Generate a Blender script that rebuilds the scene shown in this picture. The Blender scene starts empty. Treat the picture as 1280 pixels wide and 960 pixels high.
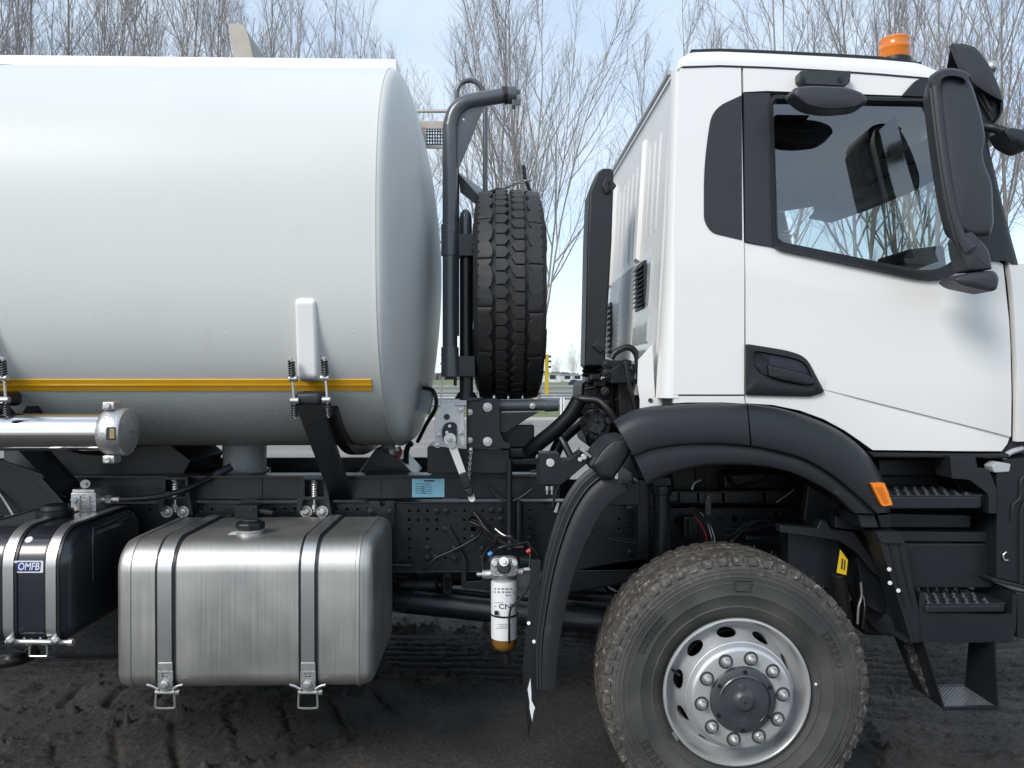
import bpy, bmesh, math, random
import numpy as np
from mathutils import Vector, Matrix, noise as mnoise

# ------------------------------------------------------------------ camera, world, sun, exposure
S = bpy.context.scene
C = S.collection
FPX = 970.0                       # focal length in pixels of a 1280 wide picture
CZ = 1.82
YAW = math.radians(1.4)
PITCH = math.radians(0.47)
cam_data = bpy.data.cameras.new('camera')
cam = bpy.data.objects.new('camera', cam_data); C.objects.link(cam); S.camera = cam
cam_data.sensor_width = 36.0
cam_data.lens = 36.0 * FPX / 1280.0
cam_data.clip_start = 0.05; cam_data.clip_end = 3000
cam.location = (0, 0, CZ)
cam.rotation_euler = (math.pi/2 - PITCH, 0, -YAW)

SUN_TO = Vector((-0.52, -0.62, 0.58)).normalized()
sun_el = math.asin(SUN_TO.z); sun_az = math.atan2(SUN_TO.x, SUN_TO.y)
w = bpy.data.worlds.new('World'); S.world = w; w.use_nodes = True
nt = w.node_tree; nt.nodes.clear()
def N(t, typ, **kw):
    n = t.nodes.new(typ)
    for k, v in kw.items(): setattr(n, k, v)
    return n
def ramp(t, stops, interp='LINEAR'):
    r = N(t, 'ShaderNodeValToRGB'); cr = r.color_ramp; cr.interpolation = interp
    while len(cr.elements) < len(stops): cr.elements.new(0.5)
    for e, (p, c) in zip(cr.elements, stops):
        e.position = p; e.color = (c[0], c[1], c[2], 1) if hasattr(c, '__len__') else (c, c, c, 1)
    return r
sky = N(nt, 'ShaderNodeTexSky', sky_type='NISHITA'); sky.sun_disc = False
sky.sun_elevation = sun_el; sky.sun_rotation = sun_az
sky.air_density = 1.0; sky.dust_density = 0.7; sky.ozone_density = 1.2
tc = N(nt, 'ShaderNodeTexCoord')
mp = N(nt, 'ShaderNodeMapping'); mp.inputs['Scale'].default_value = (1.0, 1.0, 2.6)
nt.links.new(tc.outputs['Generated'], mp.inputs['Vector'])
n1 = N(nt, 'ShaderNodeTexNoise'); n1.inputs['Scale'].default_value = 2.3; n1.inputs['Detail'].default_value = 9; n1.inputs['Roughness'].default_value = 0.58
n1.inputs['Distortion'].default_value = 0.35
nt.links.new(mp.outputs['Vector'], n1.inputs['Vector'])
r1 = ramp(nt, [(0.36, 0.38), (0.66, 0.97)])
nt.links.new(n1.outputs['Fac'], r1.inputs['Fac'])
sep = N(nt, 'ShaderNodeSeparateXYZ'); nt.links.new(tc.outputs['Generated'], sep.inputs['Vector'])
r2 = ramp(nt, [(0.0, 0.85), (0.30, 0.0)])
nt.links.new(sep.outputs['Z'], r2.inputs['Fac'])
mx = N(nt, 'ShaderNodeMath', operation='MAXIMUM'); nt.links.new(r1.outputs['Color'], mx.inputs[0]); nt.links.new(r2.outputs['Color'], mx.inputs[1])
mix = N(nt, 'ShaderNodeMix', data_type='RGBA'); mix.inputs[7].default_value = (3.75, 4.3, 4.85, 1)
nt.links.new(mx.outputs[0], mix.inputs[0]); nt.links.new(sky.outputs['Color'], mix.inputs[6])
bg = N(nt, 'ShaderNodeBackground'); bg.inputs['Strength'].default_value = 0.135
nt.links.new(mix.outputs[2], bg.inputs['Color'])
wo = N(nt, 'ShaderNodeOutputWorld'); nt.links.new(bg.outputs[0], wo.inputs['Surface'])

sl = bpy.data.lights.new('sun', 'SUN'); sl.energy = 1.5; sl.angle = math.radians(22.0); sl.color = (1.0, 0.95, 0.88)
so = bpy.data.objects.new('sun', sl); C.objects.link(so)
so.rotation_euler = (-SUN_TO).to_track_quat('-Z', 'Y').to_euler()
S.view_settings.view_transform = 'Standard'; S.view_settings.look = 'None'
S.view_settings.exposure = 0.74; S.view_settings.gamma = 1.0; S.view_settings.use_curve_mapping = False
try:
    S.cycles.max_bounces = 8; S.cycles.transparent_max_bounces = 12; S.cycles.caustics_reflective = False; S.cycles.caustics_refractive = False
except Exception: pass

# ------------------------------------------------------------------ where things stand, read off sight lines at a known depth
_F = Vector((math.sin(YAW)*math.cos(PITCH), math.cos(YAW)*math.cos(PITCH), -math.sin(PITCH)))
_R = Vector((math.cos(YAW), -math.sin(YAW), 0)); _U = _R.cross(_F)
def ray(px, py): return _F + _R*((px-640)/FPX) + _U*((480-py)/FPX)
def W(px, py, Y):
    d = ray(px, py); return Vector((0, 0, CZ)) + d*(Y/d.y)
def WX(px, py, X):
    d = ray(px, py); return Vector((0, 0, CZ)) + d*(X/d.x)
def XZ(px, py, Y):
    p = W(px, py, Y); return (p.x, p.z)
def PL(n, Y): return n*Y/FPX          # length of n pixels at depth Y

# ------------------------------------------------------------------ mesh helpers
class MB:
    def __init__(s): s.bm = bmesh.new(); s.bevelled = False
    def _new(s, verts, faces):
        vs = [s.bm.verts.new(v) for v in verts]; out = []
        for f in faces:
            try: out.append(s.bm.faces.new([vs[i] for i in f]))
            except ValueError: pass
        return vs, out
    def _bev(s, vs, off, seg=2, ang=0.5):
        if off <= 0: return
        s.bevelled = True
        st = set(vs)
        es = set(e for v in vs for e in v.link_edges if e.other_vert(v) in st)
        for v in vs: v.normal_update()
        for f in set(f for v in vs for f in v.link_faces): f.normal_update()
        es = [e for e in es if len(e.link_faces) == 2 and e.calc_face_angle(0) > ang]
        if es: bmesh.ops.bevel(s.bm, geom=es, offset=off, segments=seg, affect='EDGES', profile=0.5, clamp_overlap=True)
    def box(s, x0, x1, y0, y1, z0, z1, bev=0.0, seg=2):
        if x0 > x1: x0, x1 = x1, x0
        if y0 > y1: y0, y1 = y1, y0
        if z0 > z1: z0, z1 = z1, z0
        v = [(x0,y0,z0),(x1,y0,z0),(x1,y1,z0),(x0,y1,z0),(x0,y0,z1),(x1,y0,z1),(x1,y1,z1),(x0,y1,z1)]
        vs, _ = s._new(v, [(0,3,2,1),(4,5,6,7),(0,1,5,4),(1,2,6,5),(2,3,7,6),(3,0,4,7)])
        s._bev(vs, bev, seg); return s
    def pbox(s, px0, py0, px1, py1, Y, depth, bev=0.0, seg=2):
        a = W(px0, py0, Y); b = W(px1, py1, Y)
        return s.box(a.x, b.x, Y, Y+depth, a.z, b.z, bev, seg)
    def prism(s, pts, y0, y1, bev=0.0, seg=2, axis='Y', M=None):
        # pts: 2D outline, extruded along the axis
        ar = sum(pts[i][0]*pts[(i+1) % len(pts)][1]-pts[(i+1) % len(pts)][0]*pts[i][1] for i in range(len(pts)))
        if ar < 0: pts = pts[::-1]
        n = len(pts)
        def P(p, h):
            if axis == 'Y': q = Vector((p[0], h, p[1]))
            elif axis == 'X': q = Vector((h, p[0], p[1]))
            else: q = Vector((p[0], p[1], h))
            return M @ q if M else q
        vs, fs = s._new([P(p, y0) for p in pts]+[P(p, y1) for p in pts],
                        [tuple(range(n)), tuple(range(2*n-1, n-1, -1))]+[((i+1) % n, i, i+n, (i+1) % n+n) for i in range(n)])
        bmesh.ops.recalc_face_normals(s.bm, faces=fs)
        s._bev(vs, bev, seg); return s
    def pprism(s, ppts, Y, depth, bev=0.0, seg=2):
        return s.prism([XZ(x, y, Y) for x, y in ppts], Y, Y+depth, bev, seg)
    def cyl(s, p0, p1, r, seg=16, r2=None, bev=0.0, cap=True):
        p0 = Vector(p0); p1 = Vector(p1); r2 = r if r2 is None else r2
        d = (p1-p0).normalized(); a = d.orthogonal().normalized(); b = d.cross(a)
        ring = lambda p, rr: [p+(a*math.cos(t)+b*math.sin(t))*rr for t in [2*math.pi*i/seg for i in range(seg)]]
        fs = [(i, (i+1) % seg, (i+1) % seg+seg, i+seg) for i in range(seg)]
        if cap: fs += [tuple(range(seg-1, -1, -1)), tuple(range(seg, 2*seg))]
        vs, _ = s._new(ring(p0, r)+ring(p1, r2), fs)
        if bev: s._bev(vs, bev, 2, 0.9)
        return s
    def tube(s, path, r, seg=8, sub=6, smooth=True, taper=None):
        P = [Vector(p) for p in path]
        if smooth and len(P) > 2:
            Q = []
            for i in range(len(P)-1):
                p0 = P[max(i-1, 0)]; p1 = P[i]; p2 = P[i+1]; p3 = P[min(i+2, len(P)-1)]
                for k in range(sub):
                    t = k/sub
                    Q.append(0.5*((2*p1)+(p2-p0)*t+(2*p0-5*p1+4*p2-p3)*t*t+(3*p1-p0-3*p2+p3)*t**3))
            Q.append(P[-1]); P = Q
        up = None; rings = []
        for i, p in enumerate(P):
            d = (P[min(i+1, len(P)-1)]-P[max(i-1, 0)])
            if d.length < 1e-9: d = Vector((0, 0, 1))
            d.normalize()
            if up is None: up = d.orthogonal().normalized()
            up = (up-d*up.dot(d))
            up = up.normalized() if up.length > 1e-6 else d.orthogonal().normalized()
            b = d.cross(up); rr = r if taper is None else r+(taper-r)*i/(len(P)-1)
            rings.append([p+(up*math.cos(2*math.pi*k/seg)+b*math.sin(2*math.pi*k/seg))*rr for k in range(seg)])
        s.loft(rings, closed=True, caps=True); return s
    def loft(s, rows, closed=False, caps=False):
        n = len(rows[0]); flat = [v for r in rows for v in r]; fs = []
        m = n if closed else n-1
        for i in range(len(rows)-1):
            for j in range(m):
                fs.append((i*n+j, i*n+(j+1) % n, (i+1)*n+(j+1) % n, (i+1)*n+j))
        if caps and closed:
            fs.append(tuple(range(n-1, -1, -1))); fs.append(tuple(range((len(rows)-1)*n, len(rows)*n)))
        s._new(flat, fs); return s
    def lathe(s, prof, M, seg=48, cap=False):
        # prof (r, h): axis = local Z of M
        rows = []
        for r, h in prof: rows.append([M @ Vector((r*math.cos(2*math.pi*k/seg), r*math.sin(2*math.pi*k/seg), h)) for k in range(seg)])
        s.loft(rows, closed=True, caps=cap); return s
    def ball(s, c, rx, ry=None, rz=None, seg=16, M=None):
        ry = rx if ry is None else ry; rz = rx if rz is None else rz
        rows = []
        for i in range(seg//2+1):
            t = math.pi*i/(seg//2); rr = max(math.sin(t), 1e-3)
            row = [Vector((rx*rr*math.cos(2*math.pi*k/seg), ry*rr*math.sin(2*math.pi*k/seg), rz*math.cos(t))) for k in range(seg)]
            rows.append([(M @ v if M else v)+Vector(c) for v in row])
        s.loft(rows, closed=True, caps=True); return s
    def mesh(s, name, smooth=35, merge=True):
        if merge: bmesh.ops.remove_doubles(s.bm, verts=s.bm.verts, dist=1e-5)
        bmesh.ops.recalc_face_normals(s.bm, faces=s.bm.faces)
        me = bpy.data.meshes.new(name); s.bm.to_mesh(me); s.bm.free()
        if smooth:
            me.polygons.foreach_set('use_smooth', [True]*len(me.polygons))
            try: me.set_sharp_from_angle(angle=math.radians(smooth))
            except Exception: pass
        return me
    def build(s, name, mat, parent=None, smooth=35, merge=True):
        o = link(name, s.mesh(name, smooth, merge), mat, parent)
        if s.bevelled and smooth:
            wn = o.modifiers.new('weighted_normals', 'WEIGHTED_NORMAL'); wn.keep_sharp = True; wn.weight = 60
        return o
def link(name, me, mat, parent=None, loc=None, M=None):
    o = bpy.data.objects.new(name, me); C.objects.link(o)
    if mat is not None:
        ms = mat if isinstance(mat, (list, tuple)) else [mat]
        if len(me.materials) == 0:
            for m in ms: me.materials.append(m)
    if parent is not None:
        o.parent = parent; o.matrix_parent_inverse = wm(parent).inverted()
    if M is not None: o.matrix_basis = M
    elif loc is not None: o.location = loc
    return o
def wm(o):
    m = o.matrix_basis.copy()
    return wm(o.parent) @ o.matrix_parent_inverse @ m if o.parent else m
def tag(o, label=None, cat=None, group=None, kind=None):
    if label: o['label'] = label
    if cat: o['category'] = cat
    if group: o['group'] = group
    if kind: o['kind'] = kind
    return o
def empty(name, loc, label=None, cat=None, group=None, parent=None):
    o = bpy.data.objects.new(name, None); C.objects.link(o); o.location = loc; o.empty_display_size = 0.2
    return tag(o, label, cat, group)
def lerp(a, b, t): return a+(b-a)*t
def sstep(a, b, x):
    t = min(1, max(0, (x-a)/(b-a))); return t*t*(3-2*t)
def resample(pts, n):
    P = [Vector((p[0], p[1])) for p in pts]; L = [0]
    for i in range(len(P)-1): L.append(L[-1]+(P[i+1]-P[i]).length)
    out = []
    for k in range(n):
        t = L[-1]*k/(n-1); i = 0
        while i < len(L)-2 and L[i+1] < t: i += 1
        u = (t-L[i])/max(1e-9, L[i+1]-L[i]); out.append(P[i].lerp(P[i+1], u))
    return out
def catmull(pts, sub=6, closed=False):
    P = [Vector((p[0], p[1])) for p in pts]; n = len(P); out = []
    rng = n if closed else n-1
    for i in range(rng):
        g = (lambda k: P[k % n]) if closed else (lambda k: P[min(max(k, 0), n-1)])
        p0, p1, p2, p3 = g(i-1), g(i), g(i+1), g(i+2)
        for k in range(sub):
            t = k/sub
            out.append(0.5*((2*p1)+(p2-p0)*t+(2*p0-5*p1+4*p2-p3)*t*t+(3*p1-p0-3*p2+p3)*t**3))
    if not closed: out.append(P[-1])
    return out
def rpoly(pts, r=6, n=5):
    # round the corners of a pixel outline
    out = []; m = len(pts)
    for i in range(m):
        a = Vector(pts[i-1][:2]); b = Vector(pts[i][:2]); c = Vector(pts[(i+1) % m][:2])
        rr = pts[i][2] if len(pts[i]) > 2 else r
        rr = min(rr, (a-b).length*0.48, (c-b).length*0.48)
        if rr < 0.3: out.append(tuple(b)); continue
        p = b+(a-b).normalized()*rr; q = b+(c-b).normalized()*rr
        for k in range(n+1):
            t = k/n; out.append(tuple((1-t)**2*p+2*t*(1-t)*b+t*t*q))
    return out

# ------------------------------------------------------------------ materials
MATS = {}
def mat(name, col, rough=0.5, metal=0.0, coat=0.0, var=0.0, vscale=8, bump=0.0, bscale=60, stretch=(1,1,1), spec=0.5, dirt=None, trans=0.0, emit=None, rvar=0.0, aniso=0.0, detail=6):
    m = bpy.data.materials.new(name); m.use_nodes = True; t = m.node_tree
    b = t.nodes['Principled BSDF']
    b.inputs['Base Color'].default_value = (*col, 1); b.inputs['Roughness'].default_value = rough
    b.inputs['Metallic'].default_value = metal; b.inputs['Specular IOR Level'].default_value = spec
    b.inputs['Coat Weight'].default_value = coat; b.inputs['Coat Roughness'].default_value = 0.12
    if trans: b.inputs['Transmission Weight'].default_value = trans
    if aniso: b.inputs['Anisotropic'].default_value = aniso
    tcn = N(t, 'ShaderNodeTexCoord'); mpn = N(t, 'ShaderNodeMapping'); mpn.inputs['Scale'].default_value = stretch
    t.links.new(tcn.outputs['Object'], mpn.inputs['Vector'])
    last = None
    if var or dirt or rvar:
        nn = N(t, 'ShaderNodeTexNoise'); nn.inputs['Scale'].default_value = vscale; nn.inputs['Detail'].default_value = detail; nn.inputs['Roughness'].default_value = 0.6
        t.links.new(mpn.outputs[0], nn.inputs['Vector'])
        if var:
            rr = ramp(t, [(0.3, tuple(max(0, c*(1-var)) for c in col)), (0.7, tuple(min(1, c*(1+var)) for c in col))])
            t.links.new(nn.outputs['Fac'], rr.inputs['Fac']); last = rr.outputs['Color']
        if rvar:
            r3 = ramp(t, [(0.3, max(0, rough-rvar)), (0.7, min(1, rough+rvar))]); t.links.new(nn.outputs['Fac'], r3.inputs['Fac'])
            t.links.new(r3.outputs['Color'], b.inputs['Roughness'])
    if dirt:
        dcol, lo, hi, dsc = dirt
        n3 = N(t, 'ShaderNodeTexNoise'); n3.inputs['Scale'].default_value = dsc; n3.inputs['Detail'].default_value = 10; n3.inputs['Roughness'].default_value = 0.68
        t.links.new(tcn.outputs['Object'], n3.inputs['Vector'])
        rr2 = ramp(t, [(lo, 0.0), (hi, 1.0)]); t.links.new(n3.outputs['Fac'], rr2.inputs['Fac'])
        mm = N(t, 'ShaderNodeMix', data_type='RGBA'); mm.inputs[7].default_value = (*dcol, 1)
        t.links.new(rr2.outputs['Color'], mm.inputs[0])
        if last is not None: t.links.new(last, mm.inputs[6])
        else: mm.inputs[6].default_value = (*col, 1)
        last = mm.outputs[2]
    if last is not None: t.links.new(last, b.inputs['Base Color'])
    if bump:
        nb = N(t, 'ShaderNodeTexNoise'); nb.inputs['Scale'].default_value = bscale; nb.inputs['Detail'].default_value = 6
        t.links.new(mpn.outputs[0], nb.inputs['Vector'])
        bn = N(t, 'ShaderNodeBump'); bn.inputs['Strength'].default_value = bump; bn.inputs['Distance'].default_value = 0.01
        t.links.new(nb.outputs['Fac'], bn.inputs['Height']); t.links.new(bn.outputs[0], b.inputs['Normal'])
    if emit:
        b.inputs['Emission Color'].default_value = (*emit, 1); b.inputs['Emission Strength'].default_value = 1
    MATS[name] = m; return m
M_ = {}
M_['white'] = mat('white_paint', (0.79, 0.785, 0.77), 0.30, coat=0.25, var=0.012, vscale=2, spec=0.5, bump=0.02, bscale=2.0)
M_['tank'] = mat('tank_paint', (0.66, 0.675, 0.655), 0.40, spec=0.22, coat=0.0, var=0.02, vscale=1.5, bump=0.035, bscale=1.6, dirt=((0.5, 0.5, 0.48), 0.62, 0.9, 3.0))
M_['primer'] = mat('pale_grey_paint', (0.42, 0.44, 0.45), 0.4, coat=0.3, var=0.03)
M_['frame'] = mat('chassis_paint', (0.007, 0.0095, 0.0135), 0.38, coat=0.15, var=0.25, vscale=5, bump=0.06, bscale=40, dirt=((0.035, 0.034, 0.033), 0.6, 0.85, 7))
M_['post'] = mat('grey_post_paint', (0.070, 0.078, 0.088), 0.32, coat=0.5, var=0.08, vscale=6)
M_['plastic'] = mat('black_plastic', (0.012, 0.0140, 0.0175), 0.46, var=0.10, vscale=5, bump=0.10, bscale=700, dirt=((0.09, 0.086, 0.08), 0.62, 0.95, 6))
M_['mplastic'] = mat('grey_mirror_plastic', (0.032, 0.034, 0.041), 0.5, var=0.06, vscale=5, bump=0.08, bscale=600)
M_['bplastic'] = mat('black_grained_plastic', (0.0115, 0.0135, 0.0165), 0.40, var=0.15, vscale=6, bump=0.08, bscale=500)
M_['dampdrop'] = mat('dark_water_drop', (0.02, 0.02, 0.022), 0.05, coat=0.5)
M_['hubgrey'] = mat('grey_hub_paint', (0.045, 0.050, 0.056), 0.42, coat=0.1, var=0.15, vscale=12)
M_['bpanel'] = mat('dark_grey_film', (0.021, 0.021, 0.027), 0.45, var=0.05)
M_['rubber'] = mat('rubber', (0.024, 0.024, 0.0245), 0.55, var=0.25, vscale=9, bump=0.12, bscale=90, dirt=((0.05, 0.047, 0.044), 0.56, 0.8, 14))
M_['hose'] = mat('hose_rubber', (0.012, 0.012, 0.013), 0.4)
M_['silver'] = mat('silver_wheel_paint', (0.66, 0.665, 0.67), 0.33, metal=0.6, coat=0.2, var=0.06, vscale=7, dirt=((0.25, 0.24, 0.23), 0.62, 0.9, 9))
M_['zinc'] = mat('zinc_plate', (0.55, 0.55, 0.54), 0.35, metal=0.8, var=0.18, vscale=18, bump=0.05, bscale=60)
M_['lgrey'] = mat('light_grey_winch_paint', (0.72, 0.72, 0.69), 0.42, metal=0.0, var=0.06, vscale=14)
M_['chrome'] = mat('polished_steel', (0.74, 0.74, 0.75), 0.13, metal=1.0, rvar=0.05, vscale=9, bump=0.02, bscale=7, stretch=(0.3, 1, 1))
M_['cast'] = mat('cast_aluminium', (0.58, 0.58, 0.58), 0.42, metal=0.85, var=0.15, vscale=25, bump=0.25, bscale=90)
M_['orange'] = mat('orange_tape', (1.0, 0.485, 0.02), 0.4, coat=0.2, var=0.10, vscale=7)
M_['amber'] = mat('amber_lens', (0.95, 0.25, 0.01), 0.15, coat=0.6, trans=0.35)
M_['amber2'] = mat('amber_reflector', (0.90, 0.24, 0.012), 0.2, coat=0.6, bump=0.4, bscale=160)
M_['yellow'] = mat('yellow_label', (0.75, 0.52, 0.02), 0.5, var=0.05)
M_['blue'] = mat('light_blue_plate', (0.30, 0.64, 0.78), 0.35, var=0.05)
M_['wlabel'] = mat('white_label', (0.75, 0.77, 0.78), 0.4, var=0.03)
M_['ink'] = mat('dark_ink', (0.02, 0.022, 0.04), 0.6)
M_['navy'] = mat('navy_ink', (0.03, 0.04, 0.22), 0.6)
M_['red'] = mat('red_plastic', (0.5, 0.03, 0.03), 0.4)
M_['bluep'] = mat('blue_plastic', (0.03, 0.22, 0.6), 0.4)
M_['whitep'] = mat('white_filter_paint', (0.80, 0.81, 0.82), 0.35, coat=0.3)
M_['bowl'] = mat('amber_bowl', (0.36, 0.17, 0.03), 0.2, coat=0.5, trans=0.4)
M_['liner'] = mat('grey_headliner', (0.42, 0.44, 0.45), 0.85, var=0.06)
M_['cloth'] = mat('black_cloth', (0.012, 0.012, 0.014), 0.85, bump=0.2, bscale=250)
M_['void'] = mat('dark_gearbox_metal', (0.008, 0.009, 0.011), 0.45, var=0.3, vscale=14, bump=0.3, bscale=40)
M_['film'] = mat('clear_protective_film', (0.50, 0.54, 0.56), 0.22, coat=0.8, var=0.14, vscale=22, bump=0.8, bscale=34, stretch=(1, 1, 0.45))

# brushed aluminium with vertical streaks
def alu():
    m = mat('brushed_aluminium', (0.50, 0.51, 0.52), 0.36, metal=0.92, var=0.0)
    t = m.node_tree; b = t.nodes['Principled BSDF']
    tcn = N(t, 'ShaderNodeTexCoord'); mpn = N(t, 'ShaderNodeMapping'); mpn.inputs['Scale'].default_value = (150, 20, 1.2)
    t.links.new(tcn.outputs['Object'], mpn.inputs['Vector'])
    a = N(t, 'ShaderNodeTexNoise'); a.inputs['Scale'].default_value = 1.5; a.inputs['Detail'].default_value = 8; t.links.new(mpn.outputs[0], a.inputs['Vector'])
    b2 = N(t, 'ShaderNodeTexNoise'); b2.inputs['Scale'].default_value = 4.0; b2.inputs['Detail'].default_value = 8; t.links.new(tcn.outputs['Object'], b2.inputs['Vector'])
    ad = N(t, 'ShaderNodeMath', operation='MULTIPLY_ADD'); ad.inputs[1].default_value = 0.6
    t.links.new(b2.outputs['Fac'], ad.inputs[0])
    sc = N(t, 'ShaderNodeMath', operation='MULTIPLY'); sc.inputs[1].default_value = 0.45; t.links.new(a.outputs['Fac'], sc.inputs[0]); t.links.new(sc.outputs[0], ad.inputs[2])
    r = ramp(t, [(0.36, (0.43, 0.43, 0.42)), (0.66, (0.57, 0.56, 0.53))]); t.links.new(ad.outputs[0], r.inputs['Fac']); t.links.new(r.outputs['Color'], b.inputs['Base Color'])
    r2 = ramp(t, [(0.35, 0.38), (0.7, 0.52)]); t.links.new(ad.outputs[0], r2.inputs['Fac']); t.links.new(r2.outputs['Color'], b.inputs['Roughness'])
    bn = N(t, 'ShaderNodeBump'); bn.inputs['Strength'].default_value = 0.12; bn.inputs['Distance'].default_value = 0.004
    t.links.new(a.outputs['Fac'], bn.inputs['Height']); t.links.new(bn.outputs[0], b.inputs['Normal'])
    return m
M_['alu'] = alu()
M_['strap'] = mat('steel_strap', (0.60, 0.60, 0.60), 0.33, metal=0.9, var=0.05, vscale=3)

# window glass: a thin sheet, tinted, reflecting by Fresnel
def glass(name, tint, ior=1.5):
    m = bpy.data.materials.new(name); m.use_nodes = True; t = m.node_tree; t.nodes.clear()
    o = N(t, 'ShaderNodeOutputMaterial'); mxs = N(t, 'ShaderNodeMixShader'); tr = N(t, 'ShaderNodeBsdfTransparent'); gl = N(t, 'ShaderNodeBsdfGlossy')
    tr.inputs['Color'].default_value = (*tint, 1); gl.inputs['Roughness'].default_value = 0.01
    fr = N(t, 'ShaderNodeLayerWeight'); fr.inputs['Blend'].default_value = 0.5
    pw = N(t, 'ShaderNodeMath', operation='POWER'); pw.inputs[1].default_value = 4.0; t.links.new(fr.outputs['Facing'], pw.inputs[0])
    mu = N(t, 'ShaderNodeMath', operation='MULTIPLY_ADD'); mu.inputs[1].default_value = 0.9; mu.inputs[2].default_value = 0.21
    t.links.new(pw.outputs[0], mu.inputs[0]); t.links.new(mu.outputs[0], mxs.inputs[0])
    t.links.new(tr.outputs[0], mxs.inputs[1]); t.links.new(gl.outputs[0], mxs.inputs[2]); t.links.new(mxs.outputs[0], o.inputs['Surface'])
    return m
M_['glass'] = glass('tinted_glass', (0.86, 0.93, 0.92))

# tyre rubber with dusty shoulder; the dust sits where the lugs met the mud
def tyre_dirty():
    m = mat('muddy_rubber', (0.030, 0.030, 0.031), 0.62, bump=0.15, bscale=110)
    t = m.node_tree; b = t.nodes['Principled BSDF']
    tcn = N(t, 'ShaderNodeTexCoord'); sp = N(t, 'ShaderNodeSeparateXYZ'); t.links.new(tcn.outputs['Object'], sp.inputs[0])
    x2 = N(t, 'ShaderNodeMath', operation='MULTIPLY'); t.links.new(sp.outputs['X'], x2.inputs[0]); t.links.new(sp.outputs['X'], x2.inputs[1])
    y2 = N(t, 'ShaderNodeMath', operation='MULTIPLY_ADD'); t.links.new(sp.outputs['Y'], y2.inputs[0]); t.links.new(sp.outputs['Y'], y2.inputs[1]); t.links.new(x2.outputs[0], y2.inputs[2])
    rad = N(t, 'ShaderNodeMath', operation='SQRT'); t.links.new(y2.outputs[0], rad.inputs[0])
    nn = N(t, 'ShaderNodeTexNoise'); nn.inputs['Scale'].default_value = 22; nn.inputs['Detail'].default_value = 10; nn.inputs['Roughness'].default_value = 0.75
    t.links.new(tcn.outputs['Object'], nn.inputs['Vector'])
    a = N(t, 'ShaderNodeMath', operation='MULTIPLY_ADD'); a.inputs[1].default_value = 0.16; t.links.new(nn.outputs['Fac'], a.inputs[0]); t.links.new(rad.outputs[0], a.inputs[2])
    r = ramp(t, [(0.565, 0.0), (0.60, 0.40), (0.66, 1.0)]); t.links.new(a.outputs[0], r.inputs['Fac'])
    n5 = N(t, 'ShaderNodeTexNoise'); n5.inputs['Scale'].default_value = 45; n5.inputs['Detail'].default_value = 8; t.links.new(tcn.outputs['Object'], n5.inputs['Vector'])
    cr = ramp(t, [(0.36, (0.040, 0.037, 0.033)), (0.54, (0.090, 0.078, 0.064)), (0.64, (0.15, 0.14, 0.125)), (0.74, (0.50, 0.49, 0.45))]); t.links.new(n5.outputs['Fac'], cr.inputs['Fac'])
    n6 = N(t, 'ShaderNodeTexNoise'); n6.inputs['Scale'].default_value = 5; n6.inputs['Detail'].default_value = 9; t.links.new(tcn.outputs['Object'], n6.inputs['Vector'])
    br = ramp(t, [(0.35, (0.030, 0.031, 0.031)), (0.7, (0.075, 0.073, 0.069))]); t.links.new(n6.outputs['Fac'], br.inputs['Fac'])
    mm = N(t, 'ShaderNodeMix', data_type='RGBA'); t.links.new(r.outputs['Color'], mm.inputs[0]); t.links.new(br.outputs['Color'], mm.inputs[6]); t.links.new(cr.outputs['Color'], mm.inputs[7])
    t.links.new(mm.outputs[2], b.inputs['Base Color']); b.inputs['Roughness'].default_value = 0.72
    return m
M_['tyre'] = tyre_dirty()
# ------------------------------------------------------------------ ground
def mud_mat():
    m = bpy.data.materials.new('dark_mud'); m.use_nodes = True; t = m.node_tree; b = t.nodes['Principled BSDF']
    tcn = N(t, 'ShaderNodeTexCoord')
    a = N(t, 'ShaderNodeTexNoise'); a.inputs['Scale'].default_value = 1.1; a.inputs['Detail'].default_value = 10; a.inputs['Roughness'].default_value = 0.62
    t.links.new(tcn.outputs['Object'], a.inputs['Vector'])
    r = ramp(t, [(0.32, (0.032, 0.030, 0.027)), (0.52, (0.058, 0.053, 0.048)), (0.72, (0.105, 0.096, 0.085))]); t.links.new(a.outputs['Fac'], r.inputs['Fac'])
    c = N(t, 'ShaderNodeTexNoise'); c.inputs['Scale'].default_value = 55; c.inputs['Detail'].default_value = 8; t.links.new(tcn.outputs['Object'], c.inputs['Vector'])
    r2 = ramp(t, [(0.3, 0.62), (0.55, 0.95), (0.74, 1.5)]); t.links.new(c.outputs['Fac'], r2.inputs['Fac'])
    mm = N(t, 'ShaderNodeMix', data_type='RGBA', blend_type='MULTIPLY'); mm.inputs[0].default_value = 1
    t.links.new(r.outputs['Color'], mm.inputs[6]); t.links.new(r2.outputs['Color'], mm.inputs[7]); t.links.new(mm.outputs[2], b.inputs['Base Color'])
    b.inputs['Roughness'].default_value = 0.85; b.inputs['Specular IOR Level'].default_value = 0.3
    d = N(t, 'ShaderNodeTexNoise'); d.inputs['Scale'].default_value = 38; d.inputs['Detail'].default_value = 12; d.inputs['Roughness'].default_value = 0.75; t.links.new(tcn.outputs['Object'], d.inputs['Vector'])
    bn = N(t, 'ShaderNodeBump'); bn.inputs['Strength'].default_value = 0.9; bn.inputs['Distance'].default_value = 0.012
    t.links.new(d.outputs['Fac'], bn.inputs['Height']); t.links.new(bn.outputs[0], b.inputs['Normal'])
    return m
def simple_ground_mat(name, c0, c1, sc, bump=0.3, bs=30):
    return mat(name, tuple((a+b)/2 for a, b in zip(c0, c1)), 0.85, var=0.25, vscale=sc, bump=bump, bscale=bs, dirt=(c1, 0.45, 0.7, sc*0.2), detail=9)
M_['mud'] = mud_mat()
rng = np.random.RandomState(5)
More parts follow.
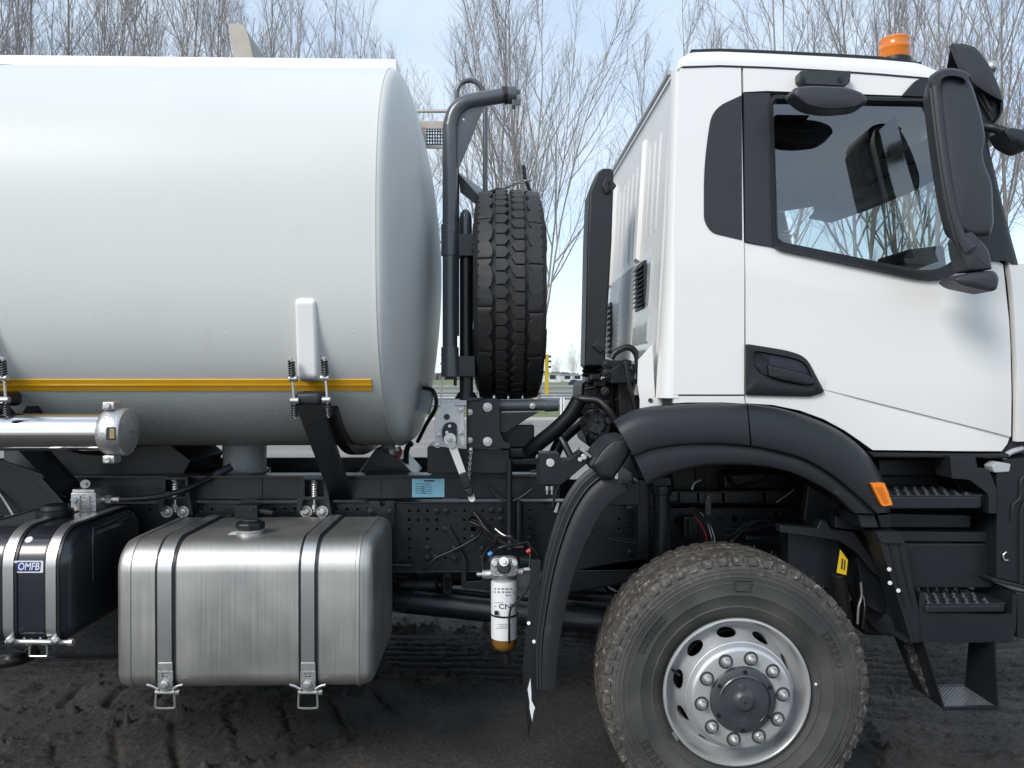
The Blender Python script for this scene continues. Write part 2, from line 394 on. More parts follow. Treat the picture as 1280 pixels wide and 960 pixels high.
def vnoise(x, y, seed, octs=4, f=1.0, rough=0.5):
    out = np.zeros_like(x); amp = 1.0; tot = 0
    for o in range(octs):
        r = np.random.RandomState(seed+o*17).rand(256, 256)
        xx = x*f; yy = y*f; xi = np.floor(xx).astype(int); yi = np.floor(yy).astype(int); fx = xx-xi; fy = yy-yi
        fx = fx*fx*(3-2*fx); fy = fy*fy*(3-2*fy)
        g = lambda i, j: r[i & 255, j & 255]
        v = (g(xi, yi)*(1-fx)+g(xi+1, yi)*fx)*(1-fy)+(g(xi, yi+1)*(1-fx)+g(xi+1, yi+1)*fx)*fy
        out += amp*v; tot += amp; amp *= rough; f *= 2.03
    return out/tot
def gheight(X, Y):
    h = (vnoise(X, Y, 3, 3, 0.5)-0.5)*0.06
    h += (vnoise(X, Y, 9, 5, 3.0, 0.6)-0.5)*0.024+(vnoise(X, Y, 19, 4, 13.0, 0.65)-0.5)*0.008
    wob = (vnoise(X, Y, 21, 3, 0.9)-0.5)
    def lugs(cx, cy, ang, half, pitch, depth, x0=-9, x1=9, long_=False, crumbs=1.0):
        # one tyre track: flat pressed bars between narrow notches, with crumbled soil along both edges
        ca, sa = math.cos(ang), math.sin(ang)
        wob2 = (vnoise(X, Y, 25, 3, 2.6)-0.5); u = (X-cx)*ca+(Y-cy)*sa+wob*0.06+wob2*0.07; v = -(X-cx)*sa+(Y-cy)*ca+wob*0.10+0.05*np.sin((X-cx)*0.9)
        win = 1/(1+np.exp(-(X-x0)*14))/(1+np.exp((X-x1)*14))
        inside = win/(1+np.exp((np.abs(v)-half)*60))
        ph = ((v if long_ else u)/pitch+0.25*wob) % 1.0
        d = np.minimum(ph, 1-ph)*pitch
        br = np.clip((vnoise(X, Y, 61, 3, 3.3)-0.22)*2.6, 0, 1.25); notch = -np.exp(-(d/(0.013+0.018*vnoise(X, Y, 67, 2, 6.0)))**2)*depth*br + 0.30*depth*ph + np.exp(-(d/0.035)**2)*np.clip(vnoise(X, Y, 71, 4, 24.0, 0.7)-0.52, 0, 1)*0.09
        e = np.exp(-((np.abs(v)-half-0.03)/0.035)**2)*win
        crumb = np.clip(vnoise(X, Y, 41, 4, 20.0, 0.7)-0.50, 0, 1)*0.22*e*crumbs
        return inside*(-0.014+notch) + crumb, inside
    tot = h.copy(); cov = np.zeros_like(h)
    for args in [dict(cx=-1.35, cy=4.02, ang=0.44, half=.31, pitch=.27, depth=.026, x0=-3, x1=-.5), dict(cx=0, cy=5.05, ang=-0.02, half=.42, pitch=.105, depth=.030, long_=True),
                 dict(cx=0, cy=5.9, ang=.03, half=.26, pitch=.22, depth=.03), dict(cx=2.6, cy=4.25, ang=-.10, half=.55, pitch=.16, depth=.026, x0=1.5, x1=6, long_=True, crumbs=.8),
                 dict(cx=2.6, cy=4.1, ang=1.25, half=.5, pitch=.19, depth=.022, x0=1.6, x1=6), dict(cx=0, cy=6.9, ang=.02, half=.3, pitch=.2, depth=.03), dict(cx=0, cy=8.3, ang=-.03, half=.3, pitch=.2, depth=.03), dict(cx=-3.2, cy=4.6, ang=.1, half=.3, pitch=.25, depth=.03, x1=-1.9)]:
        d, i = lugs(**args); d = np.where(cov > 0.5, d*0.45, d); tot += d; cov = np.maximum(cov, i)
    # the smooth patch right under the cab's wheel arch
    sm = np.exp(-(((X-0.02)/0.42)**4+((Y-4.0)/0.38)**4))
    tot = tot*(1-0.85*sm)
    tot += np.clip(vnoise(X, Y, 77, 3, 26.0, 0.6)-0.66, 0, 1)*0.08*(1-sm)
    return tot
def ground_sheet():
    xs = np.concatenate([np.linspace(-1800, -60, 12), np.linspace(-55, -6, 24), np.arange(-5.2, -2.6, 0.05), np.arange(-2.6, 3.4, 0.012), np.arange(3.4, 7, 0.06), np.linspace(7.5, 60, 24), np.linspace(70, 1800, 12)])
    ys = np.concatenate([np.linspace(-600, -12, 10), np.linspace(-10, 2.5, 18), np.arange(2.6, 3.3, 0.03), np.arange(3.3, 6.3, 0.012), np.arange(6.3, 10, 0.04), np.linspace(10.2, 14.5, 20), np.linspace(15, 60, 20), np.linspace(70, 2600, 24)])
    X, Y = np.meshgrid(xs, ys); H = gheight(X, Y)
    fade = np.clip((14.0-np.abs(Y-3.0))/4.0, 0, 1)*np.clip((12-np.abs(X))/5, 0, 1); H = H*fade-(1-fade)*0.03
    co = np.stack([X, Y, H], -1).reshape(-1, 3).astype(np.float32)
    ny, nx = X.shape; i = np.arange(nx-1); j = np.arange(ny-1)
    a = (j[:, None]*nx+i[None, :]).ravel(); f = np.stack([a, a+1, a+1+nx, a+nx], -1).astype(np.int32)
    me = bpy.data.meshes.new('ground'); me.vertices.add(len(co)); me.vertices.foreach_set('co', co.ravel())
    me.loops.add(f.size); me.loops.foreach_set('vertex_index', f.ravel())
    me.polygons.add(len(f)); me.polygons.foreach_set('loop_start', np.arange(0, f.size, 4, dtype=np.int32)); me.polygons.foreach_set('loop_total', np.full(len(f), 4, np.int32))
    me.update(); me.polygons.foreach_set('use_smooth', [True]*len(f))
    return link('ground', me, M_['mud'])
tag(ground_sheet(), kind='structure')
M_['pave'] = simple_ground_mat('pale_paving', (0.215, 0.20, 0.185), (0.27, 0.25, 0.23), 0.6, 0.15)
M_['road'] = simple_ground_mat('road_asphalt', (0.20, 0.20, 0.215), (0.26, 0.26, 0.27), 0.4, 0.1)
M_['grass'] = simple_ground_mat('verge_grass', (0.10, 0.14, 0.045), (0.18, 0.19, 0.09), 0.8, 0.5)
M_['kerb'] = mat('concrete', (0.45, 0.45, 0.44), 0.8, var=0.12, vscale=3)
M_['conc'] = mat('pale_concrete', (0.50, 0.48, 0.42), 0.8, var=0.15, vscale=2)
def sheet(name, x0, x1, y0, y1, z, m, jag=0.0):
    mb = MB(); r = random.Random(3); n = 60
    xs = [lerp(x0, x1, i/n) for i in range(n+1)]
    mb.loft([[Vector((x, y0+(mnoise.noise(Vector((x*0.35, 3, 0)))*jag), z)) for x in xs], [Vector((x, y1, z)) for x in xs]])
    return tag(mb.build(name, m, smooth=0), kind='structure')
sheet('yard_paving', -160, 160, 11.5, 33.0, 0.006, M_['pave'], 1.4)
sheet('yard_paving', -160, 160, -60, -3.5, 0.006, M_['pave'])  # unseen paving behind the camera, added to bounce light onto the tank's underside
mb = MB(); mb.box(-160, 160, 33.0, 33.25, -0.05, 0.13, 0.01); tag(mb.build('kerb', M_['kerb']), kind='structure')
sheet('grass_verge', -200, 200, 33.25, 47.0, 0.08, M_['grass'])
sheet('road', -600, 600, 50.0, 64.0, 0.03, M_['road'])
sheet('far_verge', -600, 600, 64.0, 90.0, 0.02, M_['grass'])
sheet('far_road', -900, 900, 92.0, 110.0, 0.03, M_['road'])
sheet('far_field', -1500, 1500, 110.5, 600.0, 0.02, M_['grass'])

# ------------------------------------------------------------------ guard rails, fence, far things behind the yard
M_['galv'] = mat('galvanised_rail', (0.42, 0.43, 0.45), 0.5, metal=0.4, var=0.1, vscale=2)
def guard_rail(Y, x0, x1, label, zt=0.78):
    root = empty('guard_rail', ((x0+x1)/2, Y, 0), label, 'guard rail')
    mb = MB(); prof = [(0, zt), (-.05, zt-.02), (-.06, zt-.07), (-.01, zt-.13), (-.01, zt-.17), (-.06, zt-.23), (-.05, zt-.28), (0, zt-.31)]
    mb.loft([[Vector((x, Y+p[0], p[1])) for p in prof] for x in (x0, x1)]); mb.build('rail', M_['galv'], root, smooth=60)
    n = int((x1-x0)/4)
    me = MB().box(-.05, .05, 0.02, .10, 0, zt-.03).mesh('post', 0)
    for k in range(n+1): link('post', me, M_['galv'], root, loc=(x0+4*k, Y, 0))
    return root
guard_rail(48.6, -16, 44, 'grey steel guard rail along the near edge of the road beyond the spare wheel')
guard_rail(91.0, -30, 60, 'farther grey guard rail, a thin pale line just below the horizon', 0.95)
def far_mound(px, py, wpx, hpx, Y):
    c = W(px, py, Y); rx = PL(wpx/2, Y); h = PL(hpx, Y); mb = MB(); rows = []
    for i in range(13):
        t = i/12; row = []
        for k in range(40):
            a = 2*math.pi*k/40; rr = math.sin(t*math.pi/2)**0.8
            x = c.x+rx*rr*math.cos(a); y = Y+rx*0.6*rr*math.sin(a)
            z = h*(math.cos(t*math.pi/2)**0.9)*(0.75+0.6*mnoise.noise(Vector((x*2.2, y*2.2, 1))))-0.05
            row.append(Vector((x+0.15*mnoise.noise(Vector((x*5, y*5, 7))), y, z)))
        rows.append(row)
    mb.loft(rows, closed=True, caps=True); return mb.build('soil_mound', M_['heap'], smooth=0)
M_['heap'] = mat('heap_soil', (0.10, 0.09, 0.078), 0.95, var=0.5, vscale=9, bump=1.0, bscale=14)
tag(far_mound(262, 566, 84, 15, 16.5), 'low brown heap of loose soil seen under the tank left of the outlet pipe', 'soil heap')
# small white and yellow marker on top of the heap
mk = empty('marker_post', W(262, 566, 17.5), 'small white marker post with yellow band standing behind the soil heap', 'marker post')
mb = MB(); c = W(262, 560, 17.6); mb.cyl((c.x, 17.6, 0), (c.x, 17.6, 0.38), 0.05, 12); mb.build('post', M_['wlabel'], mk)
mb = MB(); mb.cyl((c.x, 17.6, 0.26), (c.x, 17.6, 0.34), 0.056, 12); mb.build('band', M_['yellow'], mk)
# field gate posts and panel between spare wheel and gearbox
def wpost(px, py0, py1, wpx, Y, name, label, catg, m, group=None):
    a = W(px-wpx/2, py0, Y); b = W(px+wpx/2, py1, Y); mb = MB(); mb.box(a.x, b.x, Y, Y+(b.x-a.x), b.z, a.z, 0.01); o = mb.build(name, m)
    return tag(o, label, catg, group)
wpost(701.3, 497, 524, 2.2, 31.5, 'fence_post', 'left one of two slim white posts behind the crane arm tube', 'post', M_['wlabel'], 'white gate posts')
wpost(704.8, 497, 522, 1.8, 32.2, 'fence_post', 'right one of two slim white posts behind the crane arm tube', 'post', M_['wlabel'], 'white gate posts')
o = MB(); a = W(706, 500, 32.6); b = W(722, 516, 32.6); o.box(a.x, b.x, 32.6, 33.0, b.z, a.z, 0.02); tag(o.build('concrete_block', M_['conc']), 'beige concrete block standing right of the slim white posts', 'concrete block')
# yellow machine mast beside the spare wheel
def mast():
    Y = 60; root = empty('yellow_mast', (W(684, 472, Y).x, Y, 0), 'yellow machine mast with dark fittings peeking out right of the spare wheel', 'machine mast')
    a = W(681.5, 476, Y); b = W(685.8, 443, Y); mb = MB(); mb.box(a.x, b.x, Y, Y+.4, 0, b.z, 0.03); mb.build('mast', M_['yellow'], root)
    mb = MB()
    for py in (446, 452, 459): p = W(687, py, Y); mb.box(p.x-.08, p.x+.12, Y-.05, Y+.2, p.z-.06, p.z+.1, .02)
    mb.build('fitting', M_['ink'], root)
mast()
M_['shed'] = mat('pale_cladding', (0.62, 0.64, 0.66), 0.7, var=0.05)
def shed(px0, px1, py0, Y, label):
    a = W(px0, py0, Y); b = W(px1, 474, Y); root = empty('far_building', ((a.x+b.x)/2, Y, 0), label, 'building')
    mb = MB(); mb.box(a.x, b.x, Y, Y+20, 0, a.z, 0.05); mb.build('wall', M_['shed'], root)
    mb = MB(); mb.box(a.x-.3, b.x+.3, Y-.3, Y+20.3, a.z+.003, a.z+.45, 0.05); mb.build('roof', M_['galv'], root)
    n = max(2, int((b.x-a.x)/6)); w_ = MB().box(-1.2, 1.2, -.03, .1, 0, 1.6, 0.02).mesh('window', 0)
    for k in range(n): link('window', w_, M_['ink'], root, loc=(lerp(a.x, b.x, (k+.5)/n), Y, 1.2))
    return root
shed(664, 700, 468.5, 300, 'low pale building on the horizon directly right of the spare wheel')
shed(703, 728, 469.5, 320, 'low pale building on the horizon beside the black intake duct')
def far_truck():
    Y = 140; root = empty('parked_car', (W(718, 476, Y).x, Y, 0), 'dark car parked beyond the guard rails left of the intake duct', 'car')
    x0 = W(711, 476, Y).x; x1 = W(726, 476, Y).x
    mb = MB(); mb.prism([(x0, .35), (x1, .35), (x1, .9), (lerp(x0,x1,.8), 1.0), (lerp(x0,x1,.65), 1.45), (lerp(x0,x1,.25), 1.45), (lerp(x0,x1,.1), .95), (x0, .9)], Y, Y+1.7, 0.06); mb.build('body', M_['ink'], root)
    me = MB().cyl((0,0,0), (0,.2,0), .33, 14).mesh('wheel', 40)
    for t in (.2, .8): link('wheel', me, M_['rubber'], root, loc=(lerp(x0,x1,t), Y-.02, .33))
far_truck()

# ------------------------------------------------------------------ bare trees
M_['bark'] = mat('grey_bark', (0.30, 0.285, 0.27), 0.9, var=0.3, vscale=2.0)
M_['twig'] = mat('twig_bark', (0.33, 0.305, 0.30), 0.9, var=0.2, vscale=1.0)
M_['bark2'] = mat('pale_green_bark', (0.22, 0.225, 0.18), 0.9, var=0.3, vscale=2.5)
class TreeGeo:
    def __init__(s): s.v = []; s.f = []
    def add(s, pts, radii, seg):
        base = len(s.v); n = len(pts)
        for i, p in enumerate(pts):
            d = (pts[min(i+1, n-1)]-pts[max(i-1, 0)]).normalized(); a = d.orthogonal().normalized(); b = d.cross(a)
            for k in range(seg):
                t = 2*math.pi*k/seg; s.v.append(p+(a*math.cos(t)+b*math.sin(t))*radii[i])
        for i in range(n-1):
            for k in range(seg):
                k2 = (k+1) % seg; s.f.append((base+i*seg+k, base+i*seg+k2, base+(i+1)*seg+k2, base+(i+1)*seg+k))
    def mesh(s, name):
        me = bpy.data.meshes.new(name); me.from_pydata([tuple(v) for v in s.v], [], s.f); me.update()
        me.polygons.foreach_set('use_smooth', [True]*len(me.polygons)); return me
def branch(r, p, d, L, nseg, up, wig):
    pts = [p.copy()]; d = d.normalized()
    for i in range(nseg):
        d = (d+Vector((r.gauss(0, wig), r.gauss(0, wig), r.gauss(0, wig)+up))).normalized()
        p = p+d*(L/nseg); pts.append(p.copy())
    return pts
def at_path(pts, t):
    x = t*(len(pts)-1); i = min(int(x), len(pts)-2); u = x-i
    return pts[i].lerp(pts[i+1], u), (pts[i+1]-pts[i]).normalized()
def side_dir(r, d, ang, az=None):
    a = d.orthogonal().normalized(); b = d.cross(a); t = r.uniform(0, 2*math.pi) if az is None else az
    return d*math.cos(ang)+(a*math.cos(t)+b*math.sin(t))*math.sin(ang)
def make_tree(seed, H, leaders, spread, limbs=15, l2=9, l3=5, thick=1.0, low=0.16):
    r = random.Random(seed); T = TreeGeo(); G = TreeGeo()
    stems = []
    base = branch(r, Vector((0, 0, -0.2)), Vector((0, 0, 1)), H*0.12+0.2, 3, 0.1, 0.02)
    T.add(base, [0.20*thick*(1-0.05*i) for i in range(4)], 9)
    for k in range(leaders):
        a0 = 2*math.pi*k/leaders+r.uniform(-.5, .5); lean = spread*(0.35 if k == 0 else r.uniform(.7, 1.25))
        L = H*(0.9 if k == 0 else r.uniform(0.62, 0.85)); p0, _ = at_path(base, r.uniform(0.6, 1.0))
        pts = branch(r, p0, Vector((math.cos(a0)*lean, math.sin(a0)*lean, 1)), L, 11, 0.045, 0.035)
        r0 = 0.105*thick*(1 if k == 0 else r.uniform(.55, .8))
        T.add(pts, [max(0.018, r0*(1-0.92*i/11)) for i in range(12)], 7); stems.append((pts, L, r0))
    for pts, L, r0 in stems:
        nl = max(5, int(limbs*L/H))
        for i in range(nl):
            t = low+(0.95-low)*((i+r.random())/nl); p, d = at_path(pts, t)
            Lb = H*(0.27*(1-t)+0.095)*r.uniform(.7, 1.2)
            bp = branch(r, p, side_dir(r, d, r.uniform(.34, .62)), Lb, 6, 0.10, 0.05)
            rb = min(r0*(1-0.9*t)*0.55, 0.06)+0.012
            G.add(bp, [max(0.008, rb*(1-0.85*q/6)) for q in range(7)], 4)
            for j in range(l2):
                t2 = 0.12+0.86*((j+r.random())/l2); p2, d2 = at_path(bp, t2)
                L2 = Lb*(0.52*(1-t2)+0.18)*r.uniform(.6, 1.35)
                b2 = branch(r, p2, side_dir(r, d2, r.uniform(.28, .72)), L2, 4, 0.09, 0.06)
                G.add(b2, [max(0.005, 0.012*(1-0.6*q/4)) for q in range(5)], 3)
                for m in range(l3):
                    t3 = 0.1+0.88*((m+r.random())/l3); p3, d3 = at_path(b2, t3)
                    L3 = max(0.35, L2*(0.45*(1-t3)+0.16))*r.uniform(.7, 1.3)
                    b3 = branch(r, p3, side_dir(r, d3, r.uniform(.4, .8)), L3, 2, 0.10, 0.08)
                    G.add(b3, [0.005, 0.0042, 0.003], 3)
    return T.mesh('trunk'), G.mesh('crown')
PROTO = [make_tree(11, 24, 5, 0.17), make_tree(23, 24, 6, 0.21, limbs=15), make_tree(37, 24, 4, 0.14, limbs=18), make_tree(48, 24, 7, 0.22, limbs=13), make_tree(59, 24, 5, 0.24, limbs=15)]
THICK = [make_tree(71, 15, 4, 0.34, limbs=9, l2=7, l3=4, thick=1.0, low=.3), make_tree(83, 15, 3, 0.40, limbs=9, l2=7, l3=4, thick=1.1, low=.35)]
def tree(px, Y, H, k, rot, label, protos=PROTO, bark=None, group='bare trees in the row behind the truck', name='bare_tree'):
    x = W(px, 480, Y).x; root = empty(name, (x, Y, 0), label, 'tree', group)
    tm, cm = protos[k]; h0 = 24 if protos is PROTO else 15; s = H/h0
    for nm, me, m in (('trunk', tm, bark or M_['bark']), ('crown', cm, M_['twig'])):
        o = link(nm, me, m); o.parent = root
    root.rotation_euler = (0, 0, rot); root.scale = (s, s, s)
    return root
TREES = [
 # px, Y, H, proto, rot, label
 (-60, 50, 34.6, 1, 0.3, 'bare poplar at the far left edge, only its right branches showing above the tank'),
 (20, 48, 33.3, 0, 1.3, 'dense bare poplar above the left end of the tank, first from the left edge'),
 (85, 55, 37.1, 3, 2.2, 'bare poplar above the tank, second from the left edge'),
 (180, 53, 35.8, 1, 3.0, 'bare poplar above the tank, third from the left edge'),
 (225, 49, 33.3, 4, 5.1, 'bare poplar above the tank, directly left of the raised manhole lid'),
 (278, 52, 32.0, 0, 4.1, 'bare poplar rising behind the raised manhole lid on the tank'),
 (322, 47, 28.8, 3, 0.9, 'bare poplar just right of the raised manhole lid, last of the dense left cluster'),
 (448, 48, 26.2, 1, 2.6, 'bare poplar standing alone above the right end of the tank'),
 (497, 52, 24.2, 4, 1.7, 'lower bare poplar directly right of the one above the tank end'),
 (628, 46, 27.4, 0, 0.2, 'tall bare poplar behind the crane post with upright branches'),
 (672, 45, 28.1, 1, 3.7, 'widely branching bare poplar rising behind the spare wheel'),
 (846, 50, 27.8, 3, 1.1, 'bare poplar above the rear corner of the cab roof'),
 (893, 56, 27.1, 0, 5.5, 'small bare poplar top above the cab roof, left of the roof gap'),
 (968, 47, 31.9, 4, 2.9, 'bare poplar above the middle of the cab roof over the side window'),
 (1072, 50, 33.1, 2, 3.3, 'bare poplar above the cab roof just left of the orange beacon'),
 (1122, 54, 35.0, 3, 1.9, 'bare poplar directly behind the orange roof beacon'),
 (1170, 47, 32.5, 0, 4.9, 'bare poplar above the cab between the beacon and the sun visor'),
 (1262, 46, 33.8, 4, 0.1, 'bare poplar at the right edge behind the mirror arm'),
 (1330, 50, 35.0, 3, 2.4, 'bare poplar at the right edge, only its left branches reaching into view'),
]
for i, (px, Y, H, k, rot, lab) in enumerate(TREES): tree(px, Y, H, k, rot, lab)
tree(1040, 30, 8.0, 0, 1.0, 'thick pale trunk seen through the cab window behind the seat', THICK, M_['bark2'], 'trees seen through the cab window')
tree(1165, 26, 8.5, 1, 2.5, 'thick pale forked trunk seen through the cab windows near the door mirror', THICK, M_['bark2'], 'trees seen through the cab window')
tree(717, 170, 9.5, 4, 0.5, 'tiny distant bare tree on the horizon between spare wheel and intake duct', PROTO, None, 'distant trees on the horizon', 'distant_tree')
tree(695, 230, 8, 1, 1.5, 'tiny distant bare tree close to the spare wheel on the horizon', PROTO, None, 'distant trees on the horizon', 'distant_tree')
M_['wood'] = mat('distant_wood', (0.16, 0.15, 0.15), 0.95, var=0.3, vscale=0.4)
def far_wood():
    r = random.Random(4); v = []; f = []
    for i in range(9000):
        x = r.uniform(-900, 900); y = 560+r.uniform(0, 30); h = 5+2.5*mnoise.noise(Vector((x*0.02, 0, 0)))+1.5*r.random()
        w_ = r.uniform(.4, 1.4); b = len(v); v += [(x-w_, y, 0), (x+w_, y, 0), (x+w_*.3, y+r.uniform(-1,1), h), (x-w_*.4, y, h*.9)]; f.append((b, b+1, b+2, b+3))
    me = bpy.data.meshes.new('far_wood'); me.from_pydata(v, [], f); me.update(); o = link('far_wood', me, M_['wood']); tag(o, 'thin hazy line of distant woodland along the horizon', 'woodland', kind='stuff')
far_wood()
# ------------------------------------------------------------------ the truck
YC = 4.43
truck = empty('tanker_truck', (0, YC, 0), 'white tanker truck with grey chassis, spare wheel behind the cab and orange roof beacon', 'truck')
T = truck
# ---- shared small meshes
def hexbolt(r=0.016, h=0.012, wr=1.5):
    mb = MB(); mb.cyl((0, 0, 0), (0, -0.004, 0), r*wr, 16); mb.cyl((0, -0.004, 0), (0, -0.004-h, 0), r, 6, bev=0.0015)
    mb.cyl((0, -0.004-h, 0), (0, -0.008-h, 0), r*0.5, 8)
    return mb.mesh('bolt', 35)
BOLT = hexbolt(); BOLT_S = hexbolt(0.010, 0.008); BOLT_Z = hexbolt(0.019, 0.012, 1.6)
BOLT.materials.append(M_['frame']); BOLT_S.materials.append(M_['frame']); BOLT_Z.materials.append(M_['zinc'])
BOLT_SZ = BOLT_S.copy(); BOLT_SZ.materials.clear(); BOLT_SZ.materials.append(M_['zinc'])
def bolt(px, py, Y, parent, me=BOLT, name='bolt'):
    return link(name, me, None, parent, loc=W(px, py, Y))
def P3(px, py, Y): return W(px, py, Y)

# ---- water tank
TA, TB, TZ = 1.2, 0.967, 2.42
def tpt(th, s=1.0, off=0.0):
    # th=0 nearest the camera, growing upward
    c, q = math.cos(th), math.sin(th); e = 2/2.7
    y = -math.copysign(abs(c)**e, c)*(TA*s+off); z = math.copysign(abs(q)**e, q)*(TB*s+off)
    return YC+y, TZ+z
XSEAM = W(470, 300, 3.23).x
def tring(x, s=1.0, off=0.0, n=96): return [Vector((x, *tpt(2*math.pi*k/n, s, off))) for k in range(n)]
mb = MB()
rows = [tring(-5.2), tring(XSEAM-.7), tring(XSEAM-.02), tring(XSEAM)]
for dx, s in [(.006, .9990), (.014, .9955), (.022, .990), (.030, .982), (.037, .972), (.043, .960), (.049, .945), (.060, .91), (.078, .84), (.100, .74), (.122, .62), (.145, .47), (.163, .33), (.176, .20), (.184, .08), (.185, .02)]:
    rows.append(tring(XSEAM+dx, s))
mb.loft(rows, closed=True, caps=True)
tank = mb.build('water_tank', M_['tank'], T, smooth=50)
def ringband(x, wdt, off, name, m, parent, a0=0, a1=2*math.pi, n=96, fall=0.004):
    mb = MB(); rs = []
    for dx, o in ((-wdt/2, -fall), (-wdt/2+wdt*.15, off), (wdt/2-wdt*.15, off), (wdt/2, -fall)):
        rs.append([Vector((x+dx, *tpt(lerp(a0, a1, k/n), 1, o))) for k in range(n+1)])
    mb.loft(rs); return mb.build(name, m, parent, smooth=40)
ringband(XSEAM-.006, .012, .0035, 'weld_seam', M_['tank'], tank)
ringband(W(38, 95, 3.93).x, .014, .0035, 'weld_seam', M_['tank'], tank)
# orange stripe laid on the shell
def th_at(z):
    t = -0.9
    for _ in range(40):
        y, zz = tpt(t); t += (z-zz)*0.5
    return t
zs0, zs1 = W(300, 487.5, 3.52).z, W(300, 474, 3.5).z
ta, tb = th_at(zs0), th_at(zs1)
mb = MB(); rs = []
xr = W(470.5, 480, 3.52).x
for x in [-5.1, xr]:
    rs.append([Vector((x, *tpt(lerp(ta, tb, k/8), 1, o))) for k, o in [(0, -.002), (0, .003), (2, .0035), (3.4, .0035), (3.7, .0045), (4.3, .0045), (4.6, .0035), (6, .0035), (8, .003), (8, -.002)]])
mb.loft(rs); mb.build('orange_stripe', M_['orange'], tank, smooth=40)
# rain drops clinging to the underside of the shell
def drops():
    r = random.Random(8); mb = MB(); V = []; F = []
    def drop(x, z, rad, st=1.0):
        t = th_at(z); y, zz = tpt(t, 1, 0.001); y2, z2 = tpt(t+0.01, 1, .001); tg = Vector((0, y2-y, z2-zz)).normalized(); nx = Vector((1, 0, 0)); nn = Vector((0, -abs(tg.z), -abs(tg.y))).normalized()
        nn = nx.cross(tg).normalized()
        if nn.y > 0: nn = -nn
        b = len(V); c = Vector((x, y, zz)); n = 6
        for k in range(n): a = 2*math.pi*k/n; V.append(c+(nx*math.cos(a)+tg*math.sin(a)*st)*rad)
        V.append(c+nn*rad*0.7)
        for k in range(n): F.append((b+k, b+(k+1) % n, b+n))
    for _ in range(34):
        x = W(r.uniform(172, 480), 500, 3.7).x; z = 1.69+r.uniform(-.05, .03); k = r.randint(5, 14)
        for i in range(k):
            drop(x, z, r.uniform(.0014, .0032)); x += r.uniform(.006, .016); z -= r.uniform(.006, .014)
            if z < 1.52: break
    for _ in range(200): drop(W(r.uniform(60, 480), 500, 3.7).x, r.uniform(1.54, 1.75), r.uniform(.0014, .0032))
    for _ in range(50): drop(W(r.uniform(0, 470), 500, 3.5).x, r.uniform(1.75, 2.1), r.uniform(.0014, .0032))
    for _ in range(220):
        x = W(r.uniform(440, 505), 500, 3.9).x; drop(min(x, XSEAM), r.uniform(1.5, 1.68), r.uniform(.0014, .0034))
    me = bpy.data.meshes.new('water_drops'); me.from_pydata([tuple(v) for v in V], [], F); me.update(); me.polygons.foreach_set('use_smooth', [True]*len(F))
    o = link('water_drops', me, M_['drop'], tank); tag(o, kind='stuff')
M_['drop'] = mat('water_drop', (0.80, 0.82, 0.82), 0.05, coat=1.0, spec=0.9)
drops()
# coaming along the top
a = W(-40, 68, 3.92); zt = W(300, 71.5, 3.92).z
xr = W(495.5, 80, 3.92).x; zb = tpt(0)[1]+.7
mb = MB(); mb.box(-5.2, xr, 3.92, 3.935, TZ+.83, zt, 0.003); mb.box(xr-.02, xr+.001, 3.936, YC+.51, TZ+.83, zt-.002, .003); mb.box(-5.2, xr, YC+.51, YC+.525, TZ+.83, zt, .003)
cm = mb.build('walkway_coaming', M_['white'], T)
# raised manhole lid, seen edge on above the coaming
pl = [W(286, 30, 4.25), W(302, 28, 4.25), W(318, 76, 4.25), W(295, 76, 4.25)]
mb = MB(); mb.pprism(rpoly([(285, 30, 1), (303, 28.5, 8), (311, 45, 20), (317, 76, 1), (293, 76, 1), (288, 50, 10)], 2, 4), 4.25, .42, .004)
mb.build('manhole_lid', mat('stainless_lid', (0.30, 0.285, 0.25), 0.5, metal=0.4, var=0.1), T)
# white box bracket on the shell and its twin beyond the left edge
def shell_bracket(px0, px1):
    Yb = 3.285
    x0 = W(px0, 400, Yb).x; x1 = W(px1, 400, Yb).x; ztp = W(px0, 369, Yb).z; zbt = W(px0, 477, Yb).z
    mb = MB(); prof = [(Yb+.3, ztp), (Yb-.02, ztp), (Yb-.055, ztp-.03), (Yb-.02, zbt+.02), (Yb+.01, zbt), (Yb+.3, zbt)]
    mb.prism(prof, x0, x1, bev=.016, seg=3, axis='X'); return mb.build('shell_bracket', M_['white'], T)
def spring(p0, p1, r, turns, wr, name, m, parent):
    p0 = Vector(p0); p1 = Vector(p1); d = (p1-p0); a = d.orthogonal().normalized(); b = d.normalized().cross(a); n = turns*10
    mb = MB(); mb.tube([p0+d*(i/n)+(a*math.cos(2*math.pi*i/10)+b*math.sin(2*math.pi*i/10))*r for i in range(n+1)], wr, 5, smooth=False)
    return mb.build(name, m, parent, smooth=60)
M_['springm'] = mat('spring_steel', (0.03, 0.03, 0.033), 0.35, metal=0.6)
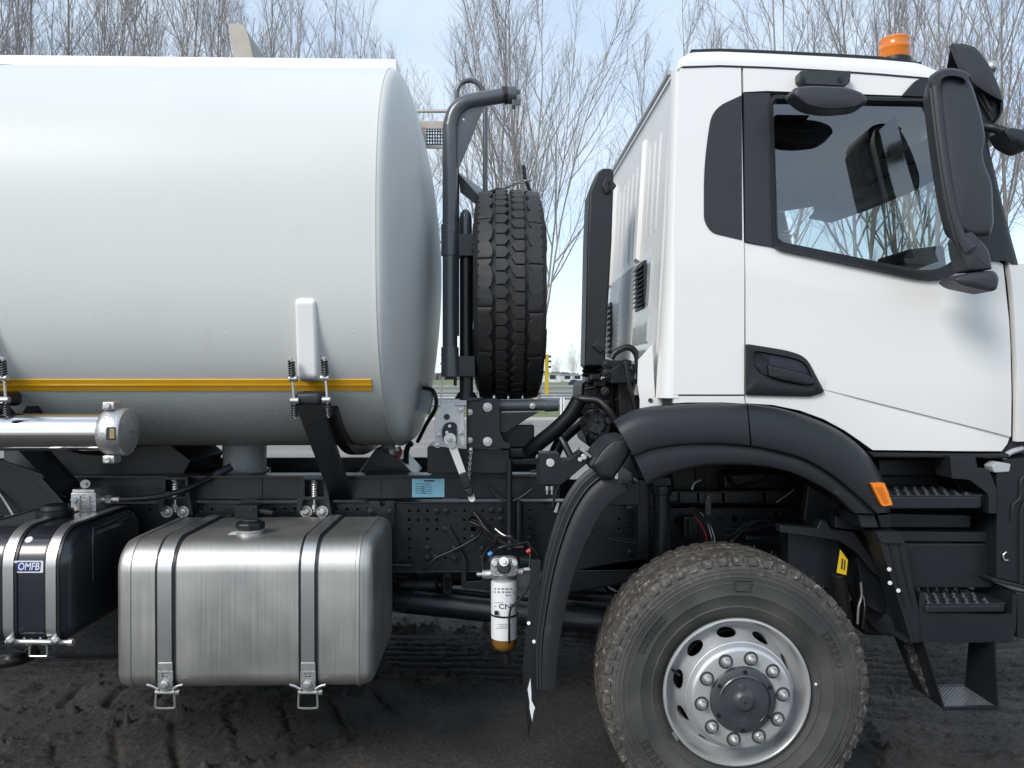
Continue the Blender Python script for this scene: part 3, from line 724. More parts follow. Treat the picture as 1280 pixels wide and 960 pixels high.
def mounting(px):
    # springs and tie rods joining the shell bracket to the cradle arm; px = bracket centre
    shell_bracket(px-13, px+13)
    for sx in (-1, 1):
        t0 = P3(px+sx*19-2, 449, 3.22); t1 = P3(px+sx*19+3, 523, 3.22)
        if sx > 0: t0 = P3(px+20, 448, 3.2); t1 = P3(px+26, 522, 3.2)
        mb = MB(); mb.cyl(t0, t1, .0055, 8); mb.cyl(t0+(t0-t1).normalized()*.006, t0, .009, 6)
        rod = mb.build('tie_rod', M_['zinc'], T)
        d = t1-t0
        spring(t0+d*.03, t0+d*.31, .0115, 7, .0042, 'spring', M_['springm'], rod)
        spring(t0+d*.75, t0+d*.97, .0105, 6, .0042, 'spring', M_['springm'], rod)
        for f, rr in ((.33, .013), (.70, .013)):
            p = t0+d*f; mb = MB(); mb.cyl(p+Vector((-.02 if sx > 0 else -.014, 0, 0)), p+Vector((.014 if sx > 0 else .02, 0, 0)), rr, 14, bev=.002); mb.build('collar', M_['zinc'], rod)
    # cradle arm
    a0 = P3(px, 492, 3.24); a1 = P3(px+47, 622, 3.97)
    mb = MB(); hw = .052
    mb.box(a0.x-hw-.004, a0.x+hw+.004, 3.23, 3.40, a0.z-.055, a0.z+.008, .02, 3)
    mb.loft([[Vector((a0.x-hw+dx0*0, y, z)) , Vector((a0.x+hw, y, z)), Vector((a0.x+hw, y+.06, z+.0)), Vector((a0.x-hw, y+.06, z))] for (y, z, dx0) in [(3.235, a0.z-.045, 0), (3.36, 1.62, 0), (3.945, 1.20, 0)]], closed=True, caps=True)
    arm = mb.build('cradle_arm', M_['frame'], T)
    # saddle following the underside
    mb = MB(); a0_, a1_ = th_at(1.70), -math.pi/2-.75; rs = []
    for k in range(33):
        t = lerp(a0_, a1_, k/32); y, z = tpt(t, 1, .006); y2, z2 = tpt(t, 1, .05); rs.append([Vector((a0.x+.03, y, z)), Vector((a0.x+.03+.05, y, z)), Vector((a0.x+.08, y2, z2)), Vector((a0.x+.03, y2, z2))])
    mb.loft(rs, closed=True, caps=True); mb.build('saddle', M_['hose'], T)
mounting(385); mounting(-17)
# outlets under the tank
for px, w0 in ((306, 52), (34, 48)):
    Yo = 4.25; c = W(px, 560, Yo).x; r = PL(w0/2, Yo)
    mb = MB(); zt_ = W(px, 548, Yo).z+.05; zb_ = W(px, 589, Yo).z
    mb.lathe([(r+.012, zt_-zb_), (r+.004, (zt_-zb_)*.80), (r, .085), (r, .018), (r+.008, .015), (r+.008, 0), (0.01, 0)], Matrix.Translation((c, Yo, zb_)), 40)
    ol = mb.build('outlet_pipe', M_['primer'], T, smooth=40)
    mb = MB(); mb.lathe([(r+.02, 0.0), (r+.022, -.004), (r+.022, -.02), (r+.01, -.022), (.01, -.022)], Matrix.Translation((c, Yo, zb_-.002)), 32); mb.build('flange', M_['frame'], ol)
    bz = MB().cyl((0, 0, 0), (0, 0, .016), .009, 6).mesh('bolt', 30); bz.materials.append(M_['zinc'])
    for k in range(8):
        a_ = 2*math.pi*(k+.3)/8; link('bolt', bz, None, ol, loc=(c+math.cos(a_)*(r+.014), Yo+math.sin(a_)*(r+.014), zb_-.003))
# black tapering hoppers between tank and frame
mb = MB(); mb.pprism([(55, 560), (213, 556), (238, 576), (228, 596), (62, 596)], 4.05, .5, .006)
mb.build('tank_support', M_['frame'], T); mb = MB(); mb.pprism([(445, 596), (470, 560), (500, 574), (520, 596)], 4.2, .4, .006)
mb.build('tank_support', M_['frame'], T)
# tank drain and its valve under the dome
mb = MB(); mb.cyl(P3(489, 540, 4.25), P3(489, 562, 4.25), PL(5, 4.25), 14); d_ = mb.build('drain_pipe', M_['primer'], T)
mb = MB(); mb.cyl(P3(488, 561, 4.25), P3(488, 572, 4.25), PL(7, 4.25), 8, bev=.004); mb.cyl(P3(476, 568, 4.25), P3(500, 568, 4.25), PL(4, 4.25), 8); mb.build('valve', M_['zinc'], d_)
mb = MB(); mb.tube([P3(497, 573, 4.2), P3(501, 566, 4.2), P3(499, 558, 4.2)], .008, 6); mb.build('valve_lever', M_['red'], d_)
mb = MB(); mb.tube([P3(511, 556, 4.3), P3(508, 566, 4.3), P3(508, 592, 4.3)], PL(3.4, 4.3), 8); mb.ball(P3(513, 555, 4.3), PL(4, 4.3)); mb.build('overflow_hose', M_['hose'], T)
# hose loops and a label plate on the dome's lower edge
xb = XSEAM+.15
mb = MB(); mb.tube([P3(540, 395, 4.3), P3(535, 440, 4.25), P3(524, 480, 4.2), P3(541, 488, 4.1), P3(545, 508, 4.1), P3(533, 530, 4.2), P3(522, 552, 4.3)], .011, 8); mb.build('cable_loop', M_['hose'], T)
mb = MB(); q = [P3(533, 478, 4.14), P3(541, 494, 4.12), P3(536, 518, 4.12), P3(519, 512, 4.16), P3(523, 488, 4.18)]
mb.loft([q, [v+Vector((.006, .006, 0)) for v in q]], closed=True, caps=True); mb.build('clear_cover', M_['film'], T)

# ---- suction pipe with coupling on the left
Ys = 3.28
c0 = P3(-80, 540, Ys); c1 = P3(128, 540, Ys); r = PL(23, Ys)
mb = MB(); c0.z = c1.z = W(60, 540, Ys).z
mb.lathe([(.01, 0), (r, 0), (r, (c1-c0).length+.01)], Matrix.Translation(c0) @ Matrix.Rotation(math.pi/2, 4, 'Y'), 64)
pipe = mb.build('suction_pipe', M_['chrome'], T, smooth=50)
MX = Matrix.Translation((c1.x+.012, Ys, c1.z)) @ Matrix.Rotation(math.pi/2, 4, 'Y')
rc = PL(29.5, Ys)
mb = MB(); mb.lathe([(r, -.003), (rc*.86, 0.0), (rc*.97, .018), (rc, .03), (rc, .088), (rc*.94, .097), (rc*.80, .100), (rc*.6, .106), (rc*.3, .112), (.005, .114)], MX, 48)
cap = mb.build('coupling_cap', M_['cast'], pipe, smooth=40)
for sgn in (1, -1):
    mb = MB(); mb.box(c1.x+.025, c1.x+.075, Ys-.055, Ys+.01, c1.z+sgn*rc*.93, c1.z+sgn*(rc+.028), .008)
    mb.cyl((c1.x+.050, Ys-.066, c1.z+sgn*(rc+.012)), (c1.x+.050, Ys-.054, c1.z+sgn*(rc+.012)), .012, 14, bev=.002)
    mb.build('cam_lever', M_['cast'], pipe)
mb = MB(); mb.pbox(132, 534, 144, 550, Ys-rc-.003, .03, .004); mb.build('slot', M_['ink'], pipe)
mb = MB(); mb.pbox(136.5, 536, 143, 548.5, Ys-rc-.006, .006, .002); mb.build('brass_seal', mat('brass', (.35, .26, .12), .5, metal=.5), pipe)

# ---- chassis
YF = 4.0
def cutholes(o, pts, r, Y, name):
    mb = MB()
    for i, p in enumerate(pts):
        q = W(p[0], p[1], Y); rr = p[2] if len(p) > 2 else r
        mb.cyl((q.x, Y-.05, q.z), (q.x, Y+.2, q.z), rr, 12)
    cut = mb.build('cut', None); md = o.modifiers.new('b', 'BOOLEAN'); md.operation = 'DIFFERENCE'; md.object = cut; md.solver = 'EXACT'
    dg = bpy.context.evaluated_depsgraph_get(); me = bpy.data.meshes.new_from_object(o.evaluated_get(dg)); o.modifiers.clear(); old = o.data; o.data = me
    bpy.data.objects.remove(cut); me.name = name
    me.polygons.foreach_set('use_smooth', [True]*len(me.polygons)); me.set_sharp_from_angle(angle=math.radians(30))
x0, x1 = -5.2, W(786, 640, YF).x; x2 = 2.1
zt, zb = W(500, 627, YF).z, W(500, 716, YF).z
mb = MB(); mb.prism([(x0, zb+.008), (x1, zb+.008), (x1+.1, zb+.03), (x2, zb+.03), (x2, zt-.048), (x1, zt-.048), (x1-.08, zt-.008), (x0, zt-.008)], YF, YF+.008)
web = mb.build('frame_web', M_['frame'], T)
holes = []
for y_, xs_ in ((638.7, (511.5, 522.7, 534.4, 569, 580.7, 603.7)), (650, (511.5, 522.7, 534.4, 546, 615)), (661.6, (511.5, 534.4, 546, 580.7)), (673.4, (511.5, 534.4, 580.7)), (685, (511.5,)), (697, (511.5, 557))):
    holes += [(x, y_) for x in xs_]
holes += [(591.5, 661.6, .016), (591, 650, .02), (510+70, 650)]
holes += [(x, y_) for x in (662,) for y_ in (638, 649, 661)] + [(x, 636.5) for x in range(96, 490, 13)] + [(x, 688) for x in (774, 862, 1010)]
for x in (774, 786, 798): holes += [(x, 649), (x, 661)]
holes += [(x, 648) for x in (900, 928, 942, 960, 975)]+[(846, 652, .02), (918, 648, .016)]
seen = set(); hh = []
for h in holes:
    k = (round(h[0]/5), round(h[1]/5))
    if k not in seen: seen.add(k); hh.append(h)
cutholes(web, hh, PL(1.9, YF), YF, 'frame_web')
mb = MB(); mb.box(x0, x1-.08, YF-.012, YF+.08, zt-.008, zt, .003); mb.box(x0, x2, YF-.004, YF+.08, zb, zb+.0075, .003); mb.box(x1, x2, YF-.003, YF+.08, zt-.048, zt-.04, .003); mb.build('frame_flange', M_['frame'], T)
mb = MB(); mb.box(x0, x2, 4.852, 4.86, zb, zt); mb.box(x0, x2, 4.78, 4.85, zb-.001, zb+.008); mb.build('far_frame_rail', M_['frame'], T)
mb = MB()
for X in (-2.6, -1.4, -.25, .55, 1.6): mb.box(X-.05, X+.05, YF+.082, 4.85, zb+.06, zt-.06, .01)
mb.build('cross_member', M_['frame'], T)
for p in [(546, 638.7), (557.4, 638.7), (614.6, 637.8), (625.8, 637.8), (625.8, 649), (556.5, 661), (534.4, 685), (534, 697), (545, 696), (568, 685.6), (568, 698), (591.5, 671.5), (602.8, 685.6), (602.8, 697), (662, 673), (804, 640), (804, 652), (804, 666), (804, 690), (788, 690)]: bolt(p[0], p[1], YF-.001, T)
# subframe beam above the rail
s0, s1 = W(300, 594, YF-.03).z, W(300, 624, YF-.03).z
xs1 = W(700, 600, YF-.03).x
mb = MB(); mb.box(x0, xs1, YF-.03, YF+.05, s1, s0-.012, .003); mb.build('subframe_beam', M_['frame'], T)
mb = MB(); mb.box(x0, xs1, YF-.055, YF+.07, s0-.0115, s0, .002); mb.build('subframe_flange', M_['frame'], T)
mb = MB(); mb.box(x0, xs1, 4.83, 4.88, s1, s0, .003); mb.build('far_subframe_beam', M_['frame'], T)
for p in (384, 502, 250, 720): pass
mb = MB()
for px in (212.5, 325.5, 474): mb.pbox(px, 598, px+2, 622, YF-.036, .006, .001)
mb.build('weld_rib', M_['frame'], T)
# spring mounted consoles joining the two
for px in (219, 393):
    mb = MB()
    mb.pprism([(px-15, 597), (px-12, 597), (px-12, 620), (px-18, 640), (px-22, 640), (px-18, 620)], YF-.11, .08, .003)
    mb.pprism([(px+12, 597), (px+15, 597), (px+18, 620), (px+21, 640), (px+17, 640), (px+12, 620)], YF-.11, .08, .003)
    mb.pbox(px-22, 622, px+22, 645, YF-.05, .02, .003); mb.pbox(px-14, 597, px+14, 600, YF-.11, .08, .002); mb.pbox(px-13, 621, px+13, 624.5, YF-.11, .09, .002)
    con = mb.build('spring_console', M_['frame'], T)
    spring(P3(px, 600, YF-.09), P3(px, 623, YF-.09), .013, 8, .0045, 'spring', M_['zinc'], con)
    mb = MB(); mb.cyl(P3(px, 598, YF-.09), P3(px, 640, YF-.09), .006, 8); mb.cyl(P3(px, 631, YF-.09), P3(px, 636, YF-.09), .012, 6); mb.build('stud', M_['zinc'], con)
    for dx in (-10, 10): link('bolt', BOLT_Z, None, con, loc=W(px+dx, 639.5, YF-.055))
mb = MB(); mb.pprism(rpoly([(461, 626), (475, 626), (475, 633), (482, 633), (482, 626), (493, 626), (493, 660), (461, 660)], 3), YF-.035, .03, .003); pl_ = mb.build('gusset_plate', M_['frame'], T)
for p in ((464.5, 639), (488, 639)): link('bolt', BOLT, None, pl_, loc=W(p[0], p[1], YF-.036))
# light blue data plate
mb = MB(); mb.pbox(515, 598.5, 555.5, 621.5, YF-.038, .003, .0008); dp = mb.build('data_plate', M_['blue'], T)
mb = MB()
mb.pbox(530, 600.2, 543, 602, YF-.0395, .001)
for i, yy in enumerate((604.5, 608, 610.6, 613.2, 615.8)):
    mb.pbox(519, yy, 523+[14, 7, 8, 7, 9][i], yy+.55, YF-.0395, .001)
    if i: mb.pbox(527, yy-1.6, 540, yy-1.3, YF-.0395, .001); mb.pbox(527, yy+.8, 540, yy+1.1, YF-.0395, .001)
mb.build('plate_print', M_['ink'], dp)
mb = MB()
for p in ((517, 600), (554, 600), (517, 620), (554, 620)): mb.cyl(W(p[0], p[1], YF-.038), W(p[0], p[1], YF-.041), .003, 8)
mb.build('rivet', M_['zinc'], dp)

# lower mass behind the rail: brackets, cylinder, pipes
mb = MB(); mb.pprism([(556, 662), (576, 690), (577, 735), (610, 738), (640, 738), (640, 725), (625, 715), (603, 715), (602, 726), (583, 727), (583, 700), (570, 672), (561, 657)], YF-.03, .02, .003); mb.build('hanger_bracket', M_['frame'], T)
mb = MB(); mb.cyl(P3(498, 731, 4.3), P3(548, 731, 4.3), .085, 20, bev=.02); mb.cyl(P3(548, 731, 4.3), P3(553, 731, 4.3), .05, 16); mb.build('air_cylinder', M_['void'], T)
mb = MB(); mb.pbox(553, 716, 565, 745, 4.1, .06, .01); mb.cyl(P3(559, 722, 4.1), P3(559, 738, 4.1), .012, 8); mb.build('link_bracket', M_['void'], T)
mb = MB(); mb.tube([P3(470, 748, 4.15), P3(560, 757, 4.10), P3(660, 768, 4.05), P3(760, 780, 4.0)], PL(15, 4.05), 20); mb.build('drag_link_tube', M_['frame'], T)
mb = MB(); mb.tube([P3(480, 732, 4.6), P3(560, 744, 4.55), P3(760, 764, 4.5)], .04, 14); mb.build('propeller_shaft', M_['void'], T)
for i, (y0, y1, l0) in enumerate(((738, 741, 700), (746, 749, 690), (754, 758, 690), (763, 768, 700))):
    mb = MB(); mb.tube([P3(l0, y0, 4.15), P3(760, y0+4, 4.10), P3(860, y1+2, 4.05)], PL(2.6, 4.1), 6); mb.build('leaf_spring', M_['frame'], T)
mb = MB(); mb.box(-2.2, .15, 5.05, 5.65, .45, 1.12, .06, 3); mb.build('far_side_tank', M_['frame'], T)
mb = MB()
for i in range(5): mb.cyl(P3(478, 706+i*7, 3.95+.1*i), P3(515-3*i, 707+i*7, 3.95+.1*i), .011, 8, bev=.002)
mb.cyl(P3(485, 712, 4.2), P3(520, 712, 4.2), .05, 14, bev=.01); mb.build('fittings', M_['void'], T)
mb = MB(); mb.tube([P3(480, 760, 3.9), P3(500, 765, 3.9), P3(512, 752, 3.9), P3(508, 740, 3.95)], .004, 6); mb.build('loose_cable', M_['hose'], T)

# ---- rounded box tanks hung on the frame
def rrect(y0, y1, z0, z1, rad, off=0, n=8, ins=0):
    y0 -= off-ins; y1 += off-ins; z0 -= off-ins; z1 += off-ins; out = []
    # start back top, go to the front top, front bottom, back bottom
    for (cy, cz, a0, rr) in ((y1, z1, 0, rad[3]), (y0, z1, 90, rad[0]), (y0, z0, 180, rad[1]), (y1, z0, 270, rad[2])):
        rr = max(.004, rr+off-ins); c = (cy-rr if cy == y1 else cy+rr, cz-rr if cz == z1 else cz+rr)
        for k in range(n+1):
            a = math.radians(a0+90*k/n); out.append((c[0]+math.cos(a)*rr, c[1]+math.sin(a)*rr))
    return out
def tankbox(x0, x1, y0, y1, z0, z1, rad, endr, bead=None):
    mb = MB(); rows = []
    st = [(0, endr*.9), (endr*.10, endr*.55), (endr*.3, endr*.25), (endr*.6, endr*.07), (endr, 0)]
    if bead: st += [(endr+.003, -.004), (endr+.016, -.004), (endr+.02, 0)]
    for dx, ins in st: rows.append([Vector((x0+dx, y, z)) for y, z in rrect(y0, y1, z0, z1, rad, ins=ins)])
    for dx, ins in reversed(st): rows.append([Vector((x1-dx, y, z)) for y, z in rrect(y0, y1, z0, z1, rad, ins=ins)])
    mb.loft(rows, closed=True, caps=True); return mb
def strap(xa, xb, y0, y1, z0, z1, rad, off, name, m, parent, i0=8, i1=27, th=.004):
    pr = rrect(y0, y1, z0, z1, rad, off=off); po = rrect(y0, y1, z0, z1, rad, off=off+th)
    idx = range(i0, i1); mb = MB(); rows = []
    for i in idx: rows.append([Vector((xa, *pr[i])), Vector((xa, *po[i])), Vector((xb, *po[i])), Vector((xb, *pr[i]))])
    mb.loft(rows, closed=True, caps=True); return mb.build(name, m, parent, smooth=50)
# aluminium fuel tank
fy0, fy1 = 3.27, 3.94; fz1 = W(320, 646, fy1-.08).z; fz0 = W(320, 857, fy0+.06).z
fx0 = W(147.5, 760, fy0+.04).x; fx1 = W(468, 760, fy0+.04).x
frad = (.13, .075, .075, .10)
ft = tankbox(fx0, fx1, fy0, fy1, fz0, fz1, frad, .055, bead=True).build('fuel_tank', M_['alu'], T, smooth=40)
def latch(px, py, Y, parent):
    # adjustable toe plate, T bolt wings and wire loop at the foot of a strap
    mb = MB(); mb.pbox(px-9, py-26, px+9, py-16, Y-.012, .006, .001); mb.pbox(px-9.5, py-16, px-4, py+6, Y-.013, .008, .001); mb.pbox(px+4, py-16, px+9.5, py+6, Y-.013, .008, .001)
    mb.pbox(px-4, py-16, px+4, py-13, Y-.013, .007, .001); mb.pbox(px-4, py-4, px+4, py+6, Y-.013, .007, .001)
    pl = mb.build('latch_plate', M_['zinc'], parent)
    link('bolt', BOLT_Z, None, parent, loc=W(px, py, Y-.014))
    mb = MB(); mb.tube([P3(px-23, py+1, Y-.02), P3(px-16, py+3, Y-.02), P3(px-9, py+7, Y-.02)], .0055, 6); mb.tube([P3(px+22, py+1, Y-.02), P3(px+15, py+3, Y-.02), P3(px+9, py+7, Y-.02)], .0055, 6)
    mb.cyl(P3(px-12, py+10, Y-.008), P3(px+12, py+10, Y-.008), .009, 10); mb.cyl(P3(px+13, py+10, Y-.008), P3(px+18, py+10, Y-.008), .012, 6)
    mb.build('wing_bolt', M_['zinc'], parent)
    mb = MB(); mb.tube([P3(px-11, py+8, Y), P3(px-12, py+26, Y), P3(px-9.5, py+30, Y), P3(px+9.5, py+30, Y), P3(px+12, py+26, Y), P3(px+11, py+8, Y)], .0045, 6, sub=4); mb.build('wire_loop', M_['zinc'], parent)
for (a_, b_) in ((196, 214.5), (375, 392.5)):
    xa, xb = W(a_+2, 760, fy0).x, W(b_+1, 760, fy0).x
    strap(xa-.012, xb+.012, fy0, fy1, fz0, fz1, frad, .001, 'strap_pad', M_['hose'], T, th=.005, i0=4, i1=26)
    s_ = strap(xa, xb, fy0, fy1, fz0, fz1, frad, .007, 'tank_strap', M_['strap'], T, th=.003, i0=4, i1=24)
    latch((a_+b_)/2+1.2, 855, fy0-.002, s_)
mb = MB(); c = W(313, 656, 3.45); c.z = fz1
mb.lathe([(.055, -.03), (.058, .01), (.062, .014), (.062, .02), (.05, .022)], Matrix.Translation(c), 28, cap=True); nk = mb.build('filler_neck', M_['cast'], ft)
mb = MB(); pts = [(math.cos(2*math.pi*k/8+.2)*.064, math.sin(2*math.pi*k/8+.2)*.064) for k in range(8)]
mb.prism(pts, .022, .052, .008, 3, axis='Z', M=Matrix.Translation(c)); mb.prism([(-.034, -.008), (.034, -.008), (.034, .008), (-.034, .008)], .052, .060, .003, 2, axis='Z', M=Matrix.Translation(c)); mb.lathe([(.04, .0525), (.04, .058), (.030, .058), (.030, .0525)], Matrix.Translation(c), 24); mb.build('filler_cap', M_['bplastic'], ft)
mb = MB(); q = [(W(288, 668, 3.36).x+.03*k, 0) for k in (0, 1)]
mb.box(W(279, 670, 3.36).x, W(290, 670, 3.36).x, 3.42, 3.48, fz1+.001, fz1+.0025); mb.build('tank_sticker', M_['wlabel'], ft)
mb = MB(); mb.pbox(293, 632, 322, 648, fy1-.12, .09, .006); mb.pbox(299, 634, 317, 640, fy1-.125, .01, .002); mb.cyl(P3(322, 638, fy1-.09), P3(342, 641, fy1-.09), .016, 12, bev=.003); mb.build('level_sender', M_['void'], T)
mb = MB(); mb.tube([P3(338, 641, fy1-.08), P3(348, 643, fy1-.06), P3(360, 641, fy1-.02), P3(372, 638, fy1)], .007, 6); mb.tube([P3(268, 643, fy1-.1), P3(278, 645, fy1-.1), P3(290, 644, fy1-.1)], .005, 6); mb.build('sender_cable', M_['hose'], T)
# black hydraulic oil tank
hy0, hy1 = 3.27, 3.98; hz1 = W(100, 634, hy1-.1).z; hz0 = W(40, 802, hy0+.06).z; hx1 = W(93, 720, hy0+.05).x; hx0 = -2.30
hrad = (.15, .08, .08, .13)
M_['blackpaint'] = mat('black_tank_paint', (0.017, 0.020, 0.027), 0.28, coat=0.6, var=0.2, vscale=6, bump=0.03, bscale=8)
ht = tankbox(hx0, hx1, hy0, hy1, hz0, hz1, hrad, .07, bead=True).build('hydraulic_oil_tank', M_['blackpaint'], T, smooth=40)
mb = MB(); mb.tube([(hx1+.001, 3.47, hz0+.22), (hx1+.001, 3.47, hz0+.43), (hx1+.001, 3.52, hz0+.45), (hx1+.001, 3.85, hz0+.45)], .004, 6); mb.build('pressed_rib', M_['blackpaint'], ht)
for (a_, b_) in ((5, 18), (58.5, 71)):
    xa, xb = W(a_, 740, hy0).x, W(b_, 740, hy0).x
    strap(xa-.012, xb+.012, hy0, hy1, hz0, hz1, hrad, .001, 'strap_pad', M_['hose'], T, th=.004, i0=4, i1=26)
    strap(xa, xb, hy0, hy1, hz0, hz1, hrad, .006, 'tank_strap', M_['strap'], T, th=.003, i0=4, i1=24)
mb = MB(); mb.cyl(P3(8, 802, hy0-.01), P3(91, 803, hy0-.01), .011, 12); mb.cyl(P3(86, 803, hy0-.011), P3(92, 803, hy0-.011), .016, 12, bev=.002); mb.build('clamp_bar', M_['zinc'], T)
for px in (13, 69):
    mb = MB(); mb.ball(P3(px, 800, hy0-.02), .020, .014, .018, 12); mb.cyl(P3(px, 800, hy0-.02), P3(px, 800, hy0-.045), .012, 6, bev=.002); mb.build('clamp_nut', M_['zinc'], T)
mb = MB(); mb.tube([P3(38, 801, hy0), P3(37, 818, hy0), P3(39, 820, hy0), P3(57, 820, hy0), P3(59, 818, hy0), P3(58, 801, hy0)], .004, 6, sub=3); mb.build('wire_loop', M_['zinc'], T)
mb = MB(); mb.tube([P3(30, 797, hy0), P3(34, 806, hy0-.01), P3(40, 798, hy0-.01)], .004, 6); mb.tube([P3(50, 797, hy0), P3(56, 806, hy0-.01), P3(62, 798, hy0-.01)], .004, 6); mb.build('retaining_wire', M_['zinc'], T)
mb = MB(); mb.pprism(rpoly([(17, 701), (54, 701), (54, 716), (17, 716)], 1.5, 3), hy0-.003, .002, 0); bd = mb.build('maker_badge', M_['wlabel'], ht)
def text_mesh(txt, name, h, mtl, parent, loc, rot, thick=.0006, shear=0, sx=1.0, space=1.0):
    cu = bpy.data.curves.new(name, 'FONT'); cu.body = txt; cu.size = h; cu.extrude = thick; cu.align_x = 'CENTER'; cu.align_y = 'CENTER'; cu.shear = shear; cu.space_character = space
    cu.offset = h*.012
    o = bpy.data.objects.new(name, cu); C.objects.link(o); dg = bpy.context.evaluated_depsgraph_get(); dg.update()
    me = bpy.data.meshes.new_from_object(o.evaluated_get(dg)); bpy.data.objects.remove(o); me.name = name
    me.transform(Matrix.Translation(loc) @ rot @ Matrix.Diagonal((sx, 1, 1, 1)))
    return link(name, me, mtl, parent)
RY = Matrix.Rotation(math.pi/2, 4, 'X')
mb = MB(); mb.pprism(rpoly([(21, 702.6), (51, 702.6), (50, 714.4), (20, 714.4)], 1, 2), hy0-.0042, .001, 0); mb.build('badge_field', M_['navy'], bd)
text_mesh('OMFB', 'badge_lettering', PL(12.5, 3.27), M_['wlabel'], bd, W(35.6, 708.5, hy0-.0048), RY, shear=.15, sx=.80)
mb = MB(); cc = W(44, 666, 3.36)
mb.lathe([(.001, .002), (.014, .002), (.016, 0)], Matrix.Translation((cc.x, hy0+.045, hz1-.043)) @ Matrix.Rotation(math.radians(45), 4, 'X'), 20); mb.build('round_sticker', M_['wlabel'], ht)
c = W(69, 644, 3.62); c.z = hz1
mb = MB(); mb.lathe([(.055, -.02), (.075, .0), (.078, .006), (.078, .03), (.07, .036), (.062, .036), (.058, .055), (.03, .06), (.002, .06)], Matrix.Translation(c), 32); mb.build('breather_cap', M_['bplastic'], ht)
# valve block with gauge and hose
mb = MB(); mb.pbox(88, 616, 120, 640, 3.75, .10, .006); mb.pbox(90, 612, 118, 617, 3.77, .07, .004); mb.pbox(96, 620, 100, 636, 3.744, .01, .002); mb.pbox(108, 620, 112, 636, 3.744, .01, .002)
mb.cyl(P3(92, 625, 3.76), P3(92, 625, 3.735), .014, 12, bev=.002); mb.cyl(P3(92, 625, 3.74), P3(92, 625, 3.725), .006, 8)
vb = mb.build('valve_block', M_['cast'], T)
mb = MB(); mb.cyl(P3(106, 614, 3.8), P3(106, 606, 3.8), .008, 8); mb.cyl(P3(106.5, 605, 3.80), P3(106.5, 605, 3.77), .022, 24, bev=.003); g = mb.build('pressure_gauge', M_['zinc'], vb)
mb = MB(); mb.cyl(P3(106.5, 605, 3.7695), P3(106.5, 605, 3.7685), .017, 20); mb.build('dial', M_['wlabel'], vb)
mb = MB(); mb.pprism([(106.5, 605), (110, 603), (109, 608)], 3.767, .001); mb.build('dial_sector', M_['red'], vb)
mb = MB(); mb.cyl(P3(120, 624, 3.8), P3(128, 624, 3.8), .022, 6); mb.cyl(P3(128, 624, 3.8), P3(133, 624, 3.8), .018, 12); mb.cyl(P3(133, 624, 3.8), P3(140, 624, 3.8), .021, 6); mb.cyl(P3(140, 624, 3.8), P3(152, 624, 3.8), .014, 14); mb.build('hose_fitting', M_['zinc'], vb)
mb = MB(); mb.tube([P3(150, 624, 3.8), P3(190, 622, 3.8), P3(228, 613, 3.85), P3(262, 598, 3.95), P3(284, 586, 4.0)], PL(3.6, 3.85), 12); hs = mb.build('hydraulic_hose', M_['hose'], T)
for f in ((176, 623.2, 183, 622.8), (206, 619, 212, 617.5)):
    mb = MB(); mb.cyl(P3(f[0], f[1], 3.8), P3(f[2], f[3], 3.81), PL(3.9, 3.8), 12); mb.build('hose_sleeve', M_['ink'], hs)
mb = MB(); mb.cyl(P3(268, 594.5, 3.97), P3(290, 583, 4.0), PL(5, 4), 12, bev=.004)
mb.build('hose_sleeve', M_['ink'], hs)
mb = MB(); mb.tube([P3(-20, 600, 3.9), P3(0, 618, 3.88), P3(17, 645, 3.85)], .006, 6); mb.build('thin_cable', M_['zinc'], T)
# side plate with bolts at far left
mb = MB(); mb.pprism([(-60, 575), (0, 575), (65, 597), (88, 618), (70, 630), (-60, 660)], YF-.10, .02, .003); mb.pprism([(52, 597), (90, 640), (76, 640), (45, 606)], YF-.13, .06, .003); sp_ = mb.build('console_plate', M_['frame'], T)
for px in (-3, 9.5, 21, 33): link('bolt', BOLT_Z, None, sp_, loc=W(px, 639, YF-.052))
mb = MB(); mb.pbox(-60, 645-14, 60, 655, YF-.05, .03, .003); mb.build('console_flange', M_['frame'], T)
mb = MB(); mb.box(hx0, fx0+.25, 4.05, 5.3, .35, .80, .05); mb.build('axle_housing', M_['void'], T)
mb = MB(); mb.tube([P3(-20, 832, 3.7), P3(10, 826, 3.6), P3(30, 822, 3.65), P3(45, 812, 3.7)], .03, 10); mb.build('lower_hose', M_['hose'], T)
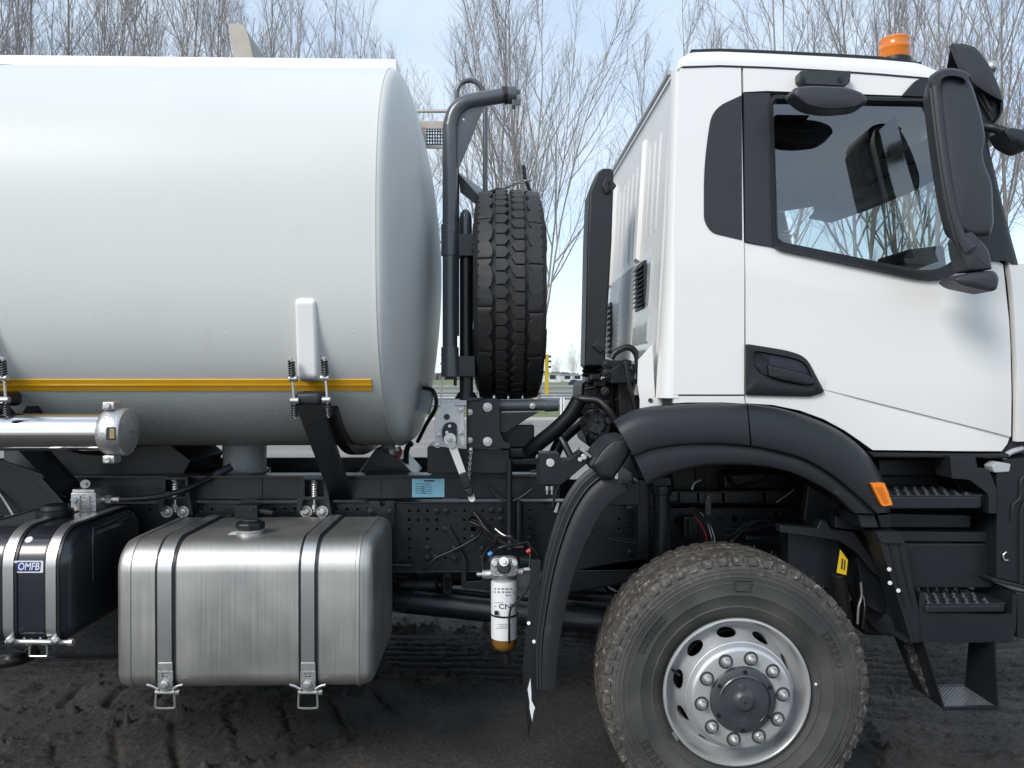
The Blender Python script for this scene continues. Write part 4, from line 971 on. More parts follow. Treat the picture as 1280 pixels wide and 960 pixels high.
# ------------------------------------------------------------------ tyres
def tyre_mesh(name, R=.56, hw=.165, nshoulder=16, ncent=32, lug=False, seed=1):
    mb = MB(); r = random.Random(seed); rg = R-.020
    dg_ = .009 if lug else .024; rg = R-dg_
    prof = [(.287, -hw*.72), (.292, -hw*.80), (.30, -hw*.86), (.315, -hw*.90), (.325, -hw*.955), (.345, -hw*1.01), (.352, -hw*1.035), (.357, -hw*1.02), (.40, -hw*1.09), (.404, -hw*1.11), (.408, -hw*1.10), (.44, -hw*1.12), (.452, -hw*1.118), (.454, -hw*1.132), (.457, -hw*1.114), (.468, -hw*1.108), (.470, -hw*1.122), (.473, -hw*1.104), (.479, -hw*1.115), (.483, -hw*1.09), (.493, -hw*1.078), (.495, -hw*1.09), (.498, -hw*1.07), (.505, -hw*1.055), (.509, -hw*1.06), (.513, -hw*1.04), (rg-.008, -hw*.985), (rg, -hw*.93), (rg+.003, 0)]
    prof += [(a, -h) for a, h in reversed(prof[:-1])]
    mb.loft([[Vector((a*math.cos(2*math.pi*k/144), a*math.sin(2*math.pi*k/144), h)) for k in range(144)] for a, h in prof], closed=True)
    def crown(h): return R-.30*h*h-(0.0 if abs(h) < hw*.85 else (abs(h)-hw*.85)*.25)
    def block(pts, top=0.0, base=None, jit=0.0):
        # pts: (angle, h) outline; raised from the groove floor
        n = len(pts); V = []; F = []
        cx = sum(p[0] for p in pts)/n; ch = sum(p[1] for p in pts)/n
        for lev in (0, 1, 2):
            for a, h in pts:
                rr = (rg-.006) if lev == 0 else crown(h)+top-(.0022 if lev == 1 else 0)
                k = 1.0 if lev < 2 else .965
                aa, hh = cx+(a-cx)*k, ch+(h-ch)*k
                if jit and lev: rr += r.uniform(-jit, jit)*.5
                V.append(Vector((rr*math.cos(aa), rr*math.sin(aa), hh)))
        for L in (0, 1):
            for i in range(n): F.append((L*n+i, L*n+(i+1) % n, (L+1)*n+(i+1) % n, (L+1)*n+i))
        # the top face as a strip: outline comes as left side then right side
        m = n//2; F += [(2*n+i, 2*n+i+1, 2*n+n-2-i, 2*n+n-1-i) for i in range(m-1)]
        mb._new(V, F)
    def strip(a0, a1, f0, f1, n=6, **k):
        L = [(lerp(a0, a1, i/n), f0(i/n)) for i in range(n+1)]; Rr = [(lerp(a0, a1, i/n), f1(i/n)) for i in range(n, -1, -1)]
        block(L+Rr, **k)
    for sgn in (-1, 1):
        ns = nshoulder
        for k in range(ns):
            a0 = 2*math.pi*k/ns+(0 if sgn < 0 else .05); a1 = 2*math.pi*(k+1)/ns+(0 if sgn < 0 else .05)
            g = .0030/R if not lug else .0055/R
            if lug:
                wn_ = r.uniform(.14, .20); dp_ = r.uniform(.80, .88)
                strip(a0+.0008/R, a1-.0008/R, lambda t: sgn*hw*(dp_ if abs(t-.5) < wn_ else 1.02), lambda t: sgn*hw*.47, n=12, jit=.0006)
                # lug running down onto the sidewall
                V = []; am = a0; wd = (a1-a0)*.26
                for rr, hh, ww in ((R-.006, .99, 1.25), (R-.016, 1.035, 1.2), (R-.036, 1.062, 1.0), (R-.040, 1.03, .95)):
                    for s_ in (-1, 1): V.append(Vector((rr*math.cos(am+s_*wd*ww), rr*math.sin(am+s_*wd*ww), sgn*hw*hh)))
                for rr, hh, ww in ((R-.008, .9, 1.25), (R-.018, .96, 1.2), (R-.036, .98, 1.0), (R-.040, .98, .95)):
                    for s_ in (-1, 1): V.append(Vector((rr*math.cos(am+s_*wd*ww), rr*math.sin(am+s_*wd*ww), sgn*hw*hh)))
                mb._new(V, [(0,1,3,2), (2,3,5,4), (4,5,7,6), (0,2,10,8), (2,4,12,10), (4,6,14,12), (1,9,11,3), (3,11,13,5), (5,13,15,7), (0,8,9,1)])
            else:
                # long rib with little notches bitten out of both edges
                nn = 16
                def fo(t):
                    x = (t*4) % 1; return sgn*hw*(.925 if .42 < x < .62 else .985)
                def fi(t):
                    x = (t*2+.25) % 1; return sgn*hw*(.66 if .42 < x < .58 else (.56+.035*math.sin(t*4*math.pi)))
                strip(a0+g, a1-g, fo, fi, n=nn)
        for k in range(ncent):
            p = 2*math.pi/ncent; a0 = p*(k+(0 if sgn < 0 else .5)); g = (.0045 if lug else .0032)/R
            strip(a0+g, a0+p-g, lambda t: sgn*hw*(.45-.03*abs(2*t-1)), lambda t: sgn*hw*((.05 if lug else .035)+(.16 if lug else .13)*abs(2*t-1)) if not lug else sgn*hw*(.06+.08*abs(2*t-1)), n=4)
    # sidewall relief: small raised panels and whiskers
    for sgn in (-1, 1):
        for a0, n, rr0, rr1, wd in ((.25, 5, .425, .455, .055), (1.45, 1, .425, .470, .16), (2.35, 6, .43, .455, .05), (3.6, 6, .42, .455, .05), (4.9, 5, .43, .455, .06)):
            for i in range(n):
                aa = a0+i*wd*1.35
                for (ra, rb, ta_, tb_) in ((rr0, rr0+.003, 0, wd), (rr1-.003, rr1, 0, wd), (rr0, rr1, 0, .006), (rr0, rr1, wd-.006, wd)):
                    V = []
                    for h in (1.085, 1.16):
                        for rr, t in ((ra, ta_), (ra, tb_), (rb, tb_), (rb, ta_)): V.append(Vector((rr*math.cos(aa+t), rr*math.sin(aa+t), sgn*hw*h)))
                    mb._new(V, [(4, 5, 6, 7), (0, 1, 5, 4), (1, 2, 6, 5), (2, 3, 7, 6), (3, 0, 4, 7)])
        for i in range(90):
            aa = r.uniform(0, 6.283); L = r.uniform(.004, .012)
            mb.cyl((math.cos(aa)*(R-.03), math.sin(aa)*(R-.03), sgn*hw*1.04), (math.cos(aa+r.uniform(-.01, .01))*(R-.024+L*.5), math.sin(aa)*(R-.024+L*.5), sgn*(hw*1.05+L)), .0007, 3, cap=False)
        if lug:
            for i in range(70):
                aa = r.uniform(0, 6.283); L = r.uniform(.006, .014); h = r.uniform(-.9, .9)*hw
                mb.cyl((math.cos(aa)*(R-.01), math.sin(aa)*(R-.01), h), (math.cos(aa+r.uniform(-.012, .012))*(R+L), math.sin(aa+r.uniform(-.012, .012))*(R+L), h+r.uniform(-.003, .003)), .0007, 3, cap=False)
    return mb.mesh(name, 32, merge=False)
# spare wheel, upright behind the cab with its axle along the truck
SPX = (W(592, 400, 3.75).x+W(683, 400, 3.75).x)/2
sw = MB(); MS = Matrix.Translation((SPX, 4.21, 2.262)) @ Matrix.Rotation(math.pi/2, 4, 'Y')
sw.lathe([(.27, -.13), (.287, -.15), (.292, -.155), (.285, -.12), (.27, -.09), (.26, .06), (.2, .09), (.14, .09), (.02, .09)], MS, 48); spare = sw.build('spare_wheel', M_['silver'], T, smooth=40)
tm = tyre_mesh('tyre', hw=.158, nshoulder=15, ncent=54); tm.transform(MS @ Matrix.Rotation(.3, 4, 'Z')); link('tyre', tm, M_['rubber'], spare)

# ------------------------------------------------------------------ crane post and its carrier
Yp = 3.86
def pvec(pts, Y): return [P3(p[0], p[1], Y) for p in pts]
mb = MB(); mb.tube(pvec([(562.5, 440), (562.5, 300), (562.5, 175)], Yp)+pvec([(563.5, 155), (569, 139), (581, 129), (596, 125), (632, 119)], Yp), PL(9.3, Yp), 28, sub=6); post = mb.build('crane_post', M_['post'], T, smooth=50)
mb = MB(); mb.pprism([(571, 134), (585, 128), (606, 133), (600, 146), (579, 198), (571, 215)], Yp-.006, .012, .001)
gs = mb.build('gusset', M_['post'], post)
cutholes(gs, [(580, 149, .008)], .01, Yp, 'gusset')
mb = MB(); mb.cyl(P3(629, 119.5, Yp), P3(635, 118.5, Yp), PL(11, Yp), 24); mb.build('rubber_ring', M_['hose'], post)
mb = MB(); mb.cyl(P3(634, 119, Yp), P3(646, 119, Yp), PL(11, Yp), 24, bev=.006); mb.pbox(640, 109, 645, 132, Yp-.03, .06, .004); hd = mb.build('crane_head', M_['post'], post)
mb = MB(); mb.pbox(645, 112, 651, 117, Yp-.03, .012, .002); mb.build('lug', M_['post'], hd)
mb = MB(); mb.pbox(645, 122, 651, 131, Yp-.03, .012, .002); mb.build('lug', M_['post'], hd)
mb = MB(); mb.cyl(P3(648, 124, Yp-.03), P3(648, 124, Yp+.03), .007, 12); mb.build('pin', M_['zinc'], hd)
for y0, y1, hwp in ((281, 320, 11), (434, 471, 11)):
    mb = MB(); mb.cyl(P3(562.5, y0, Yp), P3(562.5, y1, Yp), PL(hwp, Yp), 28, bev=.002); mb.cyl(P3(562.5, y0+9, Yp), P3(562.5, y0+10, Yp), PL(hwp+.5, Yp), 28)
    cl = mb.build('collar', M_['post'], post)
    mb = MB(); mb.pbox(573, y0+11, 594, y1, Yp-.01, .10, .004); mb.build('carrier_block', M_['frame'], cl)
    mb = MB(); mb.cyl(P3(553, (y0+y1)/2+2, Yp-.02), P3(550.5, (y0+y1)/2+2, Yp-.02), .006, 6); mb.build('grub_screw', M_['zinc'], cl)
mb = MB(); mb.tube(pvec([(583, 500), (583, 300)], Yp+.05), PL(8.6, Yp), 20, smooth=False); mb.build('carrier_post', M_['frame'], T)
mb = MB(); mb.cyl(P3(582, 305, Yp+.07), P3(582, 275, Yp+.07), PL(8, Yp), 20); mb.ball(P3(582, 275, Yp+.07), PL(8, Yp), PL(8, Yp), PL(14, Yp), 20); mb.build('post_cap', M_['post'], T)
mb = MB(); mb.cyl(P3(583, 498, Yp+.04), P3(583, 490, Yp+.04), PL(15, Yp), 20, r2=PL(10, Yp)); mb.build('post_foot', M_['frame'], T)
mb = MB(); mb.cyl(P3(569, 482, Yp), P3(569, 471, Yp), .008, 8); mb.pbox(556, 471, 571, 474, Yp-.02, .05, .003); mb.build('clamp', M_['frame'], T)
mb = MB(); mb.tube(pvec([(553, 472), (552, 490), (551.5, 505)], Yp-.02), .004, 6); mb.build('winch_rope', M_['lgrey'], T)
# arched hand rail with the steps behind the dome
Yh = 4.35
mb = MB(); mb.tube(pvec([(571, 420), (571, 250), (571, 128)], Yh)+pvec([(571.5, 113), (577, 104), (587, 100.5), (597, 104), (604, 113), (606.5, 122)], Yh)+pvec([(606.5, 150), (606.5, 245), (606.5, 330)], Yh), PL(3.2, Yh), 14, sub=5); mb.build('hand_rail', M_['post'], T, smooth=50)
def tread_plate(q, name, m, nu, nv, parent=T, thick=.006, bar=.010, rise=.0035):
    # q: four corners; raised diagonal bars in alternating directions
    mb = MB(); n_ = (q[1]-q[0]).cross(q[3]-q[0]).normalized()
    if n_.z < 0: n_ = -n_
    mb.loft([[v-n_*thick for v in q], q], closed=True, caps=True); U = (q[1]-q[0]).normalized(); V_ = (q[3]-q[0]).normalized()
    for i in range(nu):
        for j in range(nv):
            a = q[0].lerp(q[1], (i+.5)/nu); b = q[3].lerp(q[2], (i+.5)/nu); c = a.lerp(b, (j+.5)/nv)
            d = (U+V_*(1 if (i+j) % 2 else -1)).normalized(); s_ = n_.cross(d)
            v = [c-d*bar+n_*.0002, c+s_*bar*.35, c+d*bar, c-s_*bar*.35]; mb._new([x+n_*.0001 for x in v]+[c+n_*rise], [(0, 1, 4), (1, 2, 4), (2, 3, 4), (3, 0, 4)])
    return mb.build(name, m, parent, smooth=0, merge=False)
q = [P3(572, 252, 4.05)*1, P3(600, 254, 4.02), P3(607, 216, 4.62), P3(573, 216, 4.66)]
q = [W(602, 255, 4.0), W(574, 217, 4.02), W(574, 216.5, 4.5), W(604, 216.5, 4.5)]
tp = tread_plate([Vector((W(573, 217, 4.1).x, 4.1, W(573, 217, 4.1).z)), Vector((W(603, 253, 4.1).x, 4.1, W(603, 253, 4.1).z)), W(608, 240, 4.7), W(573, 215, 4.7)], 'step_plate', M_['frame'], 5, 7)
mb = MB(); a_, b_ = W(573, 217, 4.09), W(604, 256, 4.09); mb.prism([(a_.x, a_.z), (b_.x, b_.z+.02), (b_.x, b_.z-.03), (a_.x+.01, a_.z-.10)], 4.075, 4.088, .002); mb.build('step_rim', M_['frame'], T)
# walkway rail and grating end visible between dome and post
Yg = 4.9
mb = MB(); mb.tube(pvec([(500, 139), (556, 139), (600, 139.5)], Yg), .011, 10); mb.build('walkway_rail', mat('galvanised_tube', (.45, .42, .40), .5, metal=.4), T)
M_['galvtan'] = mat('weathered_grating', (.42, .37, .33), .6, metal=.2, var=.1)
mb = MB(); mb.pbox(520, 151, 556, 161, Yg-.1, .02, .002); mb.pbox(527, 161, 532, 185, Yg-.1, .02, .002); mb.pbox(532, 181, 556, 185, Yg-.1, .02, .002)
gr = mb.build('grating_frame', M_['galvtan'], T)
mb = MB()
for i in range(8): mb.pbox(533+i*3.3, 161.5, 534.6+i*3.3, 181, Yg-.09, .004)
for j in range(5): mb.pbox(532, 163.5+j*4, 556, 165+j*4, Yg-.085, .004)
tag(mb.build('grating', M_['ink'], gr), kind='stuff')
# chain with turnbuckle over the spare tyre
mb = MB(); mb.tube([P3(600, 242, 4.15), P3(614, 240, 4.15), P3(622, 238, 4.15)], .006, 6); mb.cyl(P3(613, 240.5, 4.15), P3(624, 237, 4.15), .012, 12, bev=.003); tb_ = mb.build('turnbuckle', M_['frame'], T)
lk = MB(); lk.tube([(.02*math.cos(t), 0, .008*math.sin(t)) for t in [2*math.pi*i/10 for i in range(11)]], .0035, 6, smooth=False); lk = lk.mesh('chain_link', 60); lk.materials.append(M_['zinc'])
cp = [P3(624, 237, 4.15), P3(634, 233.5, 4.15), P3(645, 228.5, 4.15), P3(662, 225, 4.15)]
for i in range(8):
    t = (i+.5)/8; x = t*3; k = min(int(x), 2); p = cp[k].lerp(cp[k+1], x-k); d = cp[k+1]-cp[k]
    link('chain_link', lk, None, tb_, M=Matrix.Translation(p) @ Matrix.Rotation(-math.atan2(d.z, d.x), 4, 'Y') @ Matrix.Rotation(math.pi/2*(i % 2), 4, 'X'))
mb = MB(); mb.cyl(P3(654.5, 207, 4.2), P3(656, 222, 4.2), .011, 10); mb.cyl(P3(656, 222, 4.2), P3(664, 242, 4.2), .011, 10); mb.build('clamp_rod', M_['frame'], T)

# ---- winch, its carrier box and the push arm
Yw = 3.84
mb = MB(); mb.pprism([(583, 500), (590, 498), (624, 498.5), (625, 540), (630, 552), (638, 556), (638, 561), (583, 561)], Yw, .14, .004); bx = mb.build('winch_carrier', M_['frame'], T)
for p in ((609.5, 509), (609.5, 552)):
    mb = MB(); mb.cyl(W(p[0], p[1], Yw), W(p[0], p[1], Yw-.006), .023, 24, bev=.002); mb.cyl(W(p[0], p[1], Yw-.006), W(p[0], p[1], Yw-.022), .014, 6, bev=.002); mb.build('bolt', M_['zinc'], bx)
for p in ((587, 515), (587, 550)): link('bolt', BOLT_SZ, None, bx, loc=W(p[0], p[1], Yw-.001))
for p in ((606, 514), (620, 512), (606, 559), (618, 556)): pass
mb = MB(); mb.pprism([(583, 497), (606, 497), (600, 500), (583, 503)], Yw-.02, .05, .003); mb.pbox(583, 498, 584.5, 562, Yw-.03, .03, .002); mb.build('carrier_lip', M_['frame'], bx)
mb = MB()
out = [(545, 556), (544, 545), (543, 528), (545, 515), (551, 507), (557, 505), (561, 502.5), (566, 503.5), (569, 508), (580, 508), (581, 556)]
mb.pprism(out, Yw-.06, .012, .003); wp = mb.build('winch_plate', M_['lgrey'], bx)
mb = MB(); mb.cyl(W(559, 521, Yw-.055), W(559, 521, Yw+.0), .022, 24); mb.pbox(574, 508, 580, 557, Yw-.062, .05, .003); mb.build('winch_drum', M_['lgrey'], bx)
mb = MB(); mb.cyl(W(558.5, 521, Yw-.061), W(558.5, 521, Yw-.064), PL(3.6, Yw), 20); mb.build('hole', M_['ink'], wp)
mb = MB(); mb.pprism(rpoly([(554, 552), (552, 538), (556, 529), (565, 527), (571, 530), (571, 555), (557, 553)], 4), Yw-.074, .010, .002); rt = mb.build('ratchet_plate', M_['bplastic'], wp)
for p in ((562, 532.5), (558.5, 540.5)):
    mb = MB(); mb.cyl(W(p[0], p[1], Yw-.074), W(p[0], p[1], Yw-.078), .008, 12); mb.build('rivet', M_['wlabel'], rt)
for p in ((576, 512), (576, 541), (549, 543), (547, 556), (561, 556)): link('bolt', BOLT_SZ, None, wp, loc=W(p[0], p[1], Yw-.063))
h0, h1 = W(562.5, 549, Yw-.09), W(590, 623, Yw-.09); hd_ = (h1-h0).normalized()
mb = MB(); nrm = Vector((hd_.z, 0, -hd_.x)); 
def flatbar(mb, a, b, wa, wb, y0, y1, bev=.002): mb.prism([((a+nrm*wa).x, (a+nrm*wa).z), ((a-nrm*wa).x, (a-nrm*wa).z), ((b-nrm*wb).x, (b-nrm*wb).z), ((b+nrm*wb).x, (b+nrm*wb).z)], y0, y1, bev)
flatbar(mb, h0, h1, .020, .015, Yw-.10, Yw-.086); mb.cyl(h0+Vector((0, -.016, 0)), h0+Vector((0, .01, 0)), .030, 20, bev=.003); mb.cyl(h1+Vector((0, -.012, 0)), h1+Vector((0, .005, 0)), .015, 16)
hn = mb.build('winch_handle', M_['lgrey'], bx)
mb = MB(); g0, g1 = h0.lerp(h1, .56), h0.lerp(h1, .95); flatbar(mb, g0, g0.lerp(g1, .66), .017, .018, Yw-.125, Yw-.09, .007); flatbar(mb, g0.lerp(g1, .67), g1, .018, .015, Yw-.12, Yw-.09, .007); mb.build('grip', M_['hose'], hn)
mb = MB(); mb.cyl(h0+Vector((0, -.016, 0)), h0+Vector((0, -.026, 0)), .013, 6, bev=.002); mb.cyl(h0.lerp(h1, .08)+Vector((0, -.016, 0)), h0.lerp(h1, .08)+Vector((0, -.02, 0)), .02, 16); mb.build('handle_nut', M_['zinc'], hn)
lk2 = MB(); lk2.tube([(.011*math.cos(t)*.55, 0, .012*math.sin(t)) for t in [2*math.pi*i/8 for i in range(9)]], .0022, 5, smooth=False); lk2 = lk2.mesh('chain_link', 60); lk2.materials.append(M_['zinc'])
mb = MB(); mb.ball(P3(588.5, 562, Yw-.02), .013, .013, .013, 12); mb.build('ring_bolt', M_['zinc'], bx)
for i in range(11):
    p = P3(588.5, 565, Yw-.03).lerp(P3(585.5, 599, Yw-.06), i/10); link('chain_link', lk2, None, bx, M=Matrix.Translation(p) @ Matrix.Rotation(math.pi/2*(i % 2), 4, 'Z'))
mb = MB(); mb.cyl(P3(622, 507, Yw+.07), P3(697, 506, Yw+.07), PL(7.2, Yw+.07), 22, bev=.003); mb.cyl(P3(680, 507, Yw+.07), P3(698, 506, Yw+.07), PL(7.9, Yw+.07), 22, bev=.004); mb.cyl(P3(621, 507, Yw+.07), P3(627, 507, Yw+.07), PL(8.4, Yw+.07), 22, bev=.004); arm = mb.build('push_arm', M_['post'], T)
link('bolt', BOLT_SZ, None, arm, loc=W(665.5, 507, Yw+.042))
mb = MB(); mb.pprism([(621, 516), (674, 515), (658, 524), (633, 541), (621, 541)], Yw+.04, .12, .004); mb.build('arm_gusset', M_['frame'], T)
mb = MB(); mb.pprism([(534, 559), (538, 557), (583, 561), (637, 562), (637, 592), (534, 592)], Yw+.06, .3, .006); mb.build('carrier_base', M_['frame'], T)
mb = MB(); mb.pbox(626, 531, 668, 560, Yw+.22, .2, .01); mb.pbox(636, 560, 670, 573, Yw+.2, .25, .01); mb.build('control_box', M_['frame'], T)
mb = MB(); mb.pprism([(640, 575), (668, 573), (690, 573), (690, 581), (640, 581)], Yw+.16, .1, .004); mb.pbox(640, 593, 690, 597, Yw+.12, .05, .003); mb.build('bracket_arm', M_['frame'], T)
mb = MB(); mb.cyl(P3(637, 575, 3.86), P3(637, 628, 3.86), PL(3.2, 3.86), 14, bev=.003); mb.cyl(P3(637, 628, 3.86), P3(637, 668, 3.86), PL(4, 3.86), 14, bev=.003); mb.build('gas_strut', M_['hose'], T)
mb = MB(); mb.cyl(P3(637, 668, 3.86), P3(637, 684, 3.86), PL(2.4, 3.86), 12); mb.ball(P3(637, 684, 3.86), .014); mb.build('strut_end', M_['zinc'], T)
mb = MB(); mb.cyl(P3(648.5, 626, 3.9), P3(648.5, 676, 3.9), PL(5.6, 3.9), 16, bev=.005); mb.build('vent_tube', M_['frame'], T)
mb = MB(); mb.tube(pvec([(611, 610), (622, 621), (636, 626), (650, 622), (665, 611)], 3.87), PL(1.9, 3.87), 8); mb.build('wire_bracket', M_['frame'], T)

# ---- fuel filter with its head and hoses
Yq = 3.5
cf = W(630.3, 770, Yq); rf = PL(16.6, Yq)
z = lambda py: W(630, py, Yq).z
mb = MB(); mb.lathe([(.01, z(796)), (rf*.99, z(796)), (rf, z(794)), (rf, z(728)), (rf*.97, z(725)), (.01, z(725))], Matrix.Translation((cf.x, Yq, 0)), 40); fl = mb.build('fuel_filter', M_['whitep'], T, smooth=50)
mb = MB(); mb.lathe([(.005, z(812)), (rf*.35, z(812)), (rf*.75, z(810)), (rf*.93, z(804)), (rf*.97, z(796.5)), (.01, z(796.2))], Matrix.Translation((cf.x, Yq, 0)), 36); wb = mb.build('water_bowl', M_['bowl'], fl, smooth=50)
mb = MB(); mb.cyl((cf.x+.01, Yq, z(812)), (cf.x+.01, Yq, z(830)), .008, 10); mb.cyl((cf.x+.01, Yq, z(816)), (cf.x+.01, Yq, z(820)), .014, 10); mb.build('drain_tap', M_['hose'], wb)
mb = MB(); mb.lathe([(.01, z(726)), (rf*.9, z(725.5)), (rf*.98, z(722)), (rf*1.04, z(716)), (rf*.9, z(713)), (rf*.8, z(700)), (.01, z(699))], Matrix.Translation((cf.x, Yq+.01, 0)), 36)
mb.pprism(rpoly([(613, 718), (613, 703), (617, 698), (640, 697), (647, 700), (648, 716), (643, 721), (617, 721)], 3), Yq-.05, .05, .004)
mb.cyl(P3(603, 718, Yq-.01), P3(654, 715, Yq-.01), .019, 16, bev=.003); mb.build('filter_head', M_['cast'], fl)
mb = MB(); mb.cyl(P3(630, 709, Yq-.05), P3(630, 709, Yq-.10), .032, 20, r2=.025, bev=.004); mb.build('primer_pump', M_['hose'], fl)
mb = MB(); mb.cyl(P3(630, 702, Yq-.05), P3(630, 702, Yq-.105), .021, 20, bev=.003); mb.cyl(P3(630, 702, Yq-.105), P3(630, 702, Yq-.115), .010, 6, bev=.002); mb.build('bleed_knob', M_['wlabel'], fl)
for px in (618.5, 643.5):
    mb = MB(); mb.cyl(P3(px, 704, Yq-.05), P3(px, 704, Yq-.066), .013, 16, bev=.002); mb.cyl(P3(px, 704, Yq-.066), P3(px, 704, Yq-.07), .008, 6); mb.build('head_bolt', M_['zinc'], fl)
mb = MB(); mb.cyl(P3(654, 713, Yq), P3(662, 712, Yq), .013, 6, bev=.002); mb.cyl(P3(662, 713, Yq), P3(668, 712, Yq), .008, 10); mb.cyl(P3(596, 718, Yq), P3(604, 718, Yq), .010, 8); mb.build('union', M_['zinc'], fl)
mb = MB(); mb.lathe([(rf+.001, z(767.6)), (rf+.0035, z(767.4)), (rf+.0035, z(765.6)), (rf+.001, z(765.4))], Matrix.Translation((cf.x, Yq, 0)), 36); mb.pbox(618, 764, 622.5, 769, Yq-rf-.008, .01, .001); mb.build('cable_tie', M_['hose'], fl)
# print on the filter can, wrapped round it
def wrap_text(txt, px, py, h, name, m, parent, sx=1.0):
    o = text_mesh(txt, name, h, m, None, Vector((0, 0, 0)), Matrix.Identity(4), thick=.0003, sx=sx)
    x0 = W(px, py, Yq-rf); a0 = math.asin(max(-1, min(1, (x0.x-cf.x)/rf)))
    for v in o.data.vertices:
        a = a0+v.co.x/rf; rr = rf+.0005+v.co.z; v.co = Vector((cf.x+rr*math.sin(a), Yq-rr*math.cos(a), x0.z+v.co.y))
    o.parent = parent; o.matrix_parent_inverse = wm(parent).inverted(); return o
M_['print'] = mat('grey_print', (.22, .23, .26), .6)
wrap_text('CNH', 635, 758.5, PL(8.5, Yq), 'filter_lettering', M_['ink'], fl, 1.25)
mb = MB()
r = random.Random(5)
for row, (x0_, x1_) in enumerate(((618, 645), (616, 645), (632, 638))):
    x = x0_
    while x < x1_:
        ww = r.uniform(1.2, 4); mb.pbox(x, 735.2+row*4, min(x+ww, x1_), 737+row*4, Yq-math.sqrt(max(0, rf**2-(W(x+ww/2, 736, Yq-rf*.95).x-cf.x)**2))-.0015, .0015); x += ww+1.2
for (x0_, x1_, yy) in ((618, 629, 753), (618, 620.5, 757.5), (622, 640, 780), (624, 640, 782.4), (620, 634, 784.8)):
    xm = (x0_+x1_)/2
    n = 6
    for i in range(n):
        xa, xb = lerp(x0_, x1_, i/n), lerp(x0_, x1_, (i+.8)/n); mb.pbox(xa, yy, xb, yy+.8, Yq-math.sqrt(max(0, rf**2-(W((xa+xb)/2, 736, Yq-rf*.95).x-cf.x)**2))-.0012, .0012)
tag(mb.build('filter_small_print', M_['print'], fl, smooth=0), kind='stuff')
mb = MB(); mb.tube([P3(664, 712, Yq), P3(662, 730, Yq-.06), P3(650, 749, Yq-rf-.01), P3(638, 762, Yq-rf-.010), P3(636.5, 790, Yq-rf-.008), P3(636, 815, Yq-.03), P3(633, 835, Yq)], PL(1.5, Yq), 8); mb.build('drain_hose', M_['hose'], T)
def hose(pts, r, m=None, name='hose'):
    mb = MB(); mb.tube([P3(*p) for p in pts], r, 8); return mb.build(name, m or M_['hose'], T, smooth=60)
hose([(612, 702, 3.6), (618, 690, 3.6), (627, 684, 3.58), (645, 681, 3.6), (661, 679, 3.62), (663, 690, 3.6), (662, 710, 3.55)], .008)
hose([(604, 715, 3.6), (603, 700, 3.65), (608, 688, 3.7), (618, 680, 3.75), (622, 668, 3.85)], .007)
hose([(590, 650, 3.97), (600, 654, 3.93), (612, 666, 3.88), (622, 675, 3.8), (640, 683, 3.72), (656, 684, 3.68)], .011)
hose([(588, 652, 3.97), (603, 660, 3.93), (610, 672, 3.85), (620, 678, 3.8), (632, 680, 3.75)], .008)
hose([(592, 640, 3.96), (604, 655, 3.92), (616, 668, 3.86), (634, 672, 3.8), (652, 680, 3.7)], .007)
hose([(604, 656, 3.93), (600, 668, 3.94), (582, 680, 3.95), (562, 690, 3.95), (546, 697, 3.95), (536, 706, 3.95), (532, 714, 3.95)], .006)
hose([(619, 661, 3.86), (628, 668, 3.84), (640, 674, 3.8), (652, 682, 3.7)], .006, M_['zinc'], 'steel_pipe')
hose([(660, 680, 3.6), (670, 690, 3.6), (672, 702, 3.6), (664, 713, 3.6)], .006)
hose([(666, 678, 3.6), (675, 690, 3.62), (676, 706, 3.62), (668, 716, 3.6)], .005)
hose([(690, 636, 3.7), (694, 620, 3.75), (700, 606, 3.8), (712, 597, 3.9)], .006)
for (px, py, m) in ((613, 692.5, 'bluep'), (661, 689, 'red')):
    mb = MB(); mb.cyl(P3(px-2.5, py+1.5, 3.55), P3(px+2.5, py-1.5, 3.55), .011, 12, bev=.003); tag(mb.build('hose_clip', M_[m], T), {'bluep': 'bright blue hose clip', 'red': 'red hose clip'}[m])
mb = MB(); mb.cyl(P3(671, 735, 3.55), P3(671, 735, 3.5), .036, 20, bev=.006); mb.cyl(P3(671, 735, 3.5), P3(671, 735, 3.485), .022, 20, bev=.003); mb.build('round_marker_lamp', M_['bplastic'], T)
mb = MB(); mb.pbox(650, 698, 668, 715, 3.58, .06, .006); mb.pbox(655, 700, 664, 706, 3.57, .02, .003); mb.build('sensor_connector', M_['bplastic'], T)

# ------------------------------------------------------------------ rear part of the front mudguard
def arcband(name, outer, inner, prof, m, parent, n=36, thick=.02, smooth=45):
    # outer/inner: pixel curves; prof: (s, Y) across the band from outer to inner
    O = resample(catmull(outer, 6), n); I = resample(catmull(inner, 6), n); mb = MB(); rows = []
    for i in range(n):
        row = []
        for s_, Y in prof:
            p = O[i].lerp(I[i], s_); row.append(W(p.x, p.y, Y))
        back = [Vector((v.x, v.y+thick, v.z)) for v in reversed(row)]
        rows.append(row+back)
    mb.loft(rows, closed=True, caps=True); return mb.build(name, m, parent, smooth=smooth)
Ym = 3.24
mg = arcband('mudguard', [(751, 579), (725, 598), (702, 634), (684, 690), (673, 750), (667, 800), (668, 862)], [(783, 613), (757, 634), (735, 672), (716, 722), (704, 775), (697, 820), (694, 863)],
        [(-.02, Ym+.16), (0, Ym+.03), (.12, Ym+.018), (.16, Ym+.004), (.30, Ym+.004), (.33, Ym+.016), (.36, Ym+.012), (.40, Ym+.004), (.44, Ym), (.62, Ym-.006), (1, Ym), (1.01, Ym+.35)], M_['plastic'], T, n=44)
